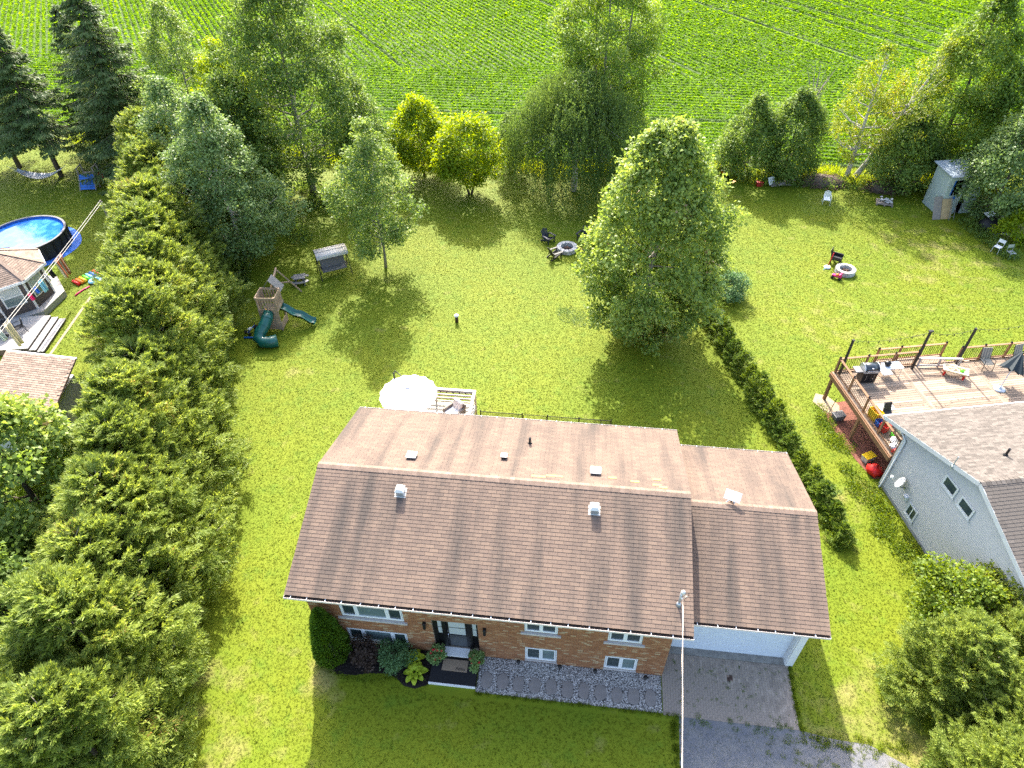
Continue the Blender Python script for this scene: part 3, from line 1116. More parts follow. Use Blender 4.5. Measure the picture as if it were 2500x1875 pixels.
dead = thing('dead_tree', 'bare dead tree with grey branches against the field', 'tree', (27.4, 47.2, 0))
mb = MB()
dr = random.Random(3)
mb.tube([(0, 0, -.1), (.1, 0, 3), (0, .1, 5.5)], [.14, .1, .06], 6)
for i in range(26):
    a = dr.random() * 6.28
    z = 3 + 2.6 * dr.random()
    l = 1.4 + 2.2 * dr.random()
    e = Vector((math.cos(a) * .9 * l * .4, math.sin(a) * .4 * l, z + l))
    mb.tube([(0, 0, z), (e.x * .4, e.y * .4, z + l * .45), e], [.045, .03, .008], 4, False)
mb.build('branches', M['greybark'], dead, True)

# small hedge of young cedars on the right boundary
hm = []
for sd in (51, 52, 53):
    me, tw = cedar_mesh(sd, 1.55, .58, 8000, 130, .02, .10, .55, .4)
    me.materials.append(M['lf_hedge'])
    hm.append(me)
hr = random.Random(5)
hn = 17
hl = ['first', 'second', 'third', 'fourth', 'fifth', 'sixth', 'seventh', 'eighth', 'ninth', 'tenth', 'eleventh', 'twelfth', 'thirteenth', 'fourteenth', 'fifteenth', 'sixteenth', 'last']
for i in range(hn):
    q = i / (hn - 1)
    x, y = 17.6 + (22.2 - 17.6) * q ** .9, 24.2 - 16.4 * q
    t = thing('hedge_cedar', 'young cedar in the low hedge, %s from the big maple' % hl[i], 'hedge cedar', (x + hr.uniform(-.08, .08), y, 0), hr.random() * 6, 'young cedars in the low boundary hedge')
    s = hr.uniform(.74, .98)
    t.scale = (s, s, s * hr.uniform(.9, 1.15))
    mobj('crown', hm[i % 3], None, t)
tree('round_shrub', 'round dark shrub at the far end of the low hedge', (19.5, 26.6), 1.7, 1.05, .05, 5200, 70, 'lf_blue', .11, ELL, .4, 'bark', .05, 55, cat='shrub', k=6)

# shrubs in the bottom right corner
for i, (x, y, s) in enumerate(((24.3, 1.3, .62), (25.6, -.7, .66), (24.2, -2.6, .6), (26.3, 1.9, .58))):
    cedar(i % 3, (x, y), s, 1 + i * 2.2, ['cedar in the bottom right corner nearest the garage', 'cedar cut off by the bottom right corner of the picture',
                                           'cedar at the bottom edge right of the gravel drive', 'cedar behind the corner cedars below the grey house'][i], 'cedars in the bottom right corner')
tree('leafy_shrub', 'leafy yellow green shrub against the grey siding', (25.6, 3.9), 3.3, 1.5, .1, 11000, 120, 'lf_hedge', .14, ELL, .55, 'bark', .05, 60, cat='shrub', k=10)
tree('leafy_shrub', 'leafy shrub at the right edge below the grey house', (27.0, 4.0), 3.6, 1.4, .1, 9000, 100, 'lf_cedar', .14, ELL, .55, 'bark', .05, 61, cat='shrub', k=10)

# undergrowth and weeds
pts = [(x, 44.6 + .8 * math.sin(x * .7) + (.0 if x > -12 else (-12 - x) * .12), 1.3) for x in np.arange(-40, 44, 1.0)]
scatter('tall_grass', 'tall rough grass between the lawn and the field', pts, 26000, 'lf_tall', .42, .55, 71, 1.2, 'grass', .14)
pts = [(-33 + i * 1.4, 40.6 + .5 * math.sin(i), .9) for i in range(9)] + [(-12.5 + .8 * i, 36.2 + .5 * math.sin(i * 2), .8) for i in range(6)] + [(24 + i * 1.3, 43.4 + .3 * math.sin(i * 3), .8) for i in range(12)] + [(38.2 + .3 * i, 37.5 - i, .8) for i in range(5)] + [(-14 - i * .5, 25 + i * 1.4, 1.0) for i in range(6)] + [(-9 - i * 1.1, 38.5 + math.sin(i * 1.7), 1.0) for i in range(12)] + [(-11.5 - i * .7, 31 + i * .9, .9) for i in range(8)]
scatter('undergrowth', 'dark leafy undergrowth below the trees', pts, 22000, 'lf_dark', .2, .75, 72)
O2 = Vector((24.86, 11.38, 0))
EX2, EY2 = Vector((.9735, .2287, 0)), Vector((-.2287, .9735, 0))


def loc2(x, y, z=0):
    return O2 + EX2 * x + EY2 * y + Vector((0, 0, z))


wr = random.Random(9)
pts = []
for i in range(60):
    q = wr.random()
    y = 5.5 - 11.5 * q
    p = loc2(-.45 - wr.random() * (.5 + .9 * q), y)
    pts.append((p.x, p.y, .28 + .3 * wr.random()))
scatter('weeds', 'bright green weeds along the grey house wall', pts, 8000, 'lf_hedge', .11, .22, 73, .5)
pts = [(wr.uniform(14.4, 18.7), wr.uniform(-.5, 1.4), .06) for i in range(70)] + [(wr.uniform(14.4, 18.7), -.75 + wr.uniform(-.3, .2), .12) for i in range(24)]
scatter('paver_weeds', 'tiny weeds growing in the paver joints', pts, 2600, 'lf_dark', .05, .05, 74, .3)
# ------------------------------------------------------------------ the brick house
house = thing('brick_house', 'red brick house with brown shingle roof and attached garage', 'house')
SL = .3327
ANG = math.atan(SL)
CA, SA = math.cos(ANG), math.sin(ANG)


def roof_slab(x0, x1, ye, yr, zr, ym, parent, thick=.11):
    """solid gable slab between the two eaves"""
    m = MB()
    ze0, ze1 = zr - SL * (ym - ye), zr - SL * (yr - ym)
    vs = []
    for x in (x0, x1):
        vs += [(x, ye, ze0), (x, ym, zr), (x, yr, ze1), (x, yr, ze1 - thick), (x, ym, zr - thick), (x, ye, ze0 - thick)]
    m.add(vs, [(0, 1, 7, 6), (1, 2, 8, 7), (2, 3, 9, 8), (3, 4, 10, 9), (4, 5, 11, 10), (5, 0, 6, 11), (0, 5, 4, 1), (1, 4, 3, 2), (6, 7, 10, 11), (7, 8, 9, 10)])
    return m.build('roof', M['shingle'], parent)


MX1, MYM, MZR = 14.4, 4.877, 6.035
GX0, GX1, GYM, GZR = 14.405, 19.21, 5.169, 5.2226
roofm = roof_slab(0.03, MX1 - .03, .125, 9.63, MZR - .02, MYM, house)
roofg = roof_slab(GX0, GX1 - .03, 1.005, 9.335, GZR - .02, GYM, house)
MIND = 50000
TAB, EXPO = .3333, .1429


def tab_verts(w):
    return [(0, 0, 0), (w, 0, 0), (w, .155, 0), (0, .155, 0), (0, 0, .013), (w, 0, .013), (w, .155, .002), (0, .155, .002)]


TABF = [(4, 5, 6, 7), (0, 1, 5, 4), (1, 2, 6, 5), (3, 0, 4, 7)]
TABME = bpy.data.meshes.new('shingle')
TABME.from_pydata(tab_verts(TAB - .007), [], TABF)
TABME.materials.append(M['shingle'])
tabs = []
sr = random.Random(2)
for (x0, x1, ye, ym, zr, front, par) in ((0, MX1, .098, MYM, MZR, 1, roofm), (0, MX1, 9.655, MYM, MZR, 0, roofm), (GX0, GX1, .978, GYM, GZR, 1, roofg), (GX0, GX1, 9.36, GYM, GZR, 0, roofg)):
    sgn = 1 if front else -1
    run = abs(ym - ye)
    nrow = int(run / CA / EXPO)
    for i in range(nrow):
        s = i * EXPO
        off = -TAB * ((i % 2) * .5 + .12 * sr.random())
        x = x0 + off
        while x < x1:
            a, b = max(x, x0), min(x + TAB - .007, x1)
            if b - a > .03:
                tabs.append((a, b - a, s, ye, sgn, zr - SL * run, par, b - a > TAB - .012))
            x += TAB


def tab_world(t):
    a, wd, s, ye, sgn, ze, par, full = t
    return Vector((a, ye + sgn * s * CA, ze + s * SA))


def tab_dist(t):
    p = tab_world(t)
    return (p - CAM).length + (0 if t[4] > 0 else 50) + (0 if t[7] else 100) + (0 if t[6] is roofm else 1)


tabs.sort(key=tab_dist)
for t in tabs[:300]:
    o = bpy.data.objects.new('shingle', TABME)
    link(o)
    o.parent = t[6]
    o.location = tab_world(t) + Vector((0, 0, sr.uniform(0, .002)))
    o.rotation_euler = (ANG, 0, sr.uniform(-.003, .003))
for par in (roofm, roofg):
    m = MB()
    for t in tabs[300:]:
        if t[6] is not par:
            continue
        a, wd, s, ye, sgn, ze, _, full = t
        p = tab_world(t)
        vs = []
        for (vx, vy, vz) in tab_verts(wd):
            vs.append((p.x + vx, p.y + sgn * (vy * CA - vz * SA), p.z + vy * SA + vz * CA))
        m.add(vs, TABF if sgn > 0 else [tuple(reversed(f)) for f in TABF])
    tag(m.build('shingle_courses', M['shingle'], par), kind='stuff')
# ridge caps, each an overlapping bent shingle
capm = mat('ridge_shingle', (.175, .125, .095), .9, .2, 6, island=.15)
for (x0, x1, ym, zr, par) in ((0, MX1, MYM, MZR, roofm), (GX0, GX1, GYM, GZR, roofg)):
    m = MB()
    x = x0
    while x < x1:
        e = min(x + .19, x1)
        d, h0, h1 = .16, .03, .018
        m.add([(x, ym - d, zr - SL * d + h0), (x, ym, zr + h0), (x, ym + d, zr - SL * d + h0), (e, ym - d, zr - SL * d + h1), (e, ym, zr + h1), (e, ym + d, zr - SL * d + h1),
               (x, ym - d, zr - SL * d), (x, ym + d, zr - SL * d), (e, ym - d, zr - SL * d), (e, ym + d, zr - SL * d)],
              [(0, 1, 4, 3), (1, 2, 5, 4), (0, 3, 8, 6), (2, 7, 9, 5), (0, 6, 1), (1, 7, 2)])
        x += .19
    m.build('ridge_cap', capm, par)
# replaced tan shingles on the rear slope
for (x0, x1, y) in ((8.4, 8.95, 5.24), (8.95, 9.6, 5.36), (11.35, 11.66, 5.55), (12.2, 12.52, 5.42), (13.05, 13.36, 5.68), (13.02, 13.34, 5.3), (13.25, 13.55, 5.18)):
    m = MB()
    z = MZR - SL * (y - MYM) + .014
    m.obox(((x0 + x1) / 2, y, z), ((x1 - x0) / 2, .06, .005), 0, -ANG)
    m.build('patch_shingle', M['shingle_new'], roofm)


def gutter(x0, x1, yo, z, sgn):
    """trough with hanger straps; sgn is the direction from rim to wall"""
    gu = MB()
    yi = yo + sgn * .125
    gu.box(x0, x1, min(yo, yo + sgn * .008), max(yo, yo + sgn * .008), z - .10, z)
    gu.box(x0, x1, min(yo + sgn * .008, yi), max(yo + sgn * .008, yi), z - .10, z - .092)
    gu.box(x0, x0 + .006, min(yo + sgn * .008, yi), max(yo + sgn * .008, yi), z - .092, z)
    gu.box(x1 - .006, x1, min(yo + sgn * .008, yi), max(yo + sgn * .008, yi), z - .092, z)
    gu.box(x0, x1, min(yi, yi + sgn * .02), max(yi, yi + sgn * .02), z - .2, z - .012)
    o = gu.build('gutter', M['gutter'], house)
    MB().box(x0 + .01, x1 - .01, min(yo + sgn * .01, yi - sgn * .002), max(yo + sgn * .01, yi - sgn * .002), z - .09, z - .055).build('gutter_dirt', M['debris'], o)
    x = x0 + .25
    while x < x1:
        MB().box(x, x + .022, min(yo - sgn * .004, yo + sgn * .13), max(yo - sgn * .004, yo + sgn * .13), z + .002, z + .012).build('gutter_hanger', M['white'], o)
        x += .66 + sr.uniform(-.08, .1)
    return o


gutter(0, 14.4, 0, 4.41, 1)
gutter(0, 14.4, 9.7535, 4.41, -1)
gutter(14.42, 19.21, .881, 3.796, 1)
gutter(14.42, 19.21, 9.457, 3.796, -1)
# soffits and rake boards
s = MB()
s.box(.05, 14.36, .14, .71, 4.24, 4.26)
s.box(.05, 14.36, 9.05, 9.62, 4.24, 4.26)
s.box(14.42, 19.16, 1.02, 1.96, 3.60, 3.62)
s.build('soffit', M['soffit'], house)
for x, ye, yr, zr, ym, nm in ((.0, .13, 9.62, MZR - .03, MYM, 'r'), (14.372, .13, 9.62, MZR - .03, MYM, 'r'), (19.18, 1.01, 9.33, GZR - .03, GYM, 'r')):
    rb = MB()
    for a in (ye, yr):
        z = zr - SL * abs(a - ym)
        rb.bar((x + .013, a, z - .09), (x + .013, ym, zr - .09), .024, .16)
    rb.build('rake_board', M['soffit'], house)

# ---- brick wall with openings
XL, XR, YW = .30, 13.94, .70
openings = [(1.52, 3.98, 2.13, 3.55), (1.49, 3.95, .22, 1.18), (8.58, 9.83, 2.38, 3.5), (8.59, 9.84, .15, 1.13), (11.66, 12.91, 2.32, 3.5), (11.67, 12.92, .12, 1.12), (5.05, 6.81, .40, 2.50)]
wall = MB()
xs = sorted({XL, XR} | {o[0] for o in openings} | {o[1] for o in openings})
zs = sorted({0, 4.24} | {o[2] for o in openings} | {o[3] for o in openings})
for i in range(len(xs) - 1):
    j = 0
    while j < len(zs) - 1:
        cx = (xs[i] + xs[i + 1]) / 2
        cz = (zs[j] + zs[j + 1]) / 2
        if not any(o[0] < cx < o[1] and o[2] < cz < o[3] for o in openings):
            wall.box(xs[i], xs[i + 1], YW + .012, YW + .22, zs[j], zs[j + 1])
        j += 1
wallo = wall.build('wall', M['mortar'], house)
side = MB()
side.box(XL, XL + .2, YW + .221, 9.05, 0, 4.24)
side.box(XR - .2, XR, YW + .221, 9.05, 0, 4.24)
side.box(XL, XR, 8.85, 9.05, 0, 4.24)
for x0 in (XL, XR - .2):
    side.add([(x0, .75, 4.24), (x0, 9.0, 4.24), (x0, MYM, 5.85), (x0 + .2, .75, 4.24), (x0 + .2, 9.0, 4.24), (x0 + .2, MYM, 5.85)], [(0, 1, 2), (3, 5, 4), (0, 2, 5, 3), (1, 4, 5, 2)])
side.build('wall', M['brick'], house)
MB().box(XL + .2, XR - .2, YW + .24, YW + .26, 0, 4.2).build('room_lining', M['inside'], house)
bl, bh, jt = .2, .062, .0105
BRME = bpy.data.meshes.new('brick')
BRME.from_pydata([(0, 0, 0), (bl, 0, 0), (bl, .03, 0), (0, .03, 0), (0, 0, bh), (bl, 0, bh), (bl, .03, bh), (0, .03, bh)], [], [(0, 1, 5, 4), (4, 5, 6, 7), (1, 2, 6, 5), (3, 0, 4, 7), (0, 3, 2, 1)])
BRME.materials.append(M['brick'])
bricks = []
z = .005
i = 0
while z < 4.1:
    x = XL - (i % 2) * (bl + jt) / 2
    while x < XR:
        segs = [(max(x, XL), min(x + bl, XR))]
        for o in openings:
            if z + bh > o[2] + .004 and z < o[3] - .004:
                ns = []
                for a, b in segs:
                    if b <= o[0] or a >= o[1]:
                        ns.append((a, b))
                    else:
                        if a < o[0] - .02:
                            ns.append((a, o[0]))
                        if b > o[1] + .02:
                            ns.append((o[1], b))
                segs = ns
        for a, b in segs:
            if b - a > .02:
                bricks.append((a, b - a, z))
        x += bl + jt
    z += bh + jt
    i += 1
full = [b for b in bricks if b[1] > bl - .001 and b[2] < 2.9]
full.sort(key=lambda b: (Vector((b[0], YW, b[2])) - CAM).length)
single = set(full[:300])
for b in full[:300]:
    o = bpy.data.objects.new('brick', BRME)
    link(o)
    o.parent = wallo
    o.location = (b[0], YW - sr.uniform(0, .003), b[2])
m = MB()
for b in bricks:
    if b in single:
        continue
    y = YW - sr.uniform(0, .003)
    a, wd, z = b
    m.add([(a, y, z), (a + wd, y, z), (a + wd, y + .03, z), (a, y + .03, z), (a, y, z + bh), (a + wd, y, z + bh), (a + wd, y + .03, z + bh), (a, y + .03, z + bh)], [(0, 1, 5, 4), (4, 5, 6, 7), (1, 2, 6, 5), (3, 0, 4, 7), (0, 3, 2, 1)])
tag(m.build('brick_courses', M['brick'], wallo), kind='stuff')


def window(op, panes, sill=True, pale=(), par=house):
    x0, x1, z0, z1 = op
    w = MB()
    f = .055
    ya, yb = YW + .035, YW + .13
    w.box(x0 + .002, x0 + f, ya, yb, z0 + .002, z1 - .002)
    w.box(x1 - f, x1 - .002, ya, yb, z0 + .002, z1 - .002)
    w.box(x0 + f, x1 - f, ya, yb, z0 + .002, z0 + f + .02)
    w.box(x0 + f, x1 - f, ya, yb, z1 - f, z1 - .002)
    o = w.build('window', M['white'], par, bevel=.006)
    for k, (a, b) in enumerate(panes):
        s = MB()
        a2, b2 = a + .008, b - .008
        e = .045
        s.box(a2, a2 + e, ya - .012, ya + .05, z0 + f + .022, z1 - f - .004)
        s.box(b2 - e, b2, ya - .012, ya + .05, z0 + f + .022, z1 - f - .004)
        s.box(a2 + e, b2 - e, ya - .012, ya + .05, z0 + f + .022, z0 + f + .022 + e)
        s.box(a2 + e, b2 - e, ya - .012, ya + .05, z1 - f - .004 - e, z1 - f - .004)
        s.build('sash', M['white'], o)
        MB().box(a2 + e, b2 - e, ya + .02, ya + .026, z0 + f + .022 + e, z1 - f - .004 - e).build('pane', M['glass_pale' if k in pale else 'glass'], o)
        if k in pale:
            zm = (z0 + z1) / 2
            MB().box(a2 + e, b2 - e, ya + .012, ya + .019, zm - .008, zm + .008).build('blind_bar', M['greyplastic'], o)
    for (a, b), (c, d) in zip(panes[:-1], panes[1:]):
        MB().box(b - .006, c + .006, ya - .004, yb, z0 + f + .021, z1 - f - .003).build('mullion', M['white'], o)
    if sill:
        MB().box(x0 - .14, x1 + .12, YW - .07, YW + .034, z0 - .105, z0 - .002).build('sill', M['sill'], o, bevel=.008)
    else:
        MB().box(x0 - .01, x1 + .01, YW - .03, YW + .034, z0 - .05, z0 - .002).build('sill', M['sill'], o)
    return o


window(openings[0], [(1.575, 2.13), (2.17, 3.34), (3.38, 3.925)], True, (1,))
window(openings[1], [(1.545, 2.12), (2.17, 3.32), (3.37, 3.895)], False, (1,))
window(openings[2], [(8.635, 9.19), (9.22, 9.775)])
window(openings[3], [(8.645, 9.2), (9.23, 9.785)], False, (1,))
window(openings[4], [(11.715, 12.27), (12.3, 12.855)])
window(openings[5], [(11.725, 12.28), (12.31, 12.865)], False, (1,))

# ---- front door
dx0, dx1, dz0, dz1 = openings[6]
d = MB()
d.box(dx0 + .002, dx0 + .16, YW + .06, YW + .2, dz0, dz1 - .002)
d.box(dx1 - .06, dx1 - .002, YW + .06, YW + .2, dz0, dz1 - .002)
d.box(dx0 + .16, dx1 - .06, YW + .06, YW + .2, dz1 - .07, dz1 - .002)
d.box(5.40, 5.56, YW + .05, YW + .2, dz0, dz1 - .07)
d.box(6.40, 6.56, YW + .05, YW + .2, dz0, dz1 - .07)
door = d.build('door', M['black'], house, bevel=.006)
sl = MB().box(5.562, 6.398, YW + .1, YW + .15, dz0 + .02, dz1 - .075).build('door_leaf', M['black'], door)
MB().box(5.66, 6.30, YW + .085, YW + .099, 1.44, 2.36).build('pane', M['shade'], door)
MB().box(5.64, 6.32, YW + .075, YW + .084, 1.95, 1.975).build('pane_bar', M['black'], door)
MB().box(5.66, 6.32, YW + .085, YW + .099, .5, 1.34).build('lower_panel', M['grey_panel'], door)
for a in (5.72, 6.02):
    MB().box(a, a + .24, YW + .076, YW + .084, .72, 1.22).build('raised_panel', M['grey_panel'], door, bevel=.004)
for a, b in ((5.235, 5.385), (6.58, 6.73)):
    MB().box(a - .03, b + .02, YW + .12, YW + .14, dz0, dz1 - .075).build('sidelight', M['black'], door)
    MB().box(a, b, YW + .1, YW + .119, 1.42, 2.38).build('pane', M['shade'], door)
    MB().box(a, b, YW + .09, YW + .099, 1.9, 1.915).build('pane_bar', M['black'], door)
hd = MB()
hd.tube([(5.62, YW + .07, 1.2), (5.62, YW + .03, 1.22), (5.62, YW + .03, 1.45), (5.62, YW + .07, 1.47)], .014, 6)
hd.box(5.59, 5.65, YW + .065, YW + .1, 1.6, 1.68)
hd.build('handle', M['silver'], door)
st = MB().box(5.42, 6.40, .40, YW + .05, .165, .38).build('step_riser', M['black'], house)
MB().box(5.41, 6.41, .385, YW + .055, .381, .42).build('door_sill', M['white_paint'], house, bevel=.006)

# ---- garage front and walls
gw = MB()
gw.box(18.74, 18.98, 1.70, 9.05, 0, 3.6)
gw.box(13.95, 18.74, 8.9, 9.05, 0, 3.6)
gw.box(13.95, 18.74, 2.0, 2.12, 2.35, 3.6)
gw.add([(18.75, 1.2, 3.61), (18.75, 9.0, 3.61), (18.75, GYM, 5.05), (18.97, 1.2, 3.61), (18.97, 9.0, 3.61), (18.97, GYM, 5.05)], [(0, 2, 1), (3, 4, 5), (0, 3, 5, 2), (1, 2, 5, 4), (0, 1, 4, 3)])
gw.build('garage_wall', M['door_white'], house)
tr = MB()
tr.box(18.735, 19.0, 1.62, 1.696, 0, 3.6)
tr.box(18.985, 19.02, 1.75, 2.0, 0, 3.6)
tr.box(18.70, 18.735, 1.66, 1.99, 0, 3.6)
tr.build('garage_trim', M['white_paint'], house, bevel=.01)
gd = MB().box(13.97, 18.70, 1.97, 2.0, .01, 2.34).build('garage_door', M['door_white'], house)
for i in range(4):
    z0 = .015 + i * .58
    sct = MB().box(13.975, 18.695, 1.945, 1.969, z0, z0 + .572).build('door_section', M['door_white'], gd, bevel=.006)
    for k in range(8):
        a = 14.05 + k * .58
        p = MB()
        for zz in (.07, .31):
            p.box(a, a + .5, 1.938, 1.9445, z0 + zz, z0 + zz + .19)
        p.build('raised_panel', M['door_white'], gd, bevel=.004)
# things fixed on the roofs
for i, (x, y) in enumerate(((3.5, 4.02), (10.86, 3.98))):
    z = MZR - SL * (MYM - y)
    t = thing('roof_vent', ['square metal roof vent on the front slope above the front door side', 'square metal roof vent on the front slope nearer the garage'][i], 'roof vent', (x, y, z), 0, 'square vents on the front slope')
    MB().obox((0, .02, .012), (.22, .2, .006), 0, ANG).build('flashing', M['vent'], t)
    b = MB()
    b.add([(-.14, -.15, -.05), (.14, -.15, -.05), (.14, .14, .04), (-.14, .14, .04), (-.14, -.15, .26), (.14, -.15, .26), (.14, .14, .28), (-.14, .14, .28)], [(0, 1, 5, 4), (1, 2, 6, 5), (2, 3, 7, 6), (3, 0, 4, 7)])
    b.build('collar', M['galv'], t)
    c = MB()
    c.add([(-.18, -.19, .23), (.18, -.19, .23), (.18, .19, .25), (-.18, .19, .25), (-.11, -.11, .33), (.11, -.11, .33), (.11, .12, .35), (-.11, .12, .35)], [(0, 1, 5, 4), (1, 2, 6, 5), (2, 3, 7, 6), (3, 0, 4, 7), (4, 5, 6, 7), (0, 3, 2, 1)])
    c.build('cap', M['vent'], t, bevel=.008)
for i, (x, y, s) in enumerate(((3.5, 5.9, .2), (10.85, 5.84, .21), (7.18, 6.36, .13))):
    z = MZR - SL * (y - MYM)
    t = thing('flat_vent', ['flat metal vent on the rear slope near the white umbrella side', 'flat bright metal vent on the rear slope nearer the garage', 'small dark sided box vent in the middle of the rear slope'][i], 'roof vent', (x, y, z), 0, 'low vents on the rear slope')
    MB().box(-s * .8, s * .8, -s * .8, s * .8, -.08, .14 if i == 2 else .10).build('collar', M['blackmetal'], t)
    MB().obox((0, 0, .16 if i == 2 else .13), (s, s, .025), 0, -ANG * .6).build('cap', M['vent'], t, bevel=.01)
t = thing('vent_pipe', 'black plumbing pipe standing on the rear roof slope', 'pipe', (8.1, 7.62, MZR - SL * (7.62 - MYM)))
MB().tube([(0, 0, -.05), (0, 0, .36)], .05, 12).build('pipe', M['black'], t, True)
MB().lathe([(.11, .0), (.06, .07)], 12).build('boot', M['blackmetal'], t)
t = thing('internet_dish', 'flat white rectangular dish on the garage roof ridge', 'dish', (16.1, 5.42, GZR - SL * (5.42 - GYM)), -.35)
MB().obox((0, -.02, .36), (.30, .19, .02), 0, R_(38)).build('panel', M['white'], t, bevel=.01)
MB().tube([(0, 0, 0), (0, -.02, .34)], .025, 8).build('mast', M['blackmetal'], t)
fm = MB()
for a, b in (((-.18, -.14, .01), (0, 0, .2)), ((.18, -.14, .01), (0, 0, .2)), ((-.18, .14, -.05), (0, 0, .2)), ((.18, .14, -.05), (0, 0, .2))):
    fm.bar(a, b, .03)
fm.box(-.2, .2, -.16, -.1, -.02, .02)
fm.build('foot_mount', M['galv'], t)

t = thing('service_mast', 'grey electrical service mast with weatherhead at the roof corner', 'mast', (13.9, 1.05, MZR - SL * (MYM - 1.05)))
MB().tube([(0, 0, -.1), (0, 0, .78)], .045, 12).build('pipe', M['galv'], t, True)
MB().lathe([(.12, -.02), (.07, .05), (.06, .12)], 14).build('boot', M['galv'], t, True)
MB().lathe([(.05, 0), (.075, .03), (.08, .10), (.05, .16), (.01, .18)], 12, (.03, -.03, .76)).build('weatherhead', M['vent'], t, True)
MB().tube([(.06, -.08, .84), (.2, -.06, .86), (.24, -.02, .68), (.12, -.06, .45), (.1, -.12, .52)], .012, 6).build('drip_loop', M['cabledark'], t, True)
MB().tube([(.08, -.1, .8), (.2, -.1, .72), (.06, -.1, .66), (.05, -.12, .55)], .014, 6).build('drip_loop', M['cable'], t, True)
MB().tube([(0, -.06, .55), (.05, -.12, .55)], .02, 8).build('insulator', M['white'], t, True)
cb = MB()
p0, p1 = Vector((13.95, .93, 5.32)), Vector((11.9, -25, 8.4))
pts = []
for i in range(25):
    q = i / 24
    p = p0.lerp(p1, q)
    p.z -= .35 * 4 * q * (1 - q)
    pts.append(p)
cb.tube(pts, .012, 6)
cb.tube([p + Vector((.018 * math.sin(i * 2.2), 0, .02 * math.cos(i * 2.2))) for i, p in enumerate(pts)], .009, 5)
tag(cb.build('service_cable', M['cable'], None, True), 'pale electrical cable running from the service mast over the driveway', 'cable')

# ---- front porch, door mat, lamps, planters
po = thing('porch', 'black topped porch slab with a white front edge', 'porch', (0, 0, 0))
MB().box(4.97, 6.81, -.58, YW - .002, 0, .16).build('slab', M['black'], po, bevel=.01)
MB().box(4.97, 6.81, -.62, -.581, 0, .13).build('riser', M['white_paint'], po)
pm = mat('porch_rubber', (.014, .014, .016), .9, .4, 40, bump=.6, bscale=90)
MB().box(4.99, 6.79, -.56, YW - .01, .161, .172).build('tread', pm, po)
mt = tag(MB().box(5.40, 6.40, -.10, .37, .174, .192).build('door_mat', M['mat'], None, bevel=.006), 'tan coir door mat reading hello on the black porch', 'door mat')
tx = bpy.data.curves.new('lettering', 'FONT')
tx.body = 'hello'
tx.size = .19
tx.shear = .35
tx.extrude = .001
tx.materials.append(M['black'])
to = bpy.data.objects.new('lettering', tx)
link(to)
to.parent = mt
to.location = (5.93, -.05, .1945)
for i, x in enumerate((4.77, 7.08)):
    t = thing('wall_lamp', ['black cylinder wall lamp left of the front door', 'black cylinder wall lamp right of the front door'][i], 'wall lamp', (x, YW, 2.0), 0, 'wall lamps beside the door')
    MB().box(-.06, .06, -.02, 0, .2, .36).build('back_plate', M['blackmetal'], t)
    MB().lathe([(.055, 0), (.06, .02), (.06, .36), (.05, .38)], 14, (0, -.1, 0)).build('shade', M['blackmetal'], t, True)
    MB().box(-.02, .02, -.05, -.02, .26, .3).build('arm', M['blackmetal'], t)
for i, (x, y) in enumerate(((5.16, .28), (6.70, .22))):
    t = thing('flower_pot', ['black pot of red flowers left of the door mat', 'black pot of red flowers and pale leaves right of the door mat'][i], 'flower pot', (x, y, .174), 0, 'flower pots beside the door')
    MB().lathe([(.10, 0), (.15, .04), (.17, .32), (.175, .34), (.15, .33), (.14, .28)], 16).build('pot', M['black'], t, True)
    r = np.random.default_rng(80 + i)
    C, V, F = broad(r, 1700, 30, .30, .30, .80, ELL, .13, .07, .8)
    mobj('foliage', npmesh(V, F, 'foliage'), M['lf_planter'], t)
    for k in range(9 if i == 0 else 5):
        a = k * 2.4 + i
        rr = .10 + .16 * ((k * .37) % 1)
        f = MB()
        c = (rr * math.cos(a), rr * math.sin(a) - .06, .62 + .16 * ((k * .61) % 1))
        for q in range(6):
            b = q * 1.05
            f.add([c, (c[0] + .035 * math.cos(b - .5), c[1] + .035 * math.sin(b - .5), c[2] + .02), (c[0] + .06 * math.cos(b), c[1] + .06 * math.sin(b), c[2] + .005), (c[0] + .035 * math.cos(b + .5), c[1] + .035 * math.sin(b + .5), c[2] + .02)], [(0, 1, 2, 3)])
        f.build('flower', M['red_flower'], t)

# ---- mulch bed with shrubs
bed = [(.2, -.12), (.65, -.30), (1.35, -.62), (2.05, -.60), (2.54, -.46), (3.35, -.40), (3.75, -.58), (4.05, -.80), (4.5, -.86), (4.96, -.64), (4.96, .69), (.2, .69)]
cx, cy = 2.7, .1
mm = MB()
n = len(bed)
mm.v = [(x, y, .008) for x, y in bed] + [(cx + (x - cx) * .86, cy + (y - cy) * .8, .05) for x, y in bed]
mm.f = [(i, (i + 1) % n, n + (i + 1) % n, n + i) for i in range(n)] + [tuple(range(n, 2 * n))]
tag(mm.build('mulch_bed', M['mulch']), 'black mulch bed in front of the brick wall', kind='structure')
r = np.random.default_rng(81)
N_ = 5200
P = np.stack([r.random(N_) * 4.7 + .24, r.random(N_) * 1.4 - .75, np.full(N_, .045) + r.random(N_) * .02], 1)


def inside(P, poly):
    res = np.zeros(len(P), bool)
    k = len(poly)
    for i in range(k):
        x1, y1 = poly[i]
        x2, y2 = poly[(i + 1) % k]
        c = ((y1 > P[:, 1]) != (y2 > P[:, 1])) & (P[:, 0] < (x2 - x1) * (P[:, 1] - y1) / (y2 - y1 + 1e-9) + x1)
        res ^= c
    return res


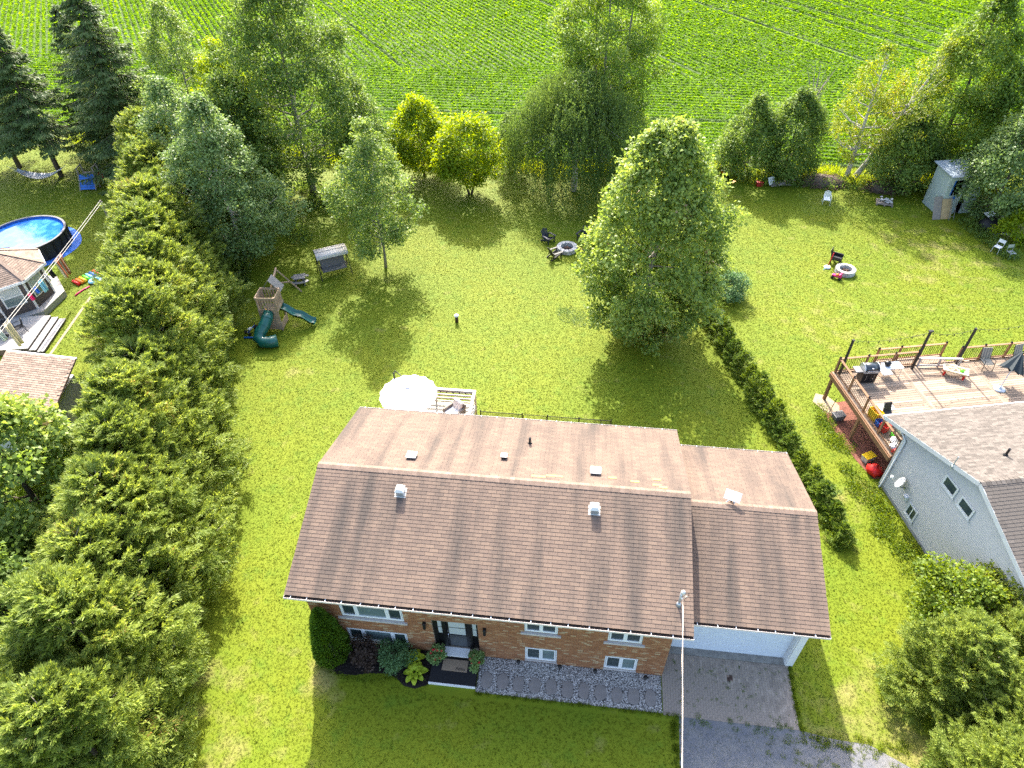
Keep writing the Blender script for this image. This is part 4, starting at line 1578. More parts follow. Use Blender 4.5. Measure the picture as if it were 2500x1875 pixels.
P = P[inside(P, bed)]
V, F = leaf_quads(P, r.normal(size=(len(P), 3)) * np.array([1, 1, .25]), unit(r.normal(size=(len(P), 3)) * .4 + np.array([0, 0, 1])), .05 + .06 * r.random(len(P)), .018 + .02 * r.random(len(P)), .1)
tag(mobj('mulch', npmesh(V, F, 'mulch'), M['chip']), 'loose dark mulch chips in the bed', 'mulch', kind='stuff')

t = thing('thuja_shrub', 'dense clipped cone shaped thuja at the house corner', 'shrub', (.98, .12, 0))
r = np.random.default_rng(82)
n = 15000
q = r.random(n) ** .8
th = r.random(n) * 6.283
prf = np.clip((1 - q) ** .62, .03, 1) * np.clip(.72 + 2.2 * q, 0, 1) * .76 * (1 + .05 * np.sin(9 * th + 11 * q) + .04 * np.sin(17 * q + 4 * th))
rad = prf * (.8 + .22 * r.random(n))
P = np.stack([rad * np.cos(th), rad * np.sin(th), .05 + 3.4 * q], 1)
D = unit(np.stack([np.cos(th), np.sin(th), np.full(n, .9)], 1) + r.normal(size=(n, 3)) * .35)
V, F = leaf_quads(P, D, unit(r.normal(size=(n, 3))), .10 + .06 * r.random(n), .05 + .02 * r.random(n), .1)
mobj('crown', npmesh(V, F, 'crown'), M['lf_thuja'], t)
MB().tube([(0, 0, -.05), (0, 0, 3.0)], [.09, .02], 8).build('trunk', M['bark'], t)
tree('purple_shrub', 'dark purple leaved shrub in the mulch bed', (2.36, .02), 1.25, .5, .1, 1500, 34, 'lf_purple', .085, ELL, .22, 'bark', .03, 83, cat='shrub', k=14, z=.04)
tree('green_shrub', 'rounded blue green shrub in the mulch bed', (3.45, .08), 1.0, .62, .05, 3600, 46, 'lf_blue', .075, ELL, .26, 'bark', .03, 84, cat='shrub', k=10, z=.04)
HME = []
for k in range(3):
    m = MB()
    L_, W_ = .30, .19
    nseg = 5
    for i in range(nseg + 1):
        q = i / nseg
        wd = W_ * .5 * math.sin(math.pi * (q * .93 + .05)) ** .75 if 0 < i < nseg else .004
        x = L_ * q
        z = .16 * q * (1 - .95 * q) * 2.2 - .02 * k * q
        m.v += [(x, -wd, z + wd * .35), (x, 0, z), (x, wd, z + wd * .35)]
    for i in range(nseg):
        b = i * 3
        m.f += [(b, b + 3, b + 4, b + 1), (b + 1, b + 4, b + 5, b + 2)]
    me = bpy.data.meshes.new('leaf')
    me.from_pydata(m.v, [], m.f)
    me.materials.append(M['lf_hosta'])
    me.polygons.foreach_set('use_smooth', [True] * len(me.polygons))
    HME.append(me)
for i, (x, y, s, nl) in enumerate(((4.40, -.36, 1.0, 44), (4.22, .18, .92, 36))):
    t = thing('hosta_plant', ['large yellow green hosta at the corner of the porch', 'yellow green hosta behind the larger hosta by the wall'][i], 'hosta', (x, y, .05), 0, 'hostas beside the porch')
    MB().lathe([(.05, 0), (.07, .06), (.02, .12)], 8).build('stem', M['lf_hosta'], t)
    for k in range(nl):
        o = bpy.data.objects.new('leaf', HME[k % 3])
        link(o)
        o.parent = t
        lay = k % 3
        a = k * 2.399
        o.location = (.05 * math.cos(a) * (1 + lay), .05 * math.sin(a) * (1 + lay), .06 + .09 * (2 - lay))
        sc = s * (.75 + .35 * ((k * .618) % 1)) * (.8 + .2 * lay)
        o.scale = (sc, sc, sc)
        o.rotation_euler = (0, -.8 + .3 * lay, a)

# ---- gravel strip with stepping stones
gb = tag(MB().box(6.83, 13.9, -.73, YW - .002, -.05, .012).build('gravel_bed', M['gravel_bed']), 'grey pebble strip with stepping stones before the brick wall', kind='structure')
stones = []
for i in range(11):
    x = 7.19 + i * .628
    a = .215 + .012 * math.sin(i * 3)
    b = .30 + .015 * math.cos(i * 5)
    pts = []
    for k in range(12):
        th = 6.283 * k / 12 + .15 * math.sin(i)
        e = 1 + .06 * math.sin(k * 2.3 + i * 1.9)
        ct, st_ = math.cos(th), math.sin(th)
        pts.append((a * e * math.copysign(abs(ct) ** .72, ct), b * e * math.copysign(abs(st_) ** .72, st_)))
    stones.append((x, -.24 + .02 * math.sin(i * 2.1), a, b))
    MB().prism(pts, 0, .05).build('stepping_stone', M['stone_slab'], gb, bevel=.008, loc=(x, -.24 + .02 * math.sin(i * 2.1), .013))
r = np.random.default_rng(90)
n = 15000
P = np.stack([6.85 + r.random(n) * 7.03, -.71 + r.random(n) * 1.40], 1)
ok = np.ones(n, bool)
for x, y, a, b in stones:
    ok &= (((P[:, 0] - x) / (a + .0)) ** 4 + ((P[:, 1] - y) / (b + .0)) ** 4) > 1
P = P[ok]
n = len(P)
sz = .016 + .018 * r.random(n)
base = np.array([(1, 0, 0), (0, 1, 0), (-1, 0, 0), (0, -1, 0), (0, 0, .8), (0, 0, -.8)])
FO = np.array([(0, 1, 4), (1, 2, 4), (2, 3, 4), (3, 0, 4)])
ang = r.random(n) * 6.283
asp = .7 + .5 * r.random(n)
Vb = np.zeros((n, 5, 3))
for j in range(5):
    bx, by, bz = base[j] + 0.0
    Vb[:, j, 0] = P[:, 0] + (bx * np.cos(ang) - by * asp * np.sin(ang)) * sz + r.normal(size=n) * sz * .2
    Vb[:, j, 1] = P[:, 1] + (bx * np.sin(ang) + by * asp * np.cos(ang)) * sz + r.normal(size=n) * sz * .2
    Vb[:, j, 2] = .016 + (.0 if j < 4 else 1) * sz * .9
F = (np.arange(n)[:, None, None] * 5 + FO[None]).reshape(-1, 3)
tag(mobj('pebbles', npmesh(Vb.reshape(-1, 3), F, 'pebbles'), M['pebble']), 'loose grey and white pebbles around the stepping stones', 'gravel', kind='stuff')
for i, (x, y) in enumerate(((8.36, .5), (9.98, .48), (11.35, .47), (13.28, .42))):
    t = thing('path_light', 'small black path light in the pebbles, %s from the porch' % ['first', 'second', 'third', 'fourth'][i], 'path light', (x, y, .012), 0, 'path lights in the pebble strip')
    MB().tube([(0, 0, 0), (0, 0, .2)], .012, 6).build('stake', M['blackmetal'], t)
    MB().lathe([(.05, .2), (.06, .22), (.055, .30), (.09, .31), (.03, .36)], 10).build('lantern', M['blackmetal'], t)

# ---- driveway
dv = MB()
dpts = [(14.5, -.78), (18.9, -.78), (20.0, -.95), (21.2, -1.0), (22.6, -1.7), (23.0, -3.2), (23.2, -8), (14.2, -8)]
dv.v = [(x, y, .008) for x, y in dpts]
dv.f = [tuple(range(len(dpts)))]
tag(dv.build('gravel_drive', M['drive']), 'grey blue gravel driveway at the bottom edge', kind='structure')
ap = MB()
ap.box(13.95, 18.73, 1.64, 1.968, -.04, .022)
tag(ap.build('garage_apron', M['concrete']), 'worn concrete apron below the garage door', kind='structure')
pv = MB().box(13.93, 18.83, -.78, 1.635, -.05, .004)
pvo = tag(pv.build('paver_drive', M['joint']), 'worn pinkish paver driveway before the garage', kind='structure')
PV = bpy.data.meshes.new('paver')
_b = MB().box(0, .096, 0, .196, 0, .014)
PV.from_pydata(_b.v, [], _b.f)
PV.materials.append(M['paver'])
pr_ = random.Random(4)
ps = []
for i in range(49):
    x = 13.935 + i * .1
    y = -.775 - (i % 2) * .1
    while y < 1.63:
        a, b = max(y, -.775), min(y + .196, 1.632)
        if b - a > .04 and not (16.4 < x + .05 < 16.68 and .75 < (a + b) / 2 < 1.02):
            ps.append((x, a, b))
        y += .2
ps.sort(key=lambda p: (Vector((p[0], p[1], 0)) - CAM).length)
one = [p for p in ps if p[2] - p[1] > .19][:300]
ones = set(one)
for x, a, b in one:
    o = bpy.data.objects.new('paver', PV)
    link(o)
    o.parent = pvo
    o.location = (x, a, pr_.uniform(-.001, .0025))
m = MB()
for p in ps:
    if p not in ones:
        x, a, b = p
        dz = pr_.uniform(-.001, .0025)
        m.box(x, x + .096, a, b, dz, .014 + dz)
tag(m.build('paver_field', M['paver'], pvo), kind='stuff')
t = thing('drain_grate', 'small dark square drain in the paver driveway', 'drain', (16.54, .89, .006))
MB().box(-.12, .12, -.12, .12, -.01, .003).build('sump', M['inside'], t)
for k in range(6):
    MB().box(-.115 + k * .04, -.095 + k * .04, -.115, .115, .003, .011).build('slat', M['rust'], t)

# ragged grass where the lawn meets the beds and the drive
er = random.Random(17)
M['lf_edge'] = leafmat('edge_grass', (.085, .118, .010), (.120, .150, .012), .4, wscale=1)
pts = [(er.uniform(6.8, 14.4), -.76 + er.uniform(-.07, .05), .07) for i in range(170)]
pts += [(x + er.uniform(-.05, .05), -.42 - .3 * math.sin((x - .2) * .75) ** 2 + er.uniform(-.1, .02), .07) for x in np.arange(.5, 4.9, .07)]
pts += [(18.86 + er.uniform(-.05, .1), er.uniform(-.8, 1.65), .08) for i in range(80)]
pts += [(14.36 + er.uniform(-.14, .08), er.uniform(-6, -.8), .10) for i in range(140)]
pts += [(er.uniform(18.6, 22.6), -.75 - .5 * er.random(), .12) for i in range(60)]
pts += [(er.uniform(17.5, 22.5), er.uniform(-5, -1.0), .10) for i in range(160)]
scatter('edge_grass', 'ragged grass along the edges of beds and driveway', pts, 17000, 'lf_edge', .07, .045, 76, .9, 'grass', .22)
# ------------------------------------------------------------------ back of the house: white deck, umbrella, fence
t = thing('white_deck', 'white painted raised deck behind the brick house', 'deck', (0, 0, 0))
DZ = 1.5
y = 9.08
while y < 13.3:
    MB().box(.85, 4.66, y, y + .135, DZ - .035, DZ).build('plank', M['cream'], t)
    y += .142
fr = MB()
for x in (.85, 4.66):
    fr.box(x, x + .04, 9.08, 13.36, DZ - .24, DZ - .001)
fr.box(.89, 4.66, 13.322, 13.36, DZ - .24, DZ - .001)
fr.build('rim_board', M['cream'], t)
for x, y in ((.87, 13.34), (2.6, 13.34), (4.68, 13.34), (4.68, 11.3), (.87, 11.3), (.87, 9.3), (4.68, 9.3)):
    MB().box(x - .045, x + .045, y - .045, y + .045, 0, DZ + .95).build('post', M['cream'], t)
for k in range(4):
    z = DZ + .12 + k * .235
    MB().box(.92, 4.63, 13.25, 13.29, z, z + .11).build('rail_board', M['cream'], t)
    MB().box(4.60, 4.632, 9.4, 13.25, z, z + .11).build('rail_board', M['cream'], t)
    MB().box(.92, .952, 9.4, 13.25, z, z + .11).build('rail_board', M['cream'], t)
for a in ((.80, 4.75, 13.27, 13.41), (4.61, 4.75, 9.3, 13.269), (.80, .94, 9.3, 13.269)):
    MB().box(*a, DZ + .952, DZ + .99).build('cap_rail', M['cream'], t)
t = thing('string_lights', 'small string lights hung along the white deck railing', 'string lights')
for i in range(6):
    MB().lathe([(.008, .06), (.03, .03), (.03, -.02), (.005, -.05)], 8, (2.9 + .33 * i, 13.24, DZ + .83)).build('bulb', M['blackmetal'], t)
MB().tube([(2.8 + .165 * i, 13.24, DZ + .93 - .04 * (i % 2)) for i in range(12)], .009, 5).build('wire', M['blackmetal'], t)

t = thing('patio_umbrella', 'large open white cantilever umbrella over the white deck', 'umbrella', (1.62, 11.98, DZ))
cn = MB()
ng = 16
RU, z0, z1 = 1.45, 1.78, 2.24
nr = 6
cn.v.append((0, 0, z1))
for i in range(1, nr + 1):
    q = i / nr
    for k in range(ng * 2):
        a = math.pi * k / ng
        sag = 1.0 if k % 2 == 0 else .968
        cn.v.append((RU * q * math.cos(a) * sag, RU * q * math.sin(a) * sag, z1 - (z1 - z0) * q ** 1.25 - (.0 if k % 2 == 0 else .05 * q)))
n2 = ng * 2
for k in range(n2):
    cn.f.append((0, 1 + k, 1 + (k + 1) % n2))
for i in range(1, nr):
    for k in range(n2):
        b = 1 + (i - 1) * n2
        cn.f.append((b + k, b + n2 + k, b + n2 + (k + 1) % n2, b + (k + 1) % n2))
cn.build('canopy', M['umbrella'], t)
MB().lathe([(.13, 0), (.10, .035), (.03, .06)], 14, (0, 0, z1 - .015)).build('vent_cap', M['umbrella'], t)
arm = MB()
arm.tube([(-.95, 1.0, 0), (-.95, 1.0, 2.2)], .04, 10)
arm.tube([(-.95, 1.0, 2.1), (-.8, .85, 2.5), (-.3, .32, 2.62), (-.02, .02, 2.5), (0, 0, z1)], .024, 8)
arm.build('arm', M['blackmetal'], t, True)
rb = MB()
for k in range(ng):
    a = 2 * math.pi * k / ng
    rb.bar((.05 * math.cos(a), .05 * math.sin(a), z1 - .03), (RU * math.cos(a) * .97, RU * math.sin(a) * .97, z0 - .02), .015)
rb.build('ribs', M['blackmetal'], t)
MB().box(-1.3, -.6, .65, 1.3, 0, .08).build('base', M['blackmetal'], t, bevel=.02)

t = thing('wicker_armchair', 'wicker armchair with white cushions on the white deck', 'armchair', (3.75, 12.35, DZ), R_(-38))
MB().box(-.42, .42, -.40, .42, .06, .34).build('base', M['wicker'], t, bevel=.02)
for s in (-1, 1):
    MB().box(min(s * .31, s * .43), max(s * .31, s * .43), -.40, .42, .341, .62).build('arm', M['wicker'], t, bevel=.02)
MB().obox((0, .40, .58), (.43, .05, .26), 0, R_(-12)).build('back', M['wicker'], t, bevel=.02)
MB().box(-.30, .30, -.40, .30, .342, .47).build('seat_cushion', M['cushion'], t, bevel=.04)
MB().obox((0, .28, .70), (.29, .08, .27), 0, R_(-14)).build('back_cushion', M['cushion'], t, bevel=.04)
for sx in (-1, 1):
    for sy in (-1, 1):
        MB().box(sx * .38 - .03, sx * .38 + .03, sy * .36 - .03, sy * .36 + .03, 0, .06).build('leg', M['wicker'], t)

t = thing('chain_link_fence', 'low black chain link fence with gate behind the house', 'fence')
for x in (4.95, 7.15, 8.46, 10.1, 11.75):
    MB().tube([(x, 13.16, 0), (x, 13.16, 1.26)], .032, 8).build('post', M['blackmetal'], t)
    MB().lathe([(.036, 0), (.036, .03), (.01, .055)], 8, (x, 13.16, 1.26)).build('post_cap', M['blackmetal'], t)
for a, b in ((4.98, 7.12), (8.49, 11.72)):
    MB().tube([(a, 13.16, 1.2), (b, 13.16, 1.2)], .022, 8).build('top_rail', M['blackmetal'], t)
    m = MB()
    x = a
    while x < b - .05:
        m.bar((x, 13.16, .05), (min(x + 1.1, b), 13.16, .05 + min(1.1, b - x)), .005)
        m.bar((x, 13.16, 1.15), (min(x + 1.1, b), 13.16, 1.15 - min(1.1, b - x)), .005)
        x += .075
    for k in range(1, 14):
        m.bar((a, 13.16, .05 + .079 * k), (min(a + 1.1 - .079 * k, b), 13.16, 1.15), .005)
        m.bar((a, 13.16, 1.15 - .079 * k), (min(a + 1.1 - .079 * k, b), 13.16, .05), .005)
    m.build('wire_mesh', M['blackmetal'], t)
gt = MB()
gt.tube([(7.22, 13.16, .08), (7.22, 13.16, 1.15), (7.26, 13.16, 1.2), (8.36, 13.16, 1.2), (8.4, 13.16, 1.15), (8.4, 13.16, .08), (7.22, 13.16, .08)], .018, 8)
g_ = gt.build('gate', M['blackmetal'], t)
m = MB()
x = 7.24
while x < 8.36:
    m.bar((x, 13.16, .1), (min(x + 1.05, 8.38), 13.16, .1 + min(1.05, 8.38 - x)), .005)
    m.bar((x, 13.16, 1.15), (min(x + 1.05, 8.38), 13.16, 1.15 - min(1.05, 8.38 - x)), .005)
    x += .075
m.build('wire_mesh', M['blackmetal'], g_)
MB().box(8.40, 8.44, 13.13, 13.19, .8, .9).build('latch', M['blackmetal'], g_)

# ------------------------------------------------------------------ back yard
t = thing('well_pipe', 'short brown well pipe with white cap in the lawn', 'well cap', (1.97, 22.2, 0))
MB().lathe([(.11, 0), (.11, .44)], 14).build('pipe', mat('brown_pipe', (.05, .03, .025), .5), t, True)
MB().lathe([(.14, .441), (.15, .46), (.14, .53), (.06, .57), (.01, .575)], 16).build('cap', M['white_paint'], t, True)
scatter('clover', 'pale blue green clover patch left of the big maple', [(9.2, 23.6, .9), (9.9, 23.1, .7), (8.6, 23.9, .5)], 2600, 'lf_aspen', .05, .02, 75, .2, 'clover', .7)


def ring_pit(name, label, xy, R, ri, nb, rows, hb, group):
    t = thing(name, label, 'fire pit', (xy[0], xy[1], 0), 0, group)
    for rw in range(rows):
        for k in range(nb):
            a0 = 2 * math.pi * (k + .5 * (rw % 2)) / nb + .02
            a1 = a0 + 2 * math.pi / nb - .04
            am = (a0 + a1) / 2
            pts = [(ri * math.cos(a0), ri * math.sin(a0)), (R * math.cos(a0), R * math.sin(a0)), (R * 1.01 * math.cos(am), R * 1.01 * math.sin(am)), (R * math.cos(a1), R * math.sin(a1)), (ri * math.cos(a1), ri * math.sin(a1))]
            MB().prism(pts, rw * hb + .001 * (rw + 1), (rw + 1) * hb).build('block', M['block'], t, bevel=.012)
    MB().lathe([(ri - .01, .0), (ri - .01, .04), (ri * .5, .07), (.01, .08)], 20).build('ash', M['ash'], t)
    lg = MB()
    q = random.Random(int(xy[0]))
    for k in range(7):
        a = q.random() * 6.28
        lg.tube([(.25 * math.cos(a), .25 * math.sin(a), .09), (-.2 * math.cos(a + .4), -.2 * math.sin(a + .4), .14 + .03 * k)], [.035, .028], 6)
    lg.build('charred_log', M['rust'], t)
    return t


ring_pit('fire_pit', 'round grey block fire pit ringed by dark lawn chairs', (8.45, 31.45), .74, .46, 12, 2, .16, 'fire pits')
ring_pit('fire_pit', 'round pale block fire pit beside the pink toy', (27.6, 30.25), .66, .43, 14, 2, .17, 'fire pits')


def adirondack(label, xy, rz, m, group):
    t = thing('adirondack_chair', label, 'lawn chair', (xy[0], xy[1], 0), rz, group)
    for k in range(5):
        y = -.30 + k * .105
        MB().obox((0, y, .36 - .055 * k), (.26, .046, .012), 0, R_(-28)).build('seat_slat', m, t)
    for k in range(5):
        x = (k - 2) * .108
        hgt = .80 - .05 * abs(k - 2)
        MB().bar((x * .9, .20, .16), (x * 1.22, .20 + hgt * .42, .16 + hgt), .095, .02, up=(0, 1, .4)).build('back_slat', m, t)
    for s in (-1, 1):
        MB().box(s * .36 - .065, s * .36 + .065, -.42, .30, .53, .555).build('arm', m, t)
        MB().box(s * .31 - .02, s * .31 + .02, -.36, -.27, 0, .529).build('front_leg', m, t)
        MB().bar((s * .29, -.32, .36), (s * .29, .52, .03), .04, .11).build('back_leg', m, t)
        MB().bar((s * .34, .26, .529), (s * .33, .33, .2), .04, .05).build('arm_support', m, t)
    MB().box(-.33, .33, .27, .30, .46, .53).build('back_rail', m, t)
    return t


gp = 'dark chairs around the fire pit'
adirondack('dark blue adirondack chair at the back left of the grey fire pit', (7.0, 32.45), R_(50), M['navy'], gp)
adirondack('dark blue adirondack chair at the back right of the grey fire pit', (9.55, 33.0), R_(-28), M['navy'], gp)
adirondack('black low chair in front of the grey fire pit to the left', (7.65, 30.35), R_(128), M['charcoal'], gp)
adirondack('black chair half hidden by the big maple beside the grey fire pit', (9.98, 31.0), R_(-100), M['charcoal'], gp)

# child's play tower
t = thing('play_tower', 'wooden play tower with green tube slide and wave slide', 'playset', (-9.45, 20.75, 0), R_(4))
for x in (-.55, .55):
    for y in (-.5, .5):
        MB().box(x - .045, x + .045, y - .045, y + .045, 0, 2.5).build('post', M['playwood'], t)
for k in range(7):
    MB().box(-.5, .5, -.48 + k * .139, -.35 + k * .139, 1.34, 1.37).build('floor_plank', M['playwood'], t)
for x0, x1, y0, y1, ax in ((-.62, .62, -.575, -.546, 'x'), (-.62, .62, .546, .575, 'x'), (-.625, -.596, -.545, .545, 'y'), (.596, .625, -.545, .545, 'y')):
    for z0, z1 in ((2.36, 2.5), (1.45, 1.62)):
        MB().box(x0, x1, y0, y1, z0, z1).build('rail_board', M['playwood'], t)
    a, b = (x0, x1) if ax == 'x' else (y0, y1)
    for k in range(7):
        c = a + .09 + (b - a - .18) * k / 6
        if ax == 'x':
            MB().box(c - .045, c + .045, y0 + .002, y1 - .002, 1.62, 2.36).build('slat', M['playwood'], t)
        else:
            MB().box(x0 + .002, x1 - .002, c - .045, c + .045, 1.62, 2.36).build('slat', M['playwood'], t)
for k in range(8):
    MB().box(-.62, .62, -.575, -.548, .12 + k * .163, .275 + k * .163).build('front_board', M['playwood'], t)
for k in range(8):
    if k < 3:
        MB().box(.597, .625, -.54, .54, .12 + k * .163, .275 + k * .163).build('side_board', M['playwood'], t)
tb = MB()
c = [(0, -.55, 1.38), (-.02, -.95, 1.22), (-.12, -1.35, .98), (-.34, -1.68, .72), (-.40, -1.98, .5), (-.10, -2.18, .38), (.35, -2.12, .34), (.72, -1.95, .33)]
tb.tube(c, [.33, .34, .35, .36, .36, .36, .37, .39], 16, False)
tu = tb.build('tube_slide', M['green_plastic'], t, True)
sm_ = tu.modifiers.new('thick', 'SOLIDIFY')
sm_.thickness = .02
for i in (1, 2, 3, 4, 5, 6):
    p, q = Vector(c[i]), (Vector(c[min(i + 1, 7)]) - Vector(c[i - 1])).normalized()
    MB().tube([p - q * .02, p + q * .02], .385, 16, False).build('tube_flange', M['green_plastic'], tu, True)
ws = MB()
pr = []
for i in range(15):
    q = i / 14
    x = .6 + 1.95 * q
    z = 1.36 - 1.12 * (q - .06 * math.sin(q * 4 * math.pi)) if q < .92 else .28 - .05 * (q - .92)
    pr.append((x, z))
prof = [(-.30, .16), (-.28, .17), (-.24, 0), (-.04, -.03), (0, .0), (.04, -.03), (.24, 0), (.28, .17), (.30, .16)]
for (x, z) in pr:
    for (py, pz) in prof:
        ws.v.append((x, .05 + py, z + pz))
k = len(prof)
for i in range(len(pr) - 1):
    for j in range(k - 1):
        ws.f.append((i * k + j, (i + 1) * k + j, (i + 1) * k + j + 1, i * k + j + 1))
so = ws.build('wave_slide', M['green_plastic'], t, True)
sm_ = so.modifiers.new('thick', 'SOLIDIFY')
sm_.thickness = .025
MB().bar((0, .5, 2.3), (-.45, 3.1, 2.25), .09, .14).build('swing_beam', M['playwood'], t)
for e in ((.55, 3.75, 0), (-1.35, 3.35, 0)):
    MB().bar((-.44, 3.0, 2.25), e, .08, .08).build('swing_leg', M['playwood'], t)
MB().bar((-.95, 3.2, 1.0), (.1, 3.42, 1.0), .06, .08).build('cross_brace', M['playwood'], t)
rf = MB()
rf.add([(-.62, .56, 2.2), (0, .56, 3.0), (-.62, 1.3, 2.2), (0, 1.3, 3.0), (.62, .56, 2.2), (.62, 1.3, 2.2)], [(0, 1, 3, 2), (1, 4, 5, 3)])
ro = rf.build('roof_panel', M['greyplastic'], t)
sm_ = ro.modifiers.new('thick', 'SOLIDIFY')
sm_.thickness = .02
sw = MB()
for dx in (-.2, .2):
    sw.tube([(-.25 + dx, 1.9, 2.2), (-.25 + dx, 1.9, .5)], .008, 5)
sw.box(-.5, 0, 1.8, 2.0, .47, .5)
sw.build('swing', M['blackmetal'], t)
MB().lathe([(.02, 0), (.11, .03), (.12, .12), (.02, .16)], 10, (-.2, -.42, 1.4)).build('steering_toy', M['yellow'], t)

t = thing('childs_tricycle', 'small blue and white tricycle left of the green tube slide', 'tricycle', (-10.75, 19.9, 0), R_(60))
for x, y, rr in ((.35, 0, .17), (-.3, .2, .12), (-.3, -.2, .12)):
    MB().tube([(x, y - .025, rr), (x, y + .025, rr)], rr, 16).build('wheel', M['charcoal'], t, True)
MB().tube([(.35, 0, .2), (.28, 0, .5), (.26, 0, .62)], .02, 6).build('fork', M['silver'], t)
MB().tube([(.26, -.2, .62), (.26, .2, .62)], .018, 6).build('handlebar', M['charcoal'], t)
MB().tube([(.3, 0, .4), (0, 0, .25), (-.3, 0, .14)], .03, 8).build('frame', M['bluep'], t, True)
MB().tube([(-.3, -.2, .12), (-.3, .2, .12)], .02, 6).build('axle', M['silver'], t)
MB().obox((-.08, 0, .34), (.13, .1, .03)).build('seat', M['white_paint'], t, bevel=.02)
t = thing('toy_bat', 'blue plastic toy tube on the grass by the tube slide', 'toy', (-10.6, 19.3, .06), R_(8))
MB().tube([(-.4, 0, 0), (.1, 0, 0), (.4, 0, 0)], [.06, .055, .03], 10).build('tube', M['bluep'], t, True)

t = thing('kids_picnic_table', 'small grey plastic picnic table beside the swing seat', 'picnic table', (-9.6, 25.55, 0), R_(20))
MB().box(-.40, .40, -.32, .32, .48, .52).build('table_top', M['greyplastic'], t, bevel=.03)
for s in (-1, 1):
    b = MB()
    pts = []
    for k in range(9):
        a = math.pi * k / 8
        pts.append((.62 * math.cos(a), s * (.32 + .26 * math.sin(a))))
    inn = [(x * .78, s * (.18 + (abs(y) - .32) * .75)) for x, y in reversed(pts)]
    poly = pts + inn
    if s > 0:
        poly = poly[::-1]
    b.prism(poly[::-1] if s > 0 else poly, .27, .31)
    b.build('bench', M['greyplastic'], t)
    MB().box(s * .3 - .03, s * .3 + .03, -.45, .45, 0, .268).build('leg_panel', M['greyplastic'], t)
    MB().box(s * .22 - .04, s * .22 + .04, -.2, .2, .27, .479).build('pedestal', M['greyplastic'], t)

t = thing('swing_seat', 'garden swing seat with a pale canopy under the trees', 'swing seat', (-7.6, 27.0, 0), R_(31))
cp = MB()
for i in range(9):
    q = i / 8
    yy = -.62 + 1.24 * q
    zz = 1.72 + .20 * math.sin(math.pi * (q * .8 + .15))
    cp.v += [(-1.08, yy, zz), (1.08, yy, zz)]
for i in range(8):
    cp.f.append((2 * i, 2 * i + 1, 2 * i + 3, 2 * i + 2))
co = cp.build('canopy', M['canopy'], t, True)
sm_ = co.modifiers.new('thick', 'SOLIDIFY')
sm_.thickness = .03
MB().box(-1.08, 1.08, -.64, -.61, 1.62, 1.80).build('canopy_valance', M['canopy'], t)
for q in (-.15, .22):
    MB().box(-1.07, 1.07, q - .01, q + .01, 1.925, 1.94).build('canopy_seam', M['greyfab'], t)
for s in (-1, 1):
    MB().tube([(s * 1.06, -.75, 0), (s * 1.02, -.1, 1.72)], .03, 8).build('leg', M['charcoal'], t)
    MB().tube([(s * 1.06, .75, 0), (s * 1.02, .1, 1.72)], .03, 8).build('leg', M['charcoal'], t)
    MB().tube([(s * .9, -.1, 1.6), (s * .86, -.25, .62)], .012, 6).build('hanger', M['charcoal'], t)
    MB().box(s * .88 - .04, s * .88 + .04, -.42, .2, .62, .66).build('armrest', M['charcoal'], t)
MB().tube([(-1.02, 0, 1.72), (1.02, 0, 1.72)], .028, 8).build('top_bar', M['charcoal'], t)
MB().obox((0, -.12, .48), (.84, .28, .05), 0, R_(6)).build('seat', M['greyfab'], t, bevel=.03)
MB().obox((0, .2, .82), (.84, .05, .34), 0, R_(-16)).build('backrest', M['greyfab'], t, bevel=.03)

# ------------------------------------------------------------------ right neighbour's yard
def armchair(name, label, xy, rz, m, group=None, z=0.0, cat='chair'):
    t = thing(name, label, cat, (xy[0], xy[1], z), rz, group)
    MB().obox((0, 0, .42), (.24, .24, .018), 0, R_(3)).build('seat', m, t, bevel=.01)
    n = 6
    for k in range(n):
        a = (k - (n - 1) / 2) / n
        MB().bar((a * .44, .22, .43), (a * .40, .33, .90 - .12 * abs(a)), .045, .014, up=(0, 1, 0)).build('back_slat', m, t)
    MB().tube([(-.24, .22, .42), (-.22, .33, .86), (0, .35, .95), (.22, .33, .86), (.24, .22, .42)], .018, 8).build('back_frame', m, t, True)
    for s in (-1, 1):
        MB().tube([(s * .29, -.28, 0), (s * .27, -.2, .42), (s * .28, -.2, .62), (s * .28, .05, .66), (s * .24, .28, .68)], .02, 8).build('arm', m, t, True)
        MB().tube([(s * .27, .34, 0), (s * .24, .22, .42)], .02, 8).build('leg', m, t)
    return t


armchair('plastic_chair', 'white plastic armchair alone in the shade before the brush', (28.45, 40.2), R_(-8), M['white'], 'white chairs')
t = thing('resin_chair', 'black resin armchair beside the pale fire pit', 'chair', (27.25, 31.5, 0), R_(62))
MB().box(-.33, .33, -.33, .3, .32, .40).build('seat', M['charcoal'], t, bevel=.02)
for s in (-1, 1):
    MB().box(s * .33 - .04, s * .33 + .04, -.36, .34, .40, .60).build('arm', M['charcoal'], t, bevel=.02)
    MB().box(s * .31 - .05, s * .31 + .05, -.34, -.24, 0, .32).build('leg', M['charcoal'], t)
    MB().box(s * .31 - .05, s * .31 + .05, .22, .32, 0, .32).build('leg', M['charcoal'], t)
for k in range(5):
    MB().bar(((k - 2) * .13, .30, .38), ((k - 2) * .13, .46, .98), .10, .02, up=(0, 1, 0)).build('back_slat', M['charcoal'], t)
t = thing('ride_on_toy', 'bright pink ride on toy leaning on the pale fire pit', 'toy', (26.85, 29.45, 0), R_(-30))
b = MB()
b.obox((0, 0, .22), (.32, .13, .07))
b.obox((.22, 0, .32), (.08, .12, .10), 0, 0, R_(-20))
b.build('body', M['pink'], t, bevel=.05)
MB().tube([(.24, -.18, .46), (.24, .18, .46)], .022, 8).build('handlebar', M['pink'], t)
MB().lathe([(.10, 0), (.12, .04), (.04, .12)], 12, (.02, -.02, .28)).build('seat', M['orange'], t, True)
